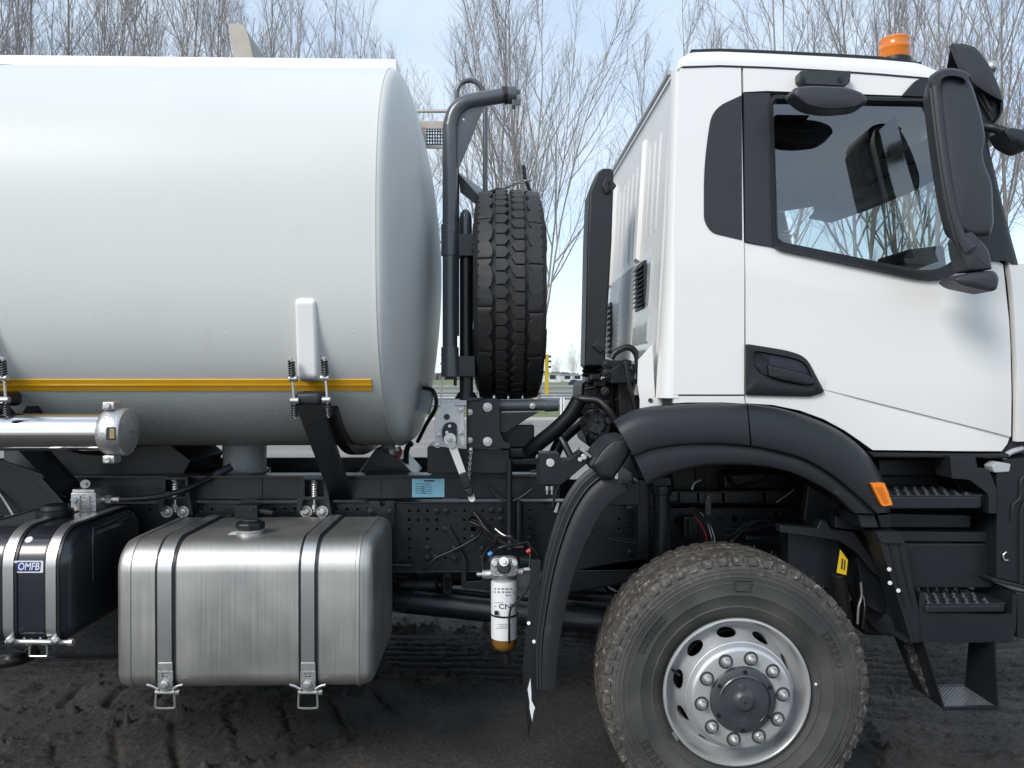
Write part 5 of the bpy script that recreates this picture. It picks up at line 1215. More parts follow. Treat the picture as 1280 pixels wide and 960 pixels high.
for off_ in (.15, .31, .41):
    O_ = resample(catmull([(751, 579), (725, 598), (702, 634), (684, 690), (673, 750), (667, 800), (668, 862)], 6), 30); I_ = resample(catmull([(783, 613), (757, 634), (735, 672), (716, 722), (704, 775), (697, 820), (694, 863)], 6), 30)
    mb = MB(); mb.tube([W(o_.lerp(i_, off_).x, o_.lerp(i_, off_).y, Ym+.004) for o_, i_ in zip(O_, I_)], .0032, 6, smooth=False); mb.build('pressed_ridge', M_['mplastic'], mg)  # lighter plastic puts the light caught along the ridges into their colour
# bracket that carries it
mb = MB(); mb.pprism([(674, 566), (699, 566), (702, 575), (712, 574), (728, 562), (738, 567), (733, 580), (702, 606), (674, 606)], 3.42, .10, .004); br = mb.build('guard_bracket', M_['frame'], T)
mb = MB(); mb.cyl(W(688, 578.5, 3.42), W(688, 578.5, 3.41), PL(5.3, 3.42), 22, bev=.002); mb.build('bolt', M_['zinc'], br)
for px in (684, 690):
    mb = MB(); mb.cyl(P3(px, 608, 3.43), P3(px, 613, 3.43), .009, 6, bev=.001); mb.cyl(P3(px, 613, 3.43), P3(px, 618, 3.43), .005, 8); mb.build('nut', M_['zinc'], br)
mb = MB(); mb.pprism([(727, 560), (740, 570), (738, 573), (725, 563)], 3.30, .10, .002); mb.cyl(P3(730, 571, 3.36), P3(730, 571, 3.31), .014, 6, bev=.002); mb.cyl(P3(725, 574, 3.36), P3(725, 574, 3.31), .010, 6); mb.build('clamp_bolt', M_['zinc'], br)
mb = MB(); mb.pbox(664, 588, 675, 591, 3.5, .03, .002); mb.pbox(664, 594, 675, 597, 3.5, .03, .002); mb.pbox(671, 581, 674, 604, 3.44, .03, .002); mb.build('bracket_tie', M_['frame'], T)
# mud flap hanging behind the guard with the white arrow marks
mb = MB(); out = [(664, 700), (660, 760), (653.5, 835), (661, 923), (676.5, 842), (674, 760), (676, 700)]
mb.pprism(out, 3.27, .008, .002); fp = mb.build('mud_flap', M_['bplastic'], T)
mb = MB(); mb.pprism([(659.5, 862), (663, 848), (664.2, 866), (664.4, 880), (668.5, 884), (665.5, 903), (662, 886), (662, 878)], 3.2665, .003); mb.pprism([(664.5, 876), (669, 885), (667, 890), (664, 884)], 3.2655, .003)
mb.build('flap_emblem', M_['wlabel'], fp)
mb = MB(); mb.tube([P3(653.6, 838, 3.268), P3(661, 922, 3.268), P3(676.5, 843, 3.268), P3(674.5, 822, 3.268)], .003, 6, smooth=False); mb.build('flap_rim', M_['plastic'], fp)
for p in ((661, 779), (667.5, 802)):
    mb = MB(); mb.cyl(W(p[0], p[1], 3.27), W(p[0], p[1], 3.262), .008, 10, bev=.002); mb.build('rivet', M_['wlabel'], fp)
mb = MB(); mb.pprism([(692, 640), (697, 628), (699, 629), (696, 641)], Ym-.002, .004); mb.build('guard_mark', M_['zinc'], mg)

# ------------------------------------------------------------------ front wheel
WY = 3.18; wc = W(921.5, 865.5, WY); WR = .56
MW = Matrix.Translation((wc.x, WY, wc.z)) @ Matrix.Rotation(math.pi/2, 4, 'X')      # local Z points toward the camera
def face(h): return MW @ Matrix.Translation((0, 0, h))
mb = MB(); mb.lathe([(.24, -.05), (.24, -.30), (.10, -.30), (.01, -.30)], MW, 40); fw = mb.build('front_wheel', M_['void'], T)
tm = tyre_mesh('tyre', R=.565, hw=.155, nshoulder=54, ncent=36, lug=True, seed=3)
to = link('tyre', tm, M_['tyre']); to.parent = fw; to.matrix_parent_inverse = Matrix.Identity(4); to.matrix_basis = MW @ Matrix.Translation((0, 0, -.168))
mb = MB()
prof = [(.283, -.060), (.285, -.015), (.295, .001), (.304, .002), (.308, -.004), (.306, -.012)]
rim = [(.306, -.012), (.309, -.004), (.306, .004), (.300, .005), (.295, .000), (.289, -.012), (.285, -.030), (.282, -.050), (.278, -.066), (.270, -.078), (.262, -.080), (.254, -.072), (.244, -.050), (.233, -.020), (.224, .010), (.216, .036), (.210, .052), (.205, .060), (.199, .064), (.193, .065), (.130, .065), (.128, .060), (.128, .02)]
# pressed disc with ten vent holes: grid faces inside each oval are left out, the rim of the hole is drawn onto the oval
def rim_mesh():
    L = [0]
    for (r0, h0), (r1, h1) in zip(rim[:-1], rim[1:]): L.append(L[-1]+math.hypot(r1-r0, h1-h0))
    def at(s_):
        i = 0
        while i < len(L)-2 and L[i+1] < s_: i += 1
        u = (s_-L[i])/max(1e-9, L[i+1]-L[i]); return lerp(rim[i][0], rim[i+1][0], u), lerp(rim[i][1], rim[i+1][1], u)
    # arc length of the hole centres
    s0 = min((abs(at(L[-1]*k/2000)[0]-.240)+(0 if at(L[-1]*k/2000)[1] < .03 else 1), L[-1]*k/2000) for k in range(2001))[1]
    A_, B_ = .041, .034; NA = 360
    ss = sorted(set([round(x, 5) for x in L]+[round(s0+B_*1.35*k/9, 5) for k in range(-9, 10)]))
    bm = bmesh.new(); grid = []; uv = {}
    for s_ in ss:
        row = []
        for k in range(NA):
            a = 2*math.pi*k/NA; r_, h = at(s_); v = bm.verts.new((r_*math.cos(a), r_*math.sin(a), h)); row.append(v); uv[v] = (s_, a)
        grid.append(row)
    ctr = [math.radians(98+36*k) for k in range(10)]
    def loc(s_, a):
        best = min(ctr, key=lambda c: abs((a-c+math.pi) % (2*math.pi)-math.pi)); da = (a-best+math.pi) % (2*math.pi)-math.pi
        return (da*.243/A_, (s_-s0)/B_, best)
    removed = set()
    for i in range(len(ss)-1):
        for k in range(NA):
            a = 2*math.pi*(k+.5)/NA; x, y, c = loc((ss[i]+ss[i+1])/2, a); q = [grid[i][k], grid[i][(k+1) % NA], grid[i+1][(k+1) % NA], grid[i+1][k]]
            if x*x+y*y < 1: removed.update(q)
            else: bm.faces.new(q)
    for v in removed:
        if v.link_faces:
            s_, a = uv[v]; x, y, c = loc(s_, a); m = math.hypot(x, y); x, y = x/m, y/m; s2, a2 = s0+y*B_, c+x*A_/.243; r_, h = at(s2); v.co = Vector((r_*math.cos(a2), r_*math.sin(a2), h))
    edge = [e for e in bm.edges if len(e.link_faces) == 1 and e.verts[0] in removed and e.verts[1] in removed]
    ex = bmesh.ops.extrude_edge_only(bm, edges=edge)
    for g in ex['geom']:
        if isinstance(g, bmesh.types.BMVert):
            rr = math.hypot(g.co.x, g.co.y); g.co = Vector((g.co.x*(rr-.006)/rr, g.co.y*(rr-.006)/rr, g.co.z-.012))
    loose = [v for v in bm.verts if not v.link_faces]; bmesh.ops.delete(bm, geom=loose, context='VERTS')
    bmesh.ops.recalc_face_normals(bm, faces=bm.faces)
    me = bpy.data.meshes.new('rim'); bm.to_mesh(me); bm.free(); me.transform(MW)
    me.polygons.foreach_set('use_smooth', [True]*len(me.polygons)); me.set_sharp_from_angle(angle=math.radians(45)); return me
rimo = link('rim', rim_mesh(), M_['silver'], fw)
mb = MB(); mb.lathe([(.222, .0), (.2225, .004), (.218, .006)], face(.028), 80); mb.build('edge_line', M_['silver'], rimo)
nb = MB(); nb.cyl((0, 0, 0), (0, 0, .007), .0215, 24, bev=.0015); nb.cyl((0, 0, .007), (0, 0, .028), .0155, 6, bev=.0015); nb.cyl((0, 0, .028), (0, 0, .036), .0095, 12, bev=.001)
nm = nb.mesh('wheel_nut', 35); nm.materials.append(M_['zinc'])
M_['recess'] = mat('nut_recess_shade', (.05, .05, .052), .5)  # dark colour painting the shade of the countersunk seat round each nut
st_ = MB(); st_.lathe([(.0300, 0), (.0295, .0010), (.0215, .0010), (.0210, 0)], Matrix.Identity(4), 28); st_ = st_.mesh('nut_seat', 40); st_.materials.append(M_['recess'])
for k in range(10):
    a = math.radians(6+36*k); link('nut_seat', st_, None, rimo, M=face(.0652) @ Matrix.Translation((.167*math.cos(a), .167*math.sin(a), 0))); link('wheel_nut', nm, None, fw, M=face(.0655) @ Matrix.Translation((.167*math.cos(a), .167*math.sin(a), 0)) @ Matrix.Rotation(a*1.7+k, 4, 'Z'))
mb = MB(); mb.lathe([(.134, .02), (.134, .075), (.131, .082), (.126, .085), (.09, .087), (.05, .090), (.040, .093), (.030, .104), (.020, .106), (.004, .106)], MW, 60); hc = mb.build('hub_cap', M_['hubgrey'], fw, smooth=35)
mb = MB()
for k in range(6):
    a = math.radians(28+60*k); p = Vector((.118*math.cos(a), .118*math.sin(a), 0)); mb.cyl(face(.084) @ p, face(.092) @ p, .0085, 6, bev=.001)
tag(mb.build('hub_bolts', M_['frame'], hc), kind='stuff')
mb = MB(); p = Vector((-.012, .058, 0)); mb.cyl(face(.085) @ p, face(.099) @ p, .014, 16, bev=.002); mb.cyl(face(.099) @ p, face(.101) @ p, .008, 6); mb.build('oil_plug', M_['post'], hc)
mb = MB(); mb.tube([face(.090) @ Vector((.100*math.cos(a), .100*math.sin(a), 0)) for a in [math.radians(x) for x in range(55, 165, 6)]], .004, 6); mb.build('cast_ridge', M_['post'], hc)
mb = MB(); mb.tube([face(.089) @ Vector((.104*math.cos(a), .104*math.sin(a), 0)) for a in [math.radians(x) for x in range(-50, 48, 6)]], .0025, 6); mb.build('cast_ridge', M_['frame'], hc)
o = text_mesh('FPT10', 'cast_lettering', .022, M_['post'], None, Vector((-.02, -.072, .0885)), Matrix.Rotation(math.radians(-172), 4, 'Z'), thick=.0012); o.data.transform(MW); o.parent = hc; o.matrix_parent_inverse = wm(hc).inverted()
mb = MB(); a = math.radians(163); mb.tube([face(-.05) @ Vector((.272*math.cos(a), .272*math.sin(a), 0)), face(-.02) @ Vector((.262*math.cos(a), .262*math.sin(a), 0)), face(-.0) @ Vector((.250*math.cos(a), .250*math.sin(a), 0))], .005, 8); mb.build('valve_stem', M_['hose'], rimo)
for px, py, s_ in ((1019.5, 855, .006), ):
    mb = MB(); v = W(px, py, WY-.012); mb.cyl(v, v+Vector((0, -.004, 0)), s_, 12, bev=.001); mb.build('tyre_marker', M_['wlabel'], to)
mb = MB(); v0, v1 = W(841, 916, WY-.006), W(847, 925, WY-.006); mb.cyl(v0, v1, .006, 6); mb.build('balance_weight', M_['zinc'], rimo)
# far front wheel and axle, mostly hidden
fw2 = MB(); fw2.lathe([(.28, 0), (.28, -.3), (.01, -.3)], Matrix.Translation((wc.x, 5.68, wc.z)) @ Matrix.Rotation(math.pi/2, 4, 'X'), 32); f2 = fw2.build('far_front_wheel', M_['void'], T)
t2 = link('tyre', tm, None); t2.parent = f2; t2.matrix_basis = Matrix.Translation((wc.x, 5.52, wc.z)) @ Matrix.Rotation(math.pi/2, 4, 'X')
mb = MB(); mb.cyl((wc.x, 3.5, wc.z), (wc.x, 5.4, wc.z), .08, 16); mb.ball((wc.x, 4.6, wc.z), .2, .2, .22, 20); mb.build('front_axle', M_['void'], T)
# ------------------------------------------------------------------ cab
def cabY(z): return 3.245+max(0, z-2.30)*.10+max(0, 1.75-z)*.05
def side(px, py, off=0.0, Yf=cabY):
    Y = 3.25
    for _ in range(6): Y = Yf(W(px, py, Y).z)+off
    return W(px, py, Y)
def panel(name, ppts, m, parent, thick=.03, off=0.0, Yf=cabY, offf=None, step=.05, cuts=(), smooth=30, edge=.004):
    pts = [side(p[0], p[1], off, Yf) for p in ppts]; bm = bmesh.new()
    vs = [bm.verts.new((p.x, 0, p.z)) for p in pts]; f = bm.faces.new(vs); f.normal_update()
    xs = [p.x for p in pts]; zs = [p.z for p in pts]
    def bis(co, no):
        bmesh.ops.bisect_plane(bm, geom=bm.verts[:]+bm.edges[:]+bm.faces[:], plane_co=co, plane_no=no, dist=1e-5)
    bmesh.ops.triangulate(bm, faces=bm.faces[:])
    z = min(zs)+step
    while z < max(zs)-.01: bis((0, 0, z), (0, 0, 1)); z += step
    x = min(xs)+step
    while step < 1 and x < max(xs)-.01: bis((x, 0, 0), (1, 0, 0)); x += step
    for co, no in cuts: bis(co, no)
    bmesh.ops.dissolve_limit(bm, angle_limit=.001, verts=[], edges=[]) if False else None
    top = bm.faces[:]
    be = [e for e in bm.edges if len(e.link_faces) == 1]
    for v in bm.verts: v.co.y = Yf(v.co.z)+off+(offf(v.co.x, v.co.z) if offf else 0)
    r = bmesh.ops.extrude_edge_only(bm, edges=be)
    nv = [g for g in r['geom'] if isinstance(g, bmesh.types.BMVert)]
    for v in nv: v.co.y += edge; 
    ne = [g for g in r['geom'] if isinstance(g, bmesh.types.BMEdge) and all(v in set(nv) for v in g.verts)]
    # a rolled edge: first a small slanted step, then the return flange
    c = Vector((sum(xs)/len(xs), 0, sum(zs)/len(zs)))
    r2 = bmesh.ops.extrude_edge_only(bm, edges=ne)
    for g in r2['geom']:
        if isinstance(g, bmesh.types.BMVert): g.co.y += thick
    bmesh.ops.recalc_face_normals(bm, faces=bm.faces)
    ff = bm.faces[0]
    if sum(fc.normal.y*fc.calc_area() for fc in top if fc.is_valid) > 0:
        bmesh.ops.reverse_faces(bm, faces=bm.faces[:])
    me = bpy.data.meshes.new(name); bm.to_mesh(me); bm.free()
    me.polygons.foreach_set('use_smooth', [True]*len(me.polygons)); me.set_sharp_from_angle(angle=math.radians(smooth))
    return link(name, me, m, parent)
def pillow(name, ppts, m, parent, Y, depth, bulge=.02, rim=.02, Yf=None, cen=None, smooth=50, steps=6):
    cx = sum(p[0] for p in ppts)/len(ppts) if cen is None else cen[0]; cy = sum(p[1] for p in ppts)/len(ppts) if cen is None else cen[1]
    mb = MB(); rows = [[W(p[0], p[1], Y+rim)+Vector((0, depth, 0)) for p in ppts], [W(p[0], p[1], Y+rim) for p in ppts]]
    R_ = max(1e-3, max(math.hypot(p[0]-cx, p[1]-cy) for p in ppts)); e0 = min(.45, PLr(rim)/R_*.9)
    for i in range(1, steps+1):
        a = i/steps*math.pi/2; k = 1-e0*(1-math.cos(a)); rows.append([W(cx+(p[0]-cx)*k, cy+(p[1]-cy)*k, Y+rim*(1-math.sin(a))) for p in ppts])
    k0 = 1-e0
    for t in (.75, .5, .25, .02): rows.append([W(cx+(p[0]-cx)*k0*t, cy+(p[1]-cy)*k0*t, Y-bulge*(1-t*t)) for p in ppts])
    mb.loft(rows, closed=True, caps=True); return mb.build(name, m, parent, smooth=smooth)
def PLr(d): return d*FPX/3.2

XSb, XSt = side(842, 480).x, side(851, 88).x
XRb, XRt = W(819, 480, 3.34).x, W(838, 100, 3.43).x
zR0, zR1 = W(819, 497, 3.34).z, W(851, 84, 3.36).z
def xr(z): return lerp(XRb, XRt, (z-zR0)/(zR1-zR0))
def xs_(z): return lerp(XSb, XSt, (z-zR0)/(zR1-zR0))
# cab shell: rear corners, rear wall, far side, roof
mb = MB(); rows = []
nz = 24
for i in range(nz+1):
    z = lerp(zR0, zR1, i/nz); Ys_ = cabY(z); row = [Vector((xs_(z)+.02, Ys_+.001, z))]
    for k in range(9):
        a = k/8*math.pi/2; row.append(Vector((lerp(xs_(z), xr(z), math.sin(a)), Ys_+.001+.085*(1-math.cos(a)), z)))
    row += [Vector((xr(z)+.004, Ys_+.091, z)), Vector((xr(z)+.012, Ys_+.096, z)), Vector((xr(z)+.012, 2*YC-Ys_-.09, z)), Vector((xr(z)+.0, 2*YC-Ys_-.08, z)), Vector((xs_(z), 2*YC-Ys_, z)), Vector((xs_(z)+.25, 2*YC-Ys_, z))]
    rows.append(row)
mb.loft(rows)
cab = mb.build('cab_shell', M_['white'], T, smooth=40)
# near side, behind the door
Pq = [(849, 84), (926.3, 81.5), (926.8, 117), (931-1.2, 301), (930.2, 493), (842, 493), (843, 300)]
panel('rear_quarter_panel', Pq, M_['white'], cab, off=.0, step=.06)
panel('sill_panel', [(842, 495), (930.3, 495), (931, 504.5), (905, 503), (860, 503), (842, 504)], M_['white'], cab, off=.004)
# the bright pressed step round the black quarter film
panel('quarter_film', rpoly([(927, 119, 1), (927.6, 300, 1), (889, 291, 9), (880, 276, 8), (880, 205, 40), (890, 136, 30)], 6, 7), M_['bpanel'], cab, off=-.004, thick=.006, edge=.001)
out = rpoly([(926.5, 112, 1), (872, 118, 40), (868, 200, 60), (869, 300, 12), (927, 311, 1)], 8, 6)
# crease lines of the door
cA, cB = side(1000, 479), side(1266, 546); cd = (cB-cA); cn = Vector((-cd.z, 0, cd.x)).normalized()
if cn.z < 0: cn = -cn
uA, uB = side(985, 352), side(1268, 402); ud = (uB-uA); un = Vector((-ud.z, 0, ud.x)).normalized()
if un.z < 0: un = -un
def door_off(x, z):
    v = Vector((x, 0, z)); s = (v-Vector((cA.x, 0, cA.z))).dot(cn); o = 0
    fade = sstep(cA.x-.02, cA.x+.35, x)
    if s < 0: o += fade*.010*(1 if s < -.004 else s/-.004)*math.exp(min(0, s+.004)/.09)
    s2 = (v-Vector((uA.x, 0, uA.z))).dot(un)
    if s2 > 0: o += .075*min(s2, .10)
    o += .03*max(0, x-side(1200, 400).x)**2/.04*.5
    return o
pc = Vector((cA.x, 0, cA.z)); pu = Vector((uA.x, 0, uA.z))
DOOR = [(931, 303), (968, 309), (1050, 327), (1130, 343), (1160, 348.5), (1182, 346), (1206, 332), (1232, 325.5), (1252, 326), (1258, 329), (1263, 370), (1267, 430), (1268.5, 500), (1268, 548), (1264, 556), (1256, 564.5), (1091, 562.5), (1075, 551), (1056, 538), (1030, 524), (1000, 513), (965, 506), (932.5, 504)]
door = panel('cab_door', DOOR, M_['white'], T, offf=door_off, step=.045, cuts=[(pc, cn), (pc-cn*.004, cn), (pu, un), (pu+un*.10, un)])
panel('door_top_frame', [(929, 83.5), (1040, 89), (1160, 97), (1150, 104), (1143, 118), (1130, 119.5), (1000, 115), (958, 113.5), (929.5, 115)], M_['white'], door, step=.06)
panel('pillar_film', rpoly([(930, 116.5, 1), (963, 116, 3), (972, 309.5, 1), (931.5, 302, 1)], 1, 2), M_['bpanel'], door, off=-.002, thick=.02, edge=.001)
def ringpanel(name, outer, inner, m, parent, prof, n=90):
    O = catmull_closed_resample(outer, n); I = catmull_closed_resample(inner, n); mb = MB(); rows = []
    for i in range(n+1):
        o_, i_ = O[i % n], I[i % n]; row = []
        for s_, dy in prof:
            p = o_.lerp(i_, s_); row.append(side(p.x, p.y, dy))
        rows.append(row)
    mb.loft(rows); return mb.build(name, m, parent, smooth=50)
def catmull_closed_resample(pts, n):
    P = [Vector((p[0], p[1])) for p in pts]; P.append(P[0]); R2 = resample(P, n+1); return R2[:-1]
def best_align(O, I):
    n = len(O)-1; best = min(range(n), key=lambda k: sum((O[i]-I[(i+k) % n]).length for i in range(0, n, 3))); I2 = [I[(i+best) % n] for i in range(n)]; return I2+[I2[0]]
WOUT = rpoly([(961, 118, 9), (1170, 122, 3), (1213, 328, 10), (1182, 351, 16), (1150, 350.5, 30), (967, 311.5, 6)], 6, 7)
WIN = rpoly([(966.5, 126, 5), (1158, 130, 3), (1200, 318, 8), (1178, 336, 12), (1150, 338, 30), (973, 301.5, 5)], 6, 7)
ringpanel('window_seal', WOUT, WIN, M_['bplastic'], door, [(-.01, .02), (0, -.004), (.12, -.015), (.6, -.014), (.85, -.004), (1.0, .012), (1.02, .03)])
panel('window_glass', rpoly([(963, 122, 5), (1162, 126, 3), (1206, 320, 8), (1180, 341, 12), (1150, 342, 30), (969, 306, 5)], 6, 6), M_['glass'], door, off=.014, thick=.001, edge=.001, step=5)
# sticker print in the lower corner of the glass
mb = MB()
for (a, b, c, d) in ((979, 288.5, 989, 290.2), (977, 293.2, 984, 294.6), (986, 293, 990, 297), (979, 297.5, 985, 298.7), (992, 291.5, 997.5, 298)):
    q = side(a, b, .0125); q2 = side(c, d, .0125); mb.box(q.x, q2.x, q.y, q.y+.0006, q2.z, q.z)
mb.build('glass_marking', M_['print'], door)
# front corner panel beyond the door gap
def frontpanel():
    O = [(1261, 329), (1266, 365), (1270, 430), (1272, 500), (1271.5, 552)]
    mb = MB(); rows = []
    for p in resample(catmull(O, 5), 20):
        q = side(p.x, p.y, .004); rows.append([q+Vector((0, .03, 0)), q, q+Vector((.06, .010, 0)), q+Vector((.14, .05, 0)), q+Vector((.20, .14, 0)), q+Vector((.235, .30, 0)), q+Vector((.25, 1.18, 0))])
    mb.loft(rows); return mb.build('front_corner_panel', M_['white'], cab, smooth=60)
frontpanel()
mb = MB(); mb.pprism([(1244, 322), (1266, 322), (1276, 420), (1282, 560), (1250, 570), (1254, 450)], 3.305, .02, .002); mb.build('door_gap_shade', M_['ink'], cab)  # dark sheet behind the door gap, standing in for its shade
# roof
RO = [(851, 83.5), (858, 83), (900, 82), (960, 84), (1040, 88), (1100, 92.5), (1160, 97.5), (1186, 101)]
RT = [(853, 74), (862, 66.5), (900, 65.5), (960, 68), (1040, 72), (1100, 75.5), (1150, 80), (1186, 96)]
A = resample(RO, 40); B = resample(RT, 40); mb = MB(); rows = []
for a, b in zip(A, B):
    s0_ = side(a.x, a.y, -.004); t0_ = W(b.x, b.y, 3.40); row = [s0_+Vector((0, .02, 0)), s0_]
    for k in range(1, 8):
        u = k/7*math.pi/2; row.append(Vector((lerp(s0_.x, t0_.x, 1-math.cos(u)), lerp(s0_.y, 3.405, 1-math.cos(u)), lerp(s0_.z, t0_.z, math.sin(u)))))
    zt_ = t0_.z
    for Y_, dz in ((3.6, .015), (4.0, .035), (4.43, .045), (4.86, .035), (5.26, .015), (5.44, 0)): row.append(Vector((t0_.x, Y_, zt_+dz)))
    row.append(Vector((s0_.x, 2*YC-s0_.y, s0_.z))); rows.append(row)
# rounded rear edge and the slope down to the windscreen
first = [Vector((v.x-.012, v.y, v.z-.012)) for v in rows[0]]; back = [Vector((xr(zR1)+.01, v.y, min(v.z, zR1)-.01)) for v in rows[0]]
last = [Vector((v.x+.10, min(max(v.y, 3.40), 5.46), min(v.z-.06, v.z))) for v in rows[-1]]
mb.loft([back, first]+rows+[last]); roof = mb.build('cab_roof', M_['white'], cab, smooth=50)
mb = MB(); q = [side(p[0], p[1], -.005) for p in ((853, 83.5), (900, 82), (960, 84), (1040, 88.3), (1100, 92.5), (1160, 97.6))]; mb.tube([v+Vector((0, .003, 0)) for v in q], .004, 6, smooth=False); mb.build('gutter_seam', M_['ink'], roof)
mb = MB(); rows = []
for p in resample([(864, 64), (900, 62.8), (960, 65), (1040, 69), (1100, 72.5), (1152, 80)], 24):
    q = W(p.x, p.y, 3.45); rows.append([q+Vector((0, 0, -.02)), q+Vector((0, 0, .008)), q+Vector((0, .03, .008)), q+Vector((0, .03, -.02))])
mb.loft(rows, closed=True, caps=True); mb.build('roof_strip', M_['bplastic'], roof)
mb = MB(); mb.tube([(xr(zR1)-.005, 3.42, zR1+.0), (xr(zR1)-.005, 5.44, zR1+.0)], .011, 8, smooth=False); mb.build('rear_roof_edge', M_['primer'], roof)
# rear wall pressings
def rib(pxs, py0, py1, name, m, dx=-.012, w=None):
    X = XRb+.02; a = WX(pxs[0], py0, xr(2.6)+.01); b = WX(pxs[1], py1, xr(2.6)+.01); z1_, z0_ = a.z, b.z
    mb = MB(); mb.prism([(a.y, z1_), (b.y, z1_+0.0), (b.y, z0_), (a.y, z0_)], 0, 1, 0) if False else None
    y0_, y1_ = min(a.y, b.y), max(a.y, b.y); vs = []
    mb.loft([[Vector((xr(z)+.013, y0_, z)), Vector((xr(z)+.013+dx, y0_+.012, z)), Vector((xr(z)+.013+dx, y1_-.012, z)), Vector((xr(z)+.013, y1_, z))] for z in (z1_, (z0_+z1_)/2, z0_)], closed=True, caps=True)
    return mb.build(name, m, cab)
zU, zL = 2.98, 2.42
def zrib(y0_, y1_, z0_, z1_, name, m, dx=-.007, e=.012):
    mb = MB(); mb.loft([[Vector((xr(z)+.013, y0_-e*q, z)), Vector((xr(z)+.013+dx*(1-q), y0_+e*(1-q), z)), Vector((xr(z)+.013+dx*(1-q), y1_-e*(1-q), z)), Vector((xr(z)+.013, y1_+e*q, z))] for z, q in ((z0_, 1), (z0_+.015, 0), ((z0_+z1_)/2, 0), (z1_-.015, 0), (z1_, 1))], closed=True, caps=True)
    return mb.build(name, m, cab)
zrib(3.40, 3.46, 1.80, 3.08, 'rear_rib', M_['white'])
for y0_ in (3.60, 3.72, 3.84): zrib(y0_, y0_+.045, 2.50, 2.97, 'rear_rib', M_['white'])
zrib(3.98, 4.08, 2.42, 3.05, 'rear_rib', M_['white'], dx=-.02)
for y0_ in (4.18, 4.32, 4.46, 4.60, 4.74): zrib(y0_, y0_+.05, 2.45, 2.97, 'rear_rib', M_['white'])
zrib(4.92, 5.05, 2.4, 3.05, 'rear_rib', M_['white'], dx=-.02)
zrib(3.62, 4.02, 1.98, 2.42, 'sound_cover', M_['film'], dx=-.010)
zrib(4.10, 4.9, 1.9, 2.42, 'sound_cover', M_['primer'], dx=-.008)
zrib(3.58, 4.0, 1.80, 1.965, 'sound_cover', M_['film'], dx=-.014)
# louvred air outlets
def louvre(y0_, y1_, z0_, z1_):
    X = xr((z0_+z1_)/2)-.004; mb = MB(); mb.prism([(y0_+.02, z0_), (y1_, z0_), (y1_, z1_-.02), (y1_-.02, z1_), (y0_, z1_), (y0_, z0_+.02)], X-.006, X+.008, .002, axis='X'); fr_ = mb.build('louvre_frame', M_['bplastic'], cab)
    n = 9
    for k in range(n):
        z = lerp(z0_+.012, z1_-.012, (k+.5)/n); mb = MB(); mb.loft([[Vector((X-.006, y, z+.010)), Vector((X-.020, y, z-.006)), Vector((X-.017, y, z-.009)), Vector((X-.006, y, z+.004))] for y in (y0_+.012, y1_-.012)], closed=True, caps=True); mb.build('slat', M_['bplastic'], fr_)
a = WX(808, 325, xr(2.3)); b = WX(796.5, 390, xr(2.3)); louvre(min(a.y, b.y), max(a.y, b.y), b.z, a.z)
louvre(4.72, 4.88, 1.95, 2.28)
# lower flange of the rear corner
mb = MB(); mb.pprism([(798, 450), (816, 430), (819, 497), (828, 497), (828, 524), (800, 524), (800, 500), (797, 480)], 3.36, .012, .003); mb.build('corner_flange', M_['white'], cab)
mb = MB(); mb.cyl(W(813, 500.5, 3.36), W(813, 500.5, 3.357), .010, 16); mb.build('hole', M_['ink'], cab)
# floor, far side and interior
mb = MB(); mb.box(XRb+.05, 2.32, 3.32, 5.54, 1.52, 1.60, .02); mb.build('cab_floor', M_['frame'], cab)
farY = 2*YC-3.29
mb = MB(); mb.prism([(XRb+.02, 1.55), (2.2, 1.55), (2.30, 2.20), (2.10, 3.02), (2.0, 3.10), (XRt, 3.16)], farY-.02, farY+.0, .004); mb.build('far_side_panel', M_['white'], cab)
mb = MB(); mb.prism([(XRb+.05, 1.60), (2.2, 1.60), (2.25, 2.24), (2.08, 3.0), (XRt+.04, 3.10)], farY-.06, farY-.024, .004); mb.build('inner_far_trim', M_['liner'], cab)
mb = MB(); mb.box(XRt+.02, 2.04, 3.42, farY-.06, 3.085, 3.10, .004); mb.build('headliner', M_['liner'], cab)
mb = MB(); mb.box(XRt+.03, XRt+.05, 3.42, farY-.06, 1.6, 3.08, .002); mb.build('rear_trim', M_['liner'], cab)
mb = MB(); mb.prism([(3.42, 2.885), (4.34, 2.885), (4.36, 2.84), (4.42, 2.84), (farY-.06, 3.01), (farY-.06, 3.084), (3.42, 3.084)], 1.93, 2.09, .006, axis='X'); mb.build('overhead_shelf', M_['liner'], cab)
mb = MB(); mb.box(1.72, 2.24, 3.38, farY-.07, 1.62, 2.22, .04, 3); mb.pprism(rpoly([(1128, 330), (1133, 312), (1180, 306), (1184, 335)], 4), 3.9, .3, .01); mb.build('dashboard', M_['bplastic'], cab)
mb = MB(); Mw = Matrix.Translation((1.62, 3.85, 2.22)) @ Matrix.Rotation(math.radians(-35), 4, 'Y')
mb.tube([Mw @ Vector((.22*math.cos(t), .22*math.sin(t), 0)) for t in [2*math.pi*i/24 for i in range(25)]], .016, 10, smooth=False); mb.cyl(Mw @ Vector((-.2, 0, 0)), Mw @ Vector((.2, 0, 0)), .014, 8); mb.build('steering_wheel', M_['bplastic'], cab)
def seat(Yc):
    mb = MB(); mb.box(1.02, 1.50, Yc-.25, Yc+.25, 1.92, 2.06, .05, 3); s_ = mb.build('seat', M_['cloth'], T)
    mb = MB(); mb.prism([(.88, 2.05), (1.04, 2.0), (1.02, 2.62), (.90, 2.62)], Yc-.24, Yc+.24, .05, 3); mb.build('backrest', M_['cloth'], s_)
    mb = MB(); mb.cyl((1.2, Yc, 1.6), (1.2, Yc, 1.95), .12, 16); mb.build('seat_base', M_['bplastic'], s_)
seat(3.86); seat(5.0)
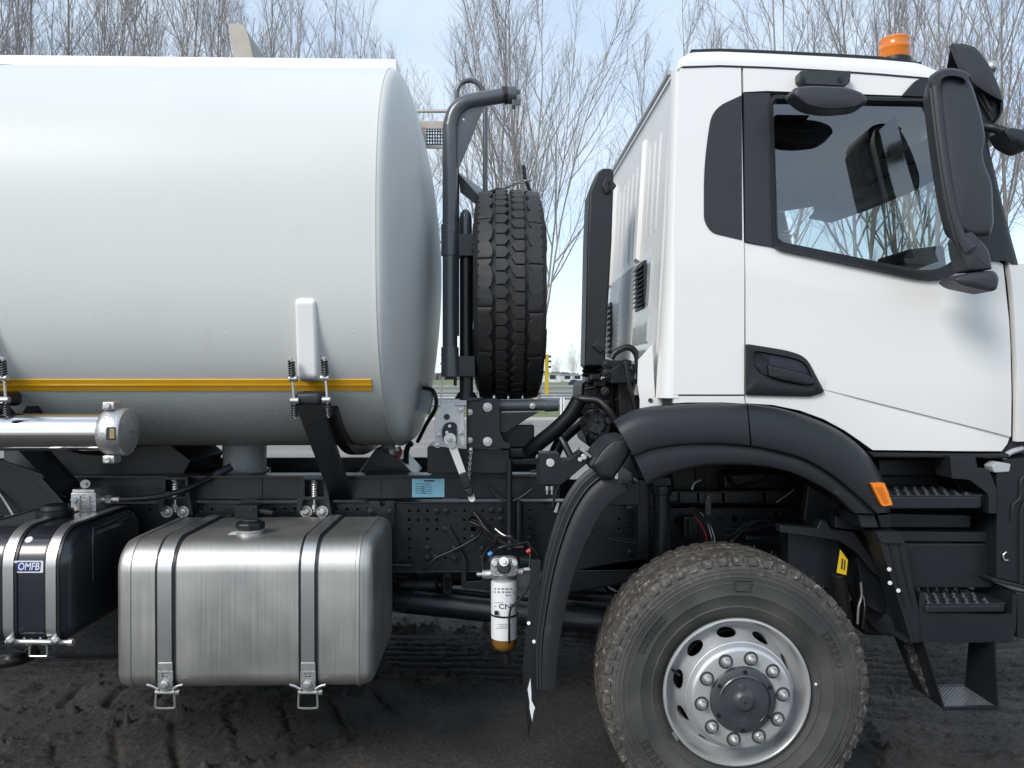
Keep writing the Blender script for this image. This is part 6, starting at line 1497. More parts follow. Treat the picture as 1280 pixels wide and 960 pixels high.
pillow('headrest', rpoly([(966, 150, 8), (973, 133, 6), (1046, 142, 8), (1052, 158, 10), (1036, 181, 12), (1000, 188, 14), (968, 172, 8)], 8, 4), M_['cloth'], cab, 3.62, .10, .02, .03)
mb = MB(); mb.tube([P3(968, 158, 3.6), P3(1000, 164, 3.59), P3(1030, 161, 3.6)], .003, 6); mb.build('headrest_piping', M_['frame'], cab)
# rounded black ring over the windscreen, with a small mirror in front of it
Yk = 3.80
O = rpoly([(1076, 238, 8), (1067, 190, 26), (1102, 150, 10), (1150, 128, 4), (1190, 132, 3), (1190, 180, 4)], 8, 6); I = rpoly([(1084, 228, 5), (1074, 192, 22), (1104, 162, 10), (1140, 158, 6), (1150, 180, 3), (1150, 198, 3)], 6, 6)
Oc = catmull_closed_resample(O, 60); Ic = best_align(Oc+[Oc[0]], catmull_closed_resample(I, 60)+[Vector((0, 0))])[:-1]
mb = MB(); mb.loft([[W(o_.x, o_.y, Yk+.03), W(o_.x, o_.y, Yk), W(i_.x, i_.y, Yk), W(i_.x, i_.y, Yk+.03)] for o_, i_ in zip(Oc+[Oc[0]], Ic+[Ic[0]])]); mb.build('dark_ring', M_['bplastic'], cab)
pillow('interior_mirror', rpoly([(1101, 196, 3), (1106, 186, 4), (1135, 172, 4), (1138, 178, 3), (1108, 200, 3)], 3, 3), M_['bplastic'], cab, Yk-.06, .01, .006, .008)
mb = MB(); mb.tube([P3(1136, 176, Yk-.05), P3(1150, 165, Yk), P3(1160, 150, Yk)], .006, 6); mb.build('mirror_stalk', M_['bplastic'], cab)
# windscreen, curved, with black A pillars
ws = [(2.275, 2.10), (2.25, 2.25), (2.19, 2.60), (2.135, 2.90), (2.085, 3.06)]
def xf(z):
    for (x0_, z0_), (x1_, z1_) in zip(ws[:-1], ws[1:]):
        if z <= z1_: return lerp(x0_, x1_, (z-z0_)/(z1_-z0_))
    return ws[-1][0]
mb = MB(); rows = []
for i in range(13):
    z = lerp(2.12, 3.04, i/12); rows.append([Vector((xf(z)+.16*(1-((y-YC)/1.12)**2)-.01, y, z)) for y in [lerp(3.37, 5.49, k/20) for k in range(21)]])
mb.loft(rows); mb.build('windscreen', M_['glass'], cab, smooth=80)
AP = [(1170, 128), (1185, 108), (1216, 112), (1231, 168), (1243, 212), (1258, 272), (1272.5, 329), (1255.5, 326), (1232, 325), (1212, 326), (1198, 270)]
panel('pillar_trim', [(1166, 122), (1176, 103), (1214, 108), (1228, 165), (1240, 212), (1254, 270), (1257, 326), (1232, 325.5), (1209, 328)], M_['bplastic'], cab, off=.002, thick=.05, step=.1)
mb = MB(); rows = []
for p in resample([(1216, 108), (1231, 168), (1243, 212), (1257, 272), (1273, 331)], 16):
    q = side(p.x, p.y, .012); rows.append([q+Vector((-.055, -.008, 0)), q+Vector((-.02, -.006, 0)), q, q+Vector((.012, .03, 0)), q+Vector((.02, .10, 0)), q+Vector((-.05, .10, 0)), q+Vector((-.055, .03, 0))])
mb.loft(rows, closed=True, caps=True); mb.build('windscreen_pillar', M_['bplastic'], cab, smooth=60)
panel('mirror_base', rpoly([(1128, 119.5, 1), (1145, 100, 4), (1152, 98, 3), (1182, 101, 1), (1184, 122, 1)], 2, 2), M_['bplastic'], cab, off=-.02, thick=.03, step=5)
# front edge of the wheel house / header that closes the nose under the windscreen
mb = MB(); mb.box(2.24, 2.50, 3.50, 5.36, 1.30, 2.14, .08, 3); mb.build('front_grille_panel', M_['bplastic'], cab)

# door handle set in its black surround
HO = rpoly([(931.8, 429.5, 1), (985, 438, 30), (1008, 446, 14), (1031, 490.5, 2), (1013, 496, 3), (931.8, 494, 1)], 4, 5)
HI = rpoly([(943, 438.5, 3), (985, 446, 20), (1008, 453, 10), (1018, 481, 3), (985, 477, 20), (952, 466, 14), (943, 456, 8)], 4, 5)
def dside(x, y, dy):
    p = side(x, y, dy); p.y += door_off(p.x, p.z)*.0; return p
Oc = catmull_closed_resample(HO, 60); Ic = catmull_closed_resample(HI, 60); Oc.append(Oc[0]); Ic.append(Ic[0])
Ic = best_align(Oc, Ic); cI = Vector((978, 462))
mb = MB(); mb.loft([[dside(o_.x, o_.y, .004), dside(o_.x, o_.y, -.012), dside(o_.lerp(i_, .08).x, o_.lerp(i_, .08).y, -.017), dside(o_.lerp(i_, .9).x, o_.lerp(i_, .9).y, -.018), dside(i_.x, i_.y, -.013), dside(i_.lerp(cI, .06).x, i_.lerp(cI, .06).y, -.004), dside(i_.lerp(cI, .98).x, i_.lerp(cI, .98).y, -.003)] for o_, i_ in zip(Oc, Ic)])
hs_ = mb.build('handle_surround', M_['plastic'], door, smooth=50)
mb = MB(); q0, q1 = side(961, 444, -.0035), side(1003, 464, -.0035)
mb.prism([(side(a, b).x, side(a, b).z) for a, b in ((961, 444.5), (985, 448.5), (1003, 454), (1009, 467), (985, 461), (961, 455.5))], q0.y-.002, q0.y, 0); mb.build('pocket_shade', M_['ink'], door)  # flat black plate painting in the shade of the recess above the handle
pillow('door_handle', rpoly([(959.5, 456.5, 2), (985, 461, 10), (1009, 468, 4), (1016, 473, 3), (1017.5, 480.5, 3), (1008, 481, 3), (975, 475, 10), (960.5, 470, 2)], 3, 4), M_['plastic'], door, 3.208, .03, .003, .012)
panel('lock_plate', rpoly([(943.5, 455, 1), (958.5, 456, 1), (959.5, 469.5, 1), (951, 466, 6)], 2, 3), M_['plastic'], door, off=-.022, thick=.015, step=5)
mb = MB(); c = side(952.5, 460.5, -.023); mb.cyl(c, c+Vector((0, -.003, 0)), .010, 20, bev=.001); mb.cyl(c+Vector((0, -.003, 0)), c+Vector((0, -.004, 0)), .005, 12); mb.build('lock_barrel', M_['frame'], door)

pillow('mudguard_top', rpoly([(738, 583, 2), (750, 564, 10), (766, 549, 8), (785, 546, 4), (790, 553, 4), (788, 567, 6), (766, 600, 2), (751, 599, 2)], 4, 4), M_['plastic'], T, 3.19, .30, .006, .03)
# mirrors
pillow('door_mirror', rpoly([(1171, 112, 8), (1176, 91, 8), (1206, 90, 10), (1216, 108, 8), (1226, 140, 10), (1232, 172, 10), (1228, 190, 5), (1230, 204, 5), (1240, 228, 10), (1242.5, 280, 8), (1237, 297, 6), (1216, 298, 8), (1200, 290, 14), (1190, 250, 20), (1179, 180, 30)], 8, 5), M_['mplastic'], T, 2.98, .10, .012, .04)
dm = bpy.data.objects['door_mirror']
arcband('mirror_arm', [(1163.5, 107), (1164, 95), (1174, 87.5), (1190, 85), (1207, 89), (1213, 94)], [(1177, 112), (1178, 102), (1184, 97.5), (1192, 97), (1202, 99), (1206, 104)], [(0, 3.06), (0, 2.97), (.2, 2.955), (.8, 2.955), (1, 2.97), (1, 3.06)], M_['mplastic'], dm, n=24)
arcband('mirror_arm', [(1163.5, 107), (1172, 180), (1183, 250), (1196, 300), (1204, 318)], [(1176, 107), (1184, 180), (1194, 246), (1206, 290), (1222, 306)], [(0, 3.06), (0, 2.975), (.15, 2.95), (.5, 2.943), (.85, 2.95), (1, 2.965), (1, 3.04)], M_['mplastic'], dm, n=34)
pillow('mirror_foot', rpoly([(1199, 296, 5), (1214, 288, 6), (1236, 312, 8), (1240, 337, 3), (1210, 339, 3), (1202, 318, 6)], 5, 4), M_['mplastic'], dm, 2.965, .08, .006, .015)
mb = MB(); rows = [[P3(x, y, 3.02), P3(x-3, y, 3.12), P3(x-5, y, 3.20)] for x, y in ((1165, 110), (1173, 180), (1183, 240), (1192, 290), (1200, 318))]
mb.loft(rows); mb.build('mirror_glass', M_['chrome'], dm, smooth=60)
arcband('mirror_edge', [(1162, 106), (1168, 160), (1176, 215), (1183, 255), (1190, 290), (1200, 314)], [(1165, 106), (1171.5, 160), (1179.5, 215), (1187, 255), (1195, 290), (1204, 314)], [(0, 3.05), (0, 3.0), (.5, 2.985), (1, 3.0), (1, 3.05)], M_['mplastic'], dm, n=24)
pillow('lower_mirror', rpoly([(1190.5, 350, 4), (1197, 344.5, 6), (1214, 340, 8), (1243, 338, 6), (1249, 347, 5), (1246, 362, 5), (1238, 365, 4), (1200, 357, 8)], 5, 4), M_['mplastic'], dm, 2.97, .10, .008, .025)
mb = MB(); r = random.Random(2); V = []; F = []
for i in range(26):
    p = P3(r.uniform(1207, 1232), r.uniform(300, 331), 2.948); rad = r.uniform(.0012, .0026); b = len(V)
    for k in range(6): V.append(p+Vector((math.cos(k*1.047)*rad, 0, math.sin(k*1.047)*rad)))
    V.append(p+Vector((0, -rad*.8, 0)))
    for k in range(6): F.append((b+k, b+(k+1) % 6, b+6))
me = bpy.data.meshes.new('water_drops'); me.from_pydata([tuple(v) for v in V], [], F); tag(link('water_drops', me, M_['dampdrop'], dm), kind='stuff')
# small kerb mirror above the window
pillow('kerb_mirror', rpoly([(989, 118, 8), (992, 110, 6), (1010, 107, 10), (1060, 109, 14), (1080, 117, 10), (1085, 128, 6), (1074, 135, 8), (1040, 139, 20), (1008, 134, 20)], 8, 5), M_['mplastic'], T, 3.10, .07, .008, .03)
km = bpy.data.objects['kerb_mirror']
mb = MB(); mb.prism([(side(a, b).x, side(a, b).z) for a, b in rpoly([(994, 94.5, 2), (1057, 94.5, 2), (1056, 109, 2), (1046, 112, 3), (1030, 111, 3), (1002, 110, 3), (994, 106, 2)], 2, 3)], 3.275, 3.36, .008, 3); mk_ = mb.build('mirror_bracket', M_['mplastic'], km)
for p in ((1003.5, 99), (1050.5, 100)):
    mb = MB(); c = W(p[0], p[1], 3.275); mb.cyl(c, c+Vector((0, -.004, 0)), .013, 16, bev=.001); mb.cyl(c+Vector((0, -.004, 0)), c+Vector((0, -.007, 0)), .007, 6); mb.build('bolt', M_['frame'], mk_)
mb = MB(); mb.pprism([(1000, 108), (1048, 109), (1044, 114), (1006, 113)], 3.14, .10, .006); mb.build('mirror_neck', M_['plastic'], km)
# orange rotating beacon
Yo = 3.9; c = W(1118, 70, Yo); rb = PL(19, Yo); zb_, zt_ = W(1118, 74, Yo).z, W(1118, 47.5, Yo).z; H_ = zt_-zb_
prof = [(rb*.96, -.04), (rb*.98, H_*.05), (rb, H_*.08), (rb*.975, H_*.36), (rb*.995, H_*.38), (rb*.995, H_*.46), (rb*.97, H_*.48), (rb*.955, H_*.80), (rb*.97, H_*.82), (rb*.93, H_*.92), (rb*.8, H_*.98), (.01, H_)]
mb = MB(); mb.lathe(prof, Matrix.Translation((c.x, Yo, zb_)), 48); bc = mb.build('orange_beacon', M_['amber'], T, smooth=40)
mb = MB(); mb.lathe([(rb*.5, -.02), (rb*.55, H_*.2), (rb*.5, H_*.8), (.01, H_*.85)], Matrix.Translation((c.x, Yo, zb_)), 20); mb.build('reflector', M_['amber2'], bc)
mb = MB(); mb.lathe([(rb*1.05, -.10), (rb*1.05, -.01), (rb*.9, 0)], Matrix.Translation((c.x, Yo, zb_)), 32, cap=True); mb.build('beacon_base', M_['bplastic'], bc)
# sun visor with its near end plate
VP = [(1191, 54), (1207, 55.5), (1221, 61), (1233, 76), (1242, 93), (1249, 109), (1254, 126), (1252.5, 142), (1243, 154)]
mb = MB(); rows = []
pr = [XZ(p.x, p.y, 3.42) for p in resample(catmull(VP, 4), 26)]
for Y_, dx in ((3.42, 0), (3.44, .012), (3.6, .05), (4.0, .10), (4.43, .12), (4.86, .10), (5.26, .05), (5.44, 0)):
    dz_ = -.07*sstep(3.42, 3.62, Y_)+(.07*sstep(5.24, 5.44, Y_)-.0 if Y_ > 5.2 else 0)
    rows.append([Vector((x+dx+.5*abs(dz_), Y_, z+dz_)) for x, z in pr]+[Vector((x+dx+.5*abs(dz_)-.012, Y_, z+dz_-.010)) for x, z in reversed(pr)])
mb.loft(rows, closed=True, caps=True); vz = mb.build('sun_visor', M_['bplastic'], T, smooth=50)
pillow('visor_end_plate', rpoly([(1191, 54, 1), (1221, 60.5, 12), (1236, 79, 12), (1249, 108, 10), (1254, 128, 2), (1236, 118, 14), (1217, 106, 12), (1203, 83, 12)], 6, 5), M_['mplastic'], vz, 3.38, .03, .008, .012)
mb = MB(); mb.pprism(rpoly([(1212, 104, 3), (1236, 116, 8), (1253, 130, 3), (1252, 143, 5), (1242, 154, 5), (1228, 156, 4), (1218, 134, 6), (1208, 116, 3)], 4), 3.44, .25, .01); mb.build('visor_mount', M_['bplastic'], vz)
mb = MB(); mb.tube([P3(1206, 92, 3.40), P3(1216, 106, 3.41), P3(1228, 118, 3.42), P3(1238, 138, 3.42)], .010, 8); mb.tube([P3(1216, 98, 3.42), P3(1222, 118, 3.43), P3(1240, 150, 3.43)], .006, 8); mb.build('visor_stay', M_['plastic'], vz)
mb = MB(); c = P3(1237, 84, 3.5); mb.ball((c.x+.005, 3.50, c.z), .028, .03, .03, 16); mb.build('visor_glint', M_['zinc'], vz)  # bright metal ball standing in for a small highlight on the visor
mb = MB(); mb.tube([P3(1226, 158, 3.42), P3(1240, 160, 3.40), P3(1254, 164, 3.36), P3(1268, 170, 3.32)], .020, 12); fm = mb.build('front_mirror_arm', M_['plastic'], T)
pillow('front_mirror', rpoly([(1253, 163, 4), (1262, 159, 4), (1292, 164, 8), (1298, 182, 6), (1282, 188, 6), (1262, 178, 6)], 5, 4), M_['plastic'], fm, 3.30, .10, .01, .02)

# ---- wheel arch flare
YA = 3.13
FP = [(-.005, YA+.14), (0, YA+.09), (.03, YA+.060), (.10, YA+.034), (.22, YA+.016), (.40, YA+.004), (.90, YA), (.97, YA+.004), (1, YA+.02), (1.0, YA+.12)]
fa = arcband('wheel_arch_flare', [(768, 527), (785, 516.5), (810, 509), (850, 505.5), (895, 504), (933.5, 505)], [(793, 571), (812, 563), (845, 557), (885, 555), (915, 556), (938, 558.5)], FP, M_['plastic'], T, n=34)
fb = arcband('wheel_arch_flare', [(935, 505), (968, 509), (1002, 518), (1035, 531), (1058, 544.5), (1079, 562), (1093, 580), (1104, 601), (1113, 630), (1112.5, 641)], [(940, 558.5), (965, 563), (1001, 573), (1027, 586), (1046, 599), (1062, 612), (1075, 623), (1084, 631), (1090, 637), (1095, 641)], FP, M_['plastic'], T, n=44)
fc_ = arcband('arch_lip', [(795, 575), (812, 567), (845, 560), (885, 558), (938, 561), (965, 566), (1001, 576), (1027, 589), (1046, 602), (1062, 615), (1078, 629), (1092, 642)], [(809.5, 607), (825, 598), (847, 590), (882, 582.5), (914, 581), (951, 583), (980, 588.5), (1003, 596.5), (1027, 609), (1044, 620), (1056, 631), (1066, 641)],
               [(-.30, YA+.12), (-.30, YA+.040), (.0, YA+.03), (.85, YA+.028), (.95, YA+.032), (1.0, YA+.05), (1.0, YA+.30)], M_['plastic'], T, n=60)
mb = MB(); mb.prism([(W(a, b, YA).x, W(a, b, YA).z) for a, b in rpoly([(1087, 603.5, 2), (1104, 603, 2), (1114.5, 631, 2), (1101, 632.5, 3)], 2, 3)], YA-.012, YA+.03, .004, 3); am = mb.build('side_marker_lamp', M_['amber2'], T)
mb = MB(); mb.prism([(W(a, b, YA).x, W(a, b, YA).z) for a, b in ((1092, 608), (1101, 607.5), (1109, 628), (1103, 629))], YA-.0135, YA-.011, .001); mb.build('lens_field', M_['amber'], am)
# lower rear of the front wing, step box, steps
def bx_(name, pts, Y, d, m='bplastic', bev=.006, parent=T): mb = MB(); mb.pprism(pts, Y, d, bev, 3); return mb.build(name, M_[m], parent)
bx_('sill_strip', [(1085, 564.5), (1262, 567), (1262, 573), (1092, 572)], 3.27, .3)
bx_('step_recess', [(1060, 568), (1256, 568), (1262, 660), (1070, 665)], 3.56, .05)
mb = MB(); mb.pprism(rpoly([(1098, 573.5, 4), (1196, 575, 8), (1194, 595, 10), (1098, 596, 4)], 4), 3.50, .06, .012, 3); mb.build('recess_panel', M_['bplastic'], T)
bx_('recess_cheek', [(1194, 570), (1222, 570), (1222, 600), (1202, 616), (1192, 600)], 3.40, .2)
def bumpy_step(name, x0_, x1_, yf, yb, Yfr, hpx, m='plastic'):
    zf = W(1180, yf, Yfr).z; Yb_ = (zf-CZ)/(W(1180, yb, 1.0).z-CZ); a = W(x0_, yf, Yfr); b = W(x1_, yf, Yfr); zl = W(1180, yf+hpx, Yfr).z
    mb = MB(); n = 8; outl = [(a.x, Yfr+.02), (a.x+.01, Yfr)]
    for k in range(n+1): t = k/n*math.pi/2; outl.append((b.x-.05+.05*math.sin(t), Yfr+.05-.05*math.cos(t)))
    outl += [(b.x-.02, Yb_), (a.x, Yb_)]
    mb.prism(outl, zl, zf, .006, 3, axis='Z'); st = mb.build(name, M_[m], T)
    r = random.Random(int(x0_)); mb = MB()
    nx = int((b.x-a.x-.05)/.042); ny = max(2, int((Yb_-Yfr-.02)/.045))
    for i in range(nx):
        for j in range(ny):
            cx_, cy_ = a.x+.035+i*.042+(.021 if j % 2 else 0)+r.uniform(-.003, .003), Yfr+.035+j*.045
            if cx_ > b.x-.03: continue
            mb.lathe([(.0155, 0), (.0145, .004), (.012, .0065), (.009, .0062), (.007, .002), (.001, .0015)], Matrix.Translation((cx_, cy_, zf+.0003)), 12)
    tag(mb.build('step_studs', M_[m], st, merge=False), kind='stuff')
    mb = MB(); mb.tube([(a.x+.01, Yfr+.012, zf+.002), (b.x-.05, Yfr+.012, zf+.002), (b.x-.014, Yfr+.05, zf+.002), (b.x-.03, Yb_-.02, zf+.002)], .004, 6, sub=5); mb.build('step_rim', M_[m], st)
    return Yb_
bumpy_step('cab_step', 1106, 1233, 621, 608, 3.20, 15)
bumpy_step('cab_step', 1156, 1263, 757, 733, 3.20, 9)
bx_('step_wing', rpoly([(1219, 570, 1), (1222, 585, 2), (1236, 586, 3), (1246, 612, 3), (1246, 642, 1), (1236, 642, 1), (1236, 618, 6), (1212, 600, 1), (1190, 598, 1), (1188, 570, 1)], 2), 3.235, .12, 'plastic')
bx_('under_step_panel', [(1100, 641), (1214, 644), (1214, 660), (1104, 660)], 3.36, .1)
bx_('step_box_top', [(1090, 663.5), (1240, 665.5), (1240, 678), (1096, 677)], 3.33, .2, 'plastic')
bx_('step_box', [(1096, 679), (1240, 679.5), (1240, 735), (1140, 735), (1110, 720)], 3.335, .2, 'bplastic')
bx_('lower_step_box', rpoly([(1148, 768, 2), (1150, 740, 2), (1156, 741, 1), (1157, 766, 2), (1265, 768, 2), (1266, 742, 3), (1271, 742, 2), (1270, 790, 8), (1262, 803, 4), (1130, 803, 1), (1144, 790, 1)], 2), 3.215, .25, 'bplastic')
bx_('wing_lower_trim', rpoly([(1091, 665, 1), (1127, 665, 2), (1131, 679, 1), (1142, 735, 4), (1148, 760, 3), (1150, 803, 2), (1139, 803, 2), (1120, 740, 6), (1101, 682, 2)], 2), 3.20, .12, 'bplastic')
for (xa_, ya_, xb_, yb_) in ((1112, 680, 1132, 760), (1124, 680, 1141, 756)):
    mb = MB(); mb.tube([P3(xa_, ya_, 3.198), P3(lerp(xa_, xb_, .5)-1, lerp(ya_, yb_, .5), 3.198), P3(xb_, yb_, 3.198)], .004, 6); mb.build('trim_ridge', M_['bplastic'], T)
bx_('wing_trim_cap', rpoly([(1094, 664.5, 1), (1126, 665, 2), (1131, 679.5, 1), (1102, 678.5, 1)], 1), 3.185, .05, 'plastic')
bx_('wing_step', [(1071, 643), (1093, 643), (1099, 660), (1078, 660)], 3.19, .2, 'plastic')
bx_('arch_end_cap', [(1096, 643), (1113, 643), (1115, 660), (1101, 660)], 3.22, .2)
fl_ = bx_('front_corner_trim', rpoly([(1246, 580, 4), (1262, 575, 4), (1300, 570, 1), (1300, 735, 1), (1246, 722, 1)], 3), 3.26, .3, 'bplastic')
mb = MB(); mb.tube([P3(1285, 590, 3.26), P3(1276, 602, 3.255), P3(1275, 622, 3.255), P3(1266, 632, 3.255), P3(1265, 652, 3.255)], .006, 8); mb.tube([P3(1290, 622, 3.25), P3(1279, 632, 3.25), P3(1276, 655, 3.25), P3(1276, 730, 3.25)], .005, 8); mb.build('bumper_edge', M_['plastic'], fl_)
mb = MB(); mb.pprism([(1241, 722), (1300, 737), (1300, 742), (1240, 727)], 3.24, .1, .004); mb.build('bumper_edge', M_['plastic'], fl_)
mb = MB(); mb.tube([P3(1253, 574, 3.3), P3(1262, 566, 3.3), P3(1278, 560, 3.3)], .012, 8); mb.pprism(rpoly([(1240, 583), (1247, 577), (1264, 580), (1262, 590), (1243, 591)], 2), 3.25, .06, .008); mb.build('door_hinge', M_['primer'], T)
mb = MB(); mb.tube([P3(1258, 690, 3.25), P3(1254, 694, 3.25), P3(1256, 700, 3.25), P3(1260, 700, 3.25)], .003, 6); mb.build('clip', M_['zinc'], fl_)
bx_('bumper_corner', [(1271, 740), (1300, 745), (1300, 800), (1272, 798)], 3.24, .3, 'bplastic')
# lowest step: folded side plates and an open mesh tread
Yl = 3.20; zl = W(1214, 883, Yl).z; Ylb = 3.43
xl0, xl1, xr1 = W(1154, 803, Yl).x, W(1180, 884, Yl).x, W(1249, 883, Yl).x
ztp = W(1154, 803, Yl).z
mb = MB(); mb.loft([[Vector((xl0, Yl, ztp)), Vector((xl0+.006, Yl, ztp)), Vector((xl0+.006, Ylb+.06, ztp)), Vector((xl0, Ylb+.06, ztp))], [Vector((xl1, Yl, zl-.012)), Vector((xl1+.006, Yl, zl-.012)), Vector((xl1+.006, Ylb, zl-.012)), Vector((xl1, Ylb, zl-.012))]], closed=True, caps=True); mb.build('step_hanger', M_['bplastic'], T)
xr0 = W(1243.5, 803, Yl).x
mb = MB(); mb.loft([[Vector((xr0, Yl, ztp)), Vector((xr0+.006, Yl, ztp)), Vector((xr0+.006, 3.38, ztp)), Vector((xr0, 3.38, ztp))], [Vector((xr0, Yl, lerp(ztp, zl, .25))), Vector((xr0+.006, Yl, lerp(ztp, zl, .25))), Vector((xr0+.006, 3.38, lerp(ztp, zl, .25))), Vector((xr0, 3.38, lerp(ztp, zl, .25)))], [Vector((xr1-.006, Yl, zl-.012)), Vector((xr1, Yl, zl-.012)), Vector((xr1, Ylb, zl-.012)), Vector((xr1-.006, Ylb, zl-.012))]], closed=True, caps=True); mb.build('step_hanger', M_['bplastic'], T)
mb = MB(); mb.box(xl1, xr1-.007, Yl-.001, Yl+.012, zl-.016, zl, .002); mb.box(xl1, xr1-.007, Ylb-.012, Ylb, zl-.016, zl, .002); fs_ = mb.build('mesh_step', M_['frame'], T)
mb = MB(); n = 13; L = xr1-xl1-.01; D = Ylb-Yl
for k in range(-n, 2*n):
    for s_ in (1, -1):
        # diagonal strands clipped to the tread
        c0_ = (k+.5)*L/n; pts_ = []
        for t in (0, 1):
            u = c0_+s_*D*(t-.5)*1.0; pts_.append((u, t*D))
        (u0, v0), (u1, v1) = pts_
        def clip(u0, v0, u1, v1):
            if u0 == u1: return None
            ts = [0, 1]
            for lim in (0, L):
                t = (lim-u0)/(u1-u0)
                if u1 > u0: ts = [max(ts[0], t), ts[1]] if lim == 0 else [ts[0], min(ts[1], t)]
                else: ts = [ts[0], min(ts[1], t)] if lim == 0 else [max(ts[0], t), ts[1]]
            return None if ts[0] >= ts[1] else ts
        ts = clip(u0, v0, u1, v1)
        if ts:
            p = Vector((xl1+lerp(u0, u1, ts[0]), Yl+lerp(v0, v1, ts[0]), zl-.004)); q = Vector((xl1+lerp(u0, u1, ts[1]), Yl+lerp(v0, v1, ts[1]), zl-.004)); mb.cyl(p, q, .0026, 4)
tag(mb.build('mesh_tread', M_['post'], fs_, merge=False), kind='stuff')
# mud crusted trailing edge of the wing
M_['mudcrust'] = mat('dried_mud_on_plastic', (.018, .018, .020), .7, dirt=((.17, .155, .135), .50, .66, 30), bump=.8, bscale=60)
mb = MB(); mb.pprism([(1128, 786), (1136, 782), (1146, 806), (1155, 830), (1166, 870), (1160, 872), (1152, 855), (1140, 830)], 3.30, .03, .004); mb.build('wing_flap', M_['mudcrust'], T)
# inside of the wheel arch
bx_('inner_wing', [(1010, 606), (1067, 642), (1092, 664), (1101, 690), (1120, 740), (1138, 792), (1134, 797), (1112, 796), (1100, 792), (1078, 770), (1060, 730), (1030, 690), (1005, 650)], 3.62, .05)
bx_('spring_bracket', [(985, 664), (1040, 668), (1052, 690), (1048, 740), (985, 720)], 3.52, .1, 'frame')
bx_('arch_stay', [(1026, 650), (1033, 650), (1040, 662), (1068, 664), (1092, 700), (1100, 722), (1092, 716), (1070, 690), (1048, 676), (975, 666), (975, 656), (1022, 660)], 3.44, .06, 'plastic')
bx_('arch_gusset', [(1045, 645), (1068, 648), (1080, 664), (1058, 662), (1044, 660)], 3.42, .06)
bx_('inner_plate', [(1070, 690), (1104, 700), (1124, 768), (1112, 776), (1080, 755)], 3.50, .08, 'frame')
mb = MB(); mb.cyl(P3(1048, 716, 3.46), P3(1058, 790, 3.5), PL(9, 3.46), 18, bev=.01); mb.build('rubber_buffer', M_['hose'], T)
mb = MB(); mb.pprism([(1050.5, 687), (1060, 700), (1058, 719), (1046, 716)], 3.425, .004, .001); yl = mb.build('yellow_label', M_['yellow'], T)
mb = MB(); mb.pprism([(1052.5, 697), (1054, 699), (1053, 712), (1051, 711)], 3.4235, .001); mb.pprism([(1055.5, 699), (1057, 701), (1056, 713), (1054.5, 713)], 3.4235, .001); mb.build('label_print', M_['ink'], yl)
for p in ((1111, 711.5), (1112, 728.5), (1122.5, 738)):
    mb = MB(); c = W(p[0], p[1], 3.19); mb.cyl(c, c+Vector((0, -.006, 0)), .009, 12, bev=.002); mb.build('push_rivet', M_['wlabel'], T)
bx_('air_horn_guard', [(1078, 762), (1118, 760), (1128, 780), (1122, 796), (1080, 795)], 3.7, .3, 'void', .02)
hose([(1072, 780, 3.5), (1073, 760, 3.5), (1077, 745, 3.5), (1076, 728, 3.5)], .006, M_['zinc'], 'brake_pipe')
hose([(1078, 786, 3.48), (1081, 762, 3.48), (1080, 748, 3.5), (1077, 738, 3.52)], .006)
# components seen through the arch
mb = MB(); mb.cyl(P3(827, 616, 3.72), P3(827, 720, 3.72), PL(10.5, 3.72), 22, bev=.004); mb.cyl(P3(827, 606, 3.72), P3(827, 618, 3.72), PL(13, 3.72), 18, bev=.006); mb.build('shock_absorber', M_['frame'], T)
mb = MB(); mb.pbox(816, 596, 840, 612, 3.70, .08, .01); mb.pbox(836, 614, 848, 627, 3.72, .08, .006); mb.build('shock_mount', M_['void'], T)
mb = MB()
for a_, b_ in ((850, 872), (874, 903), (906, 954), (958, 985)): mb.pbox(a_, 616, b_, 629, 3.94, .05, .004)
mb.pbox(848, 614.5, 990, 616, 3.95, .05, .001); tag(mb.build('cable_duct', M_['frame'], T), kind='stuff')
mb = MB(); mb.pbox(882, 618, 889, 644, 3.93, .01, .002); mb.build('duct_strap', M_['post'], T)
mb = MB(); mb.cyl(W(885.5, 622, 3.93), W(885.5, 622, 3.91), .012, 6, bev=.002); mb.build('bolt', M_['frame'], T)
bx_('engine_block', [(790, 560), (1060, 575), (1060, 760), (790, 760)], 4.20, .5, 'void', .02)
bx_('engine_cover', [(838, 588), (870, 584), (870, 614), (842, 614)], 4.1, .1, 'void', .01); bx_('engine_cover', [(905, 590), (985, 592), (985, 612), (905, 612)], 4.08, .1, 'frame', .012)
bx_('rocker_cover', [(908, 592), (958, 590), (962, 600), (920, 610)], 4.0, .08, 'void', .015)
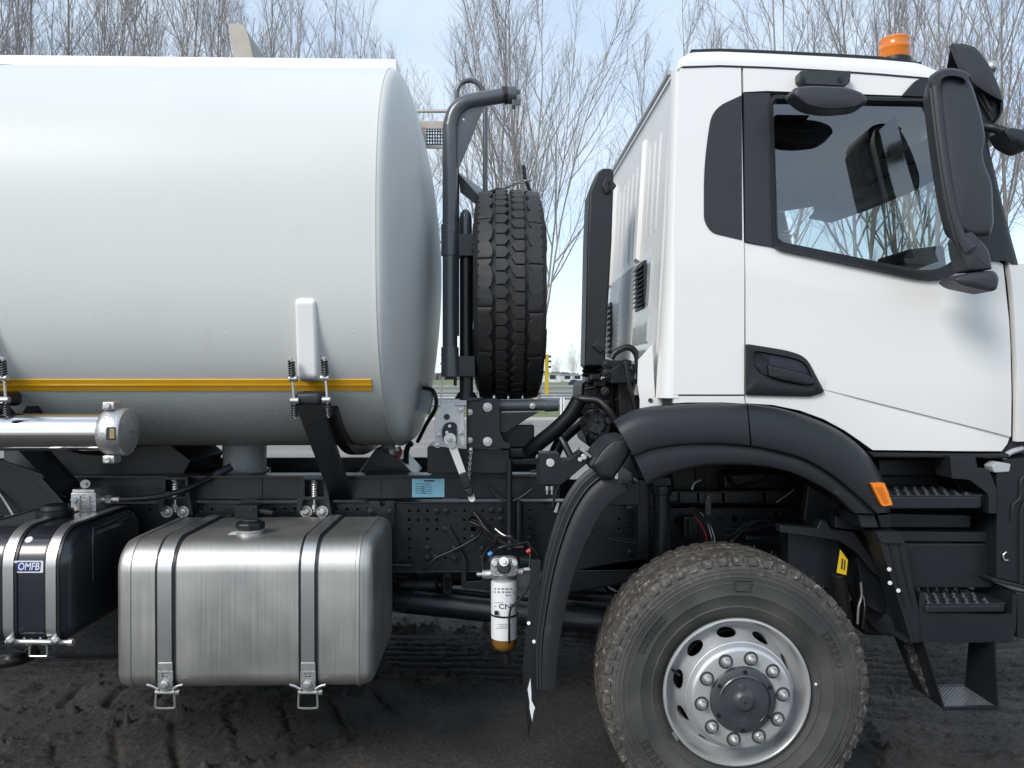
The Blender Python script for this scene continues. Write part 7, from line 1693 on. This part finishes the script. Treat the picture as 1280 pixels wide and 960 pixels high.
for pts, rr, m in (([(862, 634), (872, 640), (883, 655), (890, 680)], .004, 'hose'), ([(866, 634), (878, 642), (888, 660), (892, 682)], .004, 'hose'), ([(868, 645), (876, 655), (882, 668), (884, 682)], .0028, 'red'), ([(872, 640), (882, 652), (888, 666), (890, 682)], .0022, 'lgrey'), ([(875, 640), (885, 652), (892, 668), (894, 682)], .0022, 'lgrey'),
                   ([(898, 668), (915, 668), (932, 655), (950, 650), (968, 655), (980, 668), (985, 690)], .005, 'hose'), ([(912, 680), (928, 664), (944, 652), (962, 651), (975, 662)], .004, 'hose'), ([(905, 660), (940, 662), (965, 656), (995, 654)], .005, 'hose'),
                   ([(720, 612), (728, 640), (740, 660), (756, 672), (790, 678), (800, 680)], .006, 'hose'), ([(728, 612), (736, 640), (748, 658), (764, 670), (800, 676)], .004, 'hose'), ([(975, 668), (985, 662), (1000, 660), (1012, 663)], .004, 'hose'),
                   ([(865, 612), (868, 604), (876, 600)], .004, 'zinc'), ([(970, 628), (982, 620), (992, 612)], .003, 'zinc')):
    hose([(a_, b_, 3.80) for a_, b_ in pts], rr, M_[m], 'cable' if rr < .0035 else 'hose')
for px in (963, 975, 988, 1000): bolt(px, 642, 3.99, T, BOLT_S)
mb = MB(); mb.cyl(W(1011, 642.5, 3.97), W(1011, 642.5, 3.95), .015, 20, bev=.003); mb.build('bolt', M_['zinc'], T)
mb = MB(); mb.pbox(855, 646, 872, 672, 3.9, .05, .006); mb.cyl(P3(863, 650, 3.88), P3(863, 668, 3.88), .012, 10); mb.build('junction_block', M_['void'], T)
mb = MB(); mb.cyl(P3(930, 672, 3.85), P3(978, 674, 3.85), .025, 16, bev=.005); mb.cyl(P3(966, 668, 3.84), P3(980, 670, 3.84), .012, 10, bev=.002); mb.build('steering_damper', M_['frame'], T)
mb = MB(); mb.pbox(752, 604, 800, 632, 3.75, .1, .006); mb.pbox(760, 602, 765, 612, 3.73, .03, .002); mb.pbox(785, 602, 790, 612, 3.73, .03, .002); mb.build('battery_cover', M_['frame'], T)
mb = MB(); mb.pbox(797, 600, 812, 700, 3.78, .12, .006); mb.build('frame_upright', M_['frame'], T)
mb = MB(); mb.pprism([(700, 712), (760, 700), (830, 690), (830, 720), (760, 735), (700, 745)], 4.0, .2, .02); mb.build('frame_lower_web', M_['frame'], T)
bx_('wheel_house_liner', [(786, 566), (1010, 575), (1100, 600), (1100, 640), (1060, 600), (1000, 585), (900, 578), (830, 585), (800, 600)], 3.55, .6, 'frame', .01)

# ---- air intake duct and the machinery behind the cab
Yi = 3.97
mb = MB()
mb.pprism([(731, 458), (732, 420), (734.5, 300), (737, 240), (746, 216), (753, 210), (764, 210), (767.5, 214), (765, 300), (758, 420), (757, 458)], Yi, .22, .018, 3); dct = mb.build('air_intake_duct', M_['bplastic'], T)
mb = MB(); mb.pprism([(757, 222), (766, 226), (771, 232), (766, 238), (757, 242), (753, 233)], Yi-.02, .05, .004); mb.cyl(P3(762, 228, Yi-.02), P3(762, 228, Yi-.035), .008, 6); mb.cyl(P3(762, 236, Yi-.02), P3(762, 236, Yi-.035), .008, 6); mb.build('duct_clip', M_['frame'], dct)
mb = MB(); mb.pprism([(747, 425), (756, 430), (758, 437), (750, 441), (740, 432)], Yi-.02, .05, .004); mb.cyl(P3(750, 432, Yi-.02), P3(750, 432, Yi-.035), .009, 6); mb.build('duct_clip', M_['frame'], dct)
mb = MB(); c = W(742, 465, Yi+.17); r0 = PL(15, Yi+.17)
mb.lathe([(r0*(1.0 if i % 2 else .88), -i*.011) for i in range(7)], Matrix.Translation((c.x, Yi+.17, c.z+.04)), 28); mb.build('rubber_bellows', M_['hose'], dct)
r = random.Random(12)
gb = bx_('gearbox', [(728, 476), (782, 474), (786, 545), (760, 562), (735, 560), (726, 520)], 4.12, .5, 'void', .03)
for i in range(46):
    px, py = r.uniform(724, 794), r.uniform(470, 560); Yr = r.uniform(3.92, 4.12); mb = MB()
    if px > 775 and py > 520: continue
    k = r.random(); s_ = r.uniform(2.5, 7)
    if k < .4: mb.pbox(px-s_, py-s_*.6, px+s_, py+s_*.6, Yr, .15, .004)
    elif k < .75: mb.cyl(P3(px, py, Yr), P3(px, py, Yr+.1), PL(s_*.8, Yr), 14, bev=.003); mb.cyl(P3(px, py, Yr-.015), P3(px, py, Yr), PL(s_*.4, Yr), 6)
    else: mb.cyl(P3(px-s_*1.3, py, Yr), P3(px+s_*1.3, py+r.uniform(-3, 3), Yr), PL(s_*.35, Yr), 12, bev=.002)
    mb.build(['casting_boss', 'housing', 'union'][0 if k < .4 else (1 if k < .75 else 2)], M_['void'] if r.random() < .7 else M_['frame'], gb)
mb = MB(); mb.cyl(P3(745, 530, 4.0), P3(745, 530, 4.14), PL(20, 4.0), 30, bev=.012); mb.cyl(P3(745, 530, 3.97), P3(745, 530, 4.0), PL(12, 4.0), 24, bev=.006); mb.build('bell_housing', M_['void'], gb)
for k in range(8):
    a = math.radians(45*k); link('bolt', BOLT_S, None, gb, loc=W(745+17*math.cos(a), 530+17*math.sin(a), 3.995))
hose([(722, 497, 3.9), (730, 499, 3.88), (748, 501, 3.86), (760, 512, 3.84), (772, 530, 3.84), (782, 545, 3.85)], .019, None, 'coolant_hose')
hose([(724, 500, 3.9), (712, 520, 3.92), (696, 536, 3.95), (676, 552, 4.0), (660, 566, 4.05)], .040, M_['frame'], 'exhaust_pipe')
hose([(730, 522, 4.1), (716, 536, 4.1), (702, 550, 4.1), (692, 570, 4.1)], .034, M_['frame'], 'exhaust_pipe')
hose([(701, 548, 3.9), (706, 556, 3.88), (714, 572, 3.86)], .018, M_['frame'], 'lift_strut')
mb = MB(); mb.pprism(rpoly([(762, 462), (785, 450), (797, 462), (798, 478), (764, 480)], 3), 3.85, .2, .008); mb.pbox(757, 450, 790, 460, 3.9, .1, .006); sb = mb.build('cab_suspension', M_['frame'], T)
for px, py in ((758, 455), (758, 466), (782, 455), (790, 461)): link('bolt', BOLT, None, sb, loc=W(px, py, 3.845))
hose([(764, 448, 3.8), (770, 440, 3.8), (784, 434, 3.8), (794, 440, 3.8), (798, 455, 3.8), (799, 480, 3.8)], .016)
hose([(782, 455, 3.75), (786, 480, 3.75), (792, 500, 3.75), (796, 516, 3.75)], .012)
bx_('cab_mount', [(772, 478), (806, 470), (806, 545), (790, 560), (776, 550)], 3.95, .3, 'void', .01)
bx_('engine_top', [(764, 480), (775, 478), (775, 560), (764, 560)], 4.15, .4, 'void', .01)
